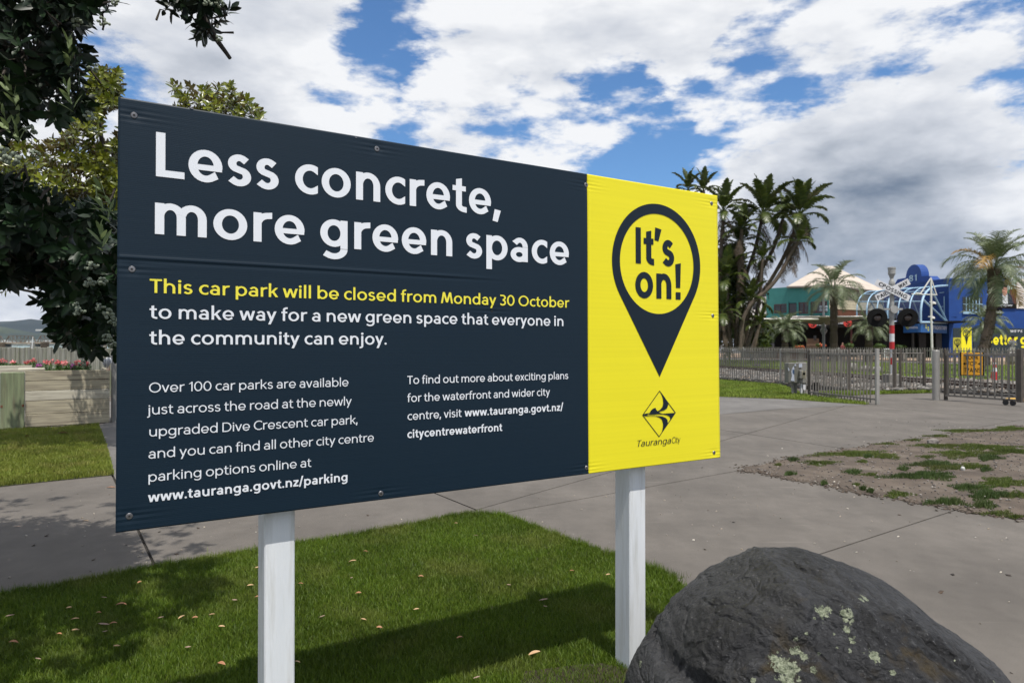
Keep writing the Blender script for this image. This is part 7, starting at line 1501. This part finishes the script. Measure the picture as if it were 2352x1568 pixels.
# paling sea wall
pw = empty('paling_sea_wall', at(0, 840, 18), 'weathered vertical timber paling wall along the water', 'fence'); random.seed(11)
x = -40; k = 0
while x < 330:
    w_ = random.choice((8.5, 9.5, 10.5, 7.5)); Y = 18+x*.006; a = at(x, 800, Y); ht = hY(random.uniform(793, 800), Y); wm = w_/F*Y; mb = MB(); mb.box((a.x+wm/2, Y+random.uniform(-.03, .03), ht/2-.3), (wm, .12, ht+.6), Matrix.Rotation(random.uniform(-.2, .2), 3, 'Z')); mb.build('paling', M_PILE, pw, bevel=.008); x += w_+random.uniform(1.2, 3.2)
for x, y0, w_, lab in ((103, 787, 17, 'thick dark mooring pile head behind the paling wall'), (2, 788, 18, 'dark pile head behind the paling wall at the left edge'), (238, 795, 14, 'dark brown pile behind the gull')):
    Y = 19.5; a = at(x, y0, Y); mb = MB(); mb.lathe((a.x, Y, -.6), [(w_/2/F*Y, 0), (w_/2/F*Y, a.z+.6), (w_/2.6/F*Y, a.z+.63)], 10); mb.build('timber_pile', pm('dark_pile', (.10, .08, .055), (.05, .04, .03), 5, .9, .4, 12), label=lab, cat='pile')
# gull
gp = at(248, 850, 12.1); gu = empty('gull', gp, 'grey winged gull standing on the planter edge with its back turned', 'bird'); S_ = 1.0
body = [(0, .0, .085), (0, -.01, .11), (.0, .01, .15), (.0, .02, .19), (0, .02, .225), (0, .015, .255), (0, .0, .275)]
mb = MB(); mb.tube([gp+Vector(q) for q in body], [.018, .042, .056, .05, .034, .028, .012], 12); mb.build('body', pm('gull_white', (.72, .72, .72), (.62, .62, .63), 9, .7), gu, smooth=True)
for s_ in (-1, 1):
    mb = MB(); mb.tube([gp+Vector((s_*.030, -.028, .205)), gp+Vector((s_*.042, -.036, .16)), gp+Vector((s_*.034, -.04, .11)), gp+Vector((s_*.012, -.045, .05))], [.012, .034, .030, .006], 8); mb.build('wing', pm('gull_grey', (.22, .23, .25), (.30, .30, .31), 30, .7), gu, smooth=True)
    mb = MB(); mb.tube([gp+Vector((s_*.018, 0, .10)), gp+Vector((s_*.018, 0, 0))], .004, 5); mb.tube([gp+Vector((s_*.018, 0, .003)), gp+Vector((s_*.022, .03, .003))], .004, 5); mb.build('leg', pm('gull_leg', (.5, .06, .04), (.4, .05, .03), 9, .6), gu)
mb = MB(); mb.tube([gp+Vector((0, .02, .262)), gp+Vector((.012, .06, .258))], [.007, .002], 6); mb.build('beak', pm('gull_leg', (.5, .06, .04)), gu)
# water, far shore, hills
flat('water', [(-6000, 19.2), (-14, 19.2), (-14, 150), (60, 150), (600, 9000), (-9000, 9000), (-9000, 19.2)], -.9, None or pm('harbour_water', (.16, .25, .25), (.13, .21, .22), .15, .35, .5, .8, spec=.3, bdist=.2), kind='structure')
def ridge(name, prof, Y, mat, depth=900, zb=-2):
    c = curve3([(x, y, 0) for x, y in prof], 8); mb = MB(); n = len(c)
    for r_ in range(4):
        for q in c:
            p = at(q.x, q.y, Y); f = (1.0, .72, .40, 0)[r_]; jit = 1+.16*noise.noise(Vector((p.x*.004, r_*3.1, 2)))*(1 if 0 < r_ < 3 else .1)
            mb.v.append((p.x, Y-depth*(1-f)*.8, zb+(p.z-zb)*f*jit))
    for r_ in range(3):
        for i in range(n-1): a = r_*n+i; mb.f.append((a, a+1, a+n+1, a+n))
    k = len(mb.v)
    for q in c: p = at(q.x, q.y, Y); mb.v.append((p.x, Y+depth, zb))
    for i in range(n-1): mb.f.append((i, k+i, k+i+1, i+1))
    return mb.build(name, mat, smooth=True, kind='structure')
M_HILL = pm('hill_forest', (.014, .024, .016), (.036, .048, .028), .004, .95, detail=7, col3=(.055, .066, .036), s3=.006); M_HILL2 = pm('hill_far', (.010, .017, .016), (.022, .030, .026), .002, .95, detail=7)
ridge('hills', [(-500, 752), (-380, 741), (-260, 748), (-140, 736), (-60, 742), (0, 738.5), (25, 737.5), (48, 735), (60, 733.5), (70, 732.5), (78, 733.5), (90, 735), (120, 737), (170, 742), (240, 745), (330, 752), (430, 758)], 4200, M_HILL2, 1200)
ridge('hills', [(-500, 770), (-300, 757), (-160, 760), (-60, 748), (-20, 749), (15, 752), (40, 762), (80, 766), (130, 762), (200, 768), (300, 774), (420, 780)], 3300, M_HILL, 700)
ridge('far_shore', [(-700, 787.5), (-400, 785), (-100, 783), (0, 781), (60, 780), (120, 781), (200, 784), (420, 788)], 2500, pm('shore_trees', (.022, .032, .022), (.05, .058, .04), .01, .95, detail=8, col3=(.3, .3, .28), s3=.03), 300)
rh = random.Random(5)
for i in range(26):
    x = rh.uniform(-30, 260); Y = 2300+rh.uniform(-60, 60); p = at(x, 785+rh.uniform(-2.5, 2), Y); w_ = rh.uniform(9, 22); mb = MB(); mb.box((p.x, Y, p.z), (w_, 12, rh.uniform(5, 9))); hz_ = p.z+4
    o = mb.build('far_house', pm('far_wall', (.55, .54, .50), (.4, .4, .38), .02, .8), None); tag(o, 'tiny pale house on the far harbour shore', 'house', 'tiny houses on the far harbour shore')
p = at(92, 758, 3000); MB().box((p.x, 3000, p.z), (30, 15, 7)).build('far_shed', pm('far_wall', (.55, .54, .5), (.4, .4, .38)), label='pale long shed high on the hillside', cat='building')
# truss railway bridge
M_TRUS = pm('brown_truss', (.13, .095, .07), (.09, .07, .055), .3, .8); tb_ = empty('truss_bridge', at(60, 788, 440), 'brown steel truss railway bridge across the harbour', 'bridge'); Yb = 440
def bp_(x, y, dy=0): return at(x, y, Yb+dy)
for sp0, sp1 in ((-64, 11), (11, 84), (84, 157), (157, 230), (230, 303)):
    for dy in (0, 6):
        ysh = .0; chord = MB(); xs_ = [sp0+(sp1-sp0)*k/8 for k in range(9)]; chord.tube([bp_(xs_[1], 771, dy), bp_(xs_[7], 771, dy)], .28, 4); chord.build('chord', M_TRUS, tb_)
        en = MB(); en.tube([bp_(xs_[0]+1, 787, dy), bp_(xs_[1], 771, dy)], .28, 4); en.build('end_brace', M_TRUS, tb_); en = MB(); en.tube([bp_(xs_[8]-1, 787, dy), bp_(xs_[7], 771, dy)], .28, 4); en.build('end_brace', M_TRUS, tb_)
        for k in range(1, 8):
            mb = MB(); mb.tube([bp_(xs_[k], 771, dy), bp_(xs_[k], 787, dy)], .16, 4); mb.build('upright', M_TRUS, tb_)
            if k < 7: mb = MB(); a, b_ = ((xs_[k], 771), (xs_[k+1], 787)) if k < 4 else ((xs_[k], 787), (xs_[k+1], 771)); mb.tube([bp_(*a, dy), bp_(*b_, dy)], .16, 4); mb.build('diagonal', M_TRUS, tb_)
    mb = MB(); a = bp_(sp0, 790, 3); mb.box((a.x, Yb+3, a.z-1.2), (3, 8, 4)); mb.build('pier', M_CONC, tb_)
a, b_ = bp_(-64, 787.5, 3), bp_(303, 787.5, 3); mb = MB(); mb.box(((a.x+b_.x)/2, Yb+3, a.z), (b_.x-a.x, 7, .9)); mb.build('deck', pm('deck_tan', (.30, .23, .17), (.24, .18, .13), .5, .8), tb_)
# small white boat
bx = at(87, 797, 95); bo_ = empty('small_boat', (bx.x, 95, -.9), 'small white moored boat with a mast beyond the paling wall', 'boat'); mb = MB(); sec = []
for i in range(9):
    f = i/8; ww = .75*math.sin(math.pi*(.15+.80*f))**.6 if i < 8 else .05; sec.append([(bx.x-2.4+4.8*f, 95-ww, .1+.25*f*f), (bx.x-2.4+4.8*f, 95, -1.1+.5*f**4), (bx.x-2.4+4.8*f, 95+ww, .1+.25*f*f)])
for i in range(8):
    for j in (0, 1): mb.quad(sec[i][j], sec[i+1][j], sec[i+1][j+1], sec[i][j+1])
    mb.quad(sec[i][0], sec[i][2], sec[i+1][2], sec[i+1][0])
mb.build('hull', M_MAST, bo_); mb = MB(); mb.box((bx.x-.3, 95, .45), (1.7, 1.0, .7)); mb.build('cabin', M_MAST, bo_, bevel=.08); mb = MB(); mb.tube([(bx.x-.9, 95, .1), (bx.x-.7, 95, 2.6)], .05, 5); mb.build('mast', M_MAST, bo_)
# haze
hb_ = MB(); hb_.box((-1000, 2600, 198), (16000, 6400, 402)); me = hb_.mesh('haze'); hm = bpy.data.materials.new('haze_air'); hm.use_nodes = True; nt = hm.node_tree
nt.nodes.clear(); o_ = nt.nodes.new('ShaderNodeOutputMaterial'); pv = nt.nodes.new('ShaderNodeVolumePrincipled'); pv.inputs['Color'].default_value = (.45, .66, 1.0, 1); pv.inputs['Density'].default_value = .000022; pv.inputs['Anisotropy'].default_value = 0.0; nt.links.new(pv.outputs[0], o_.inputs['Volume'])
HAZE = True
if HAZE: hz0 = link('haze', me, hm); tag(hz0, 'thin pale air over the harbour', None, None, 'stuff')
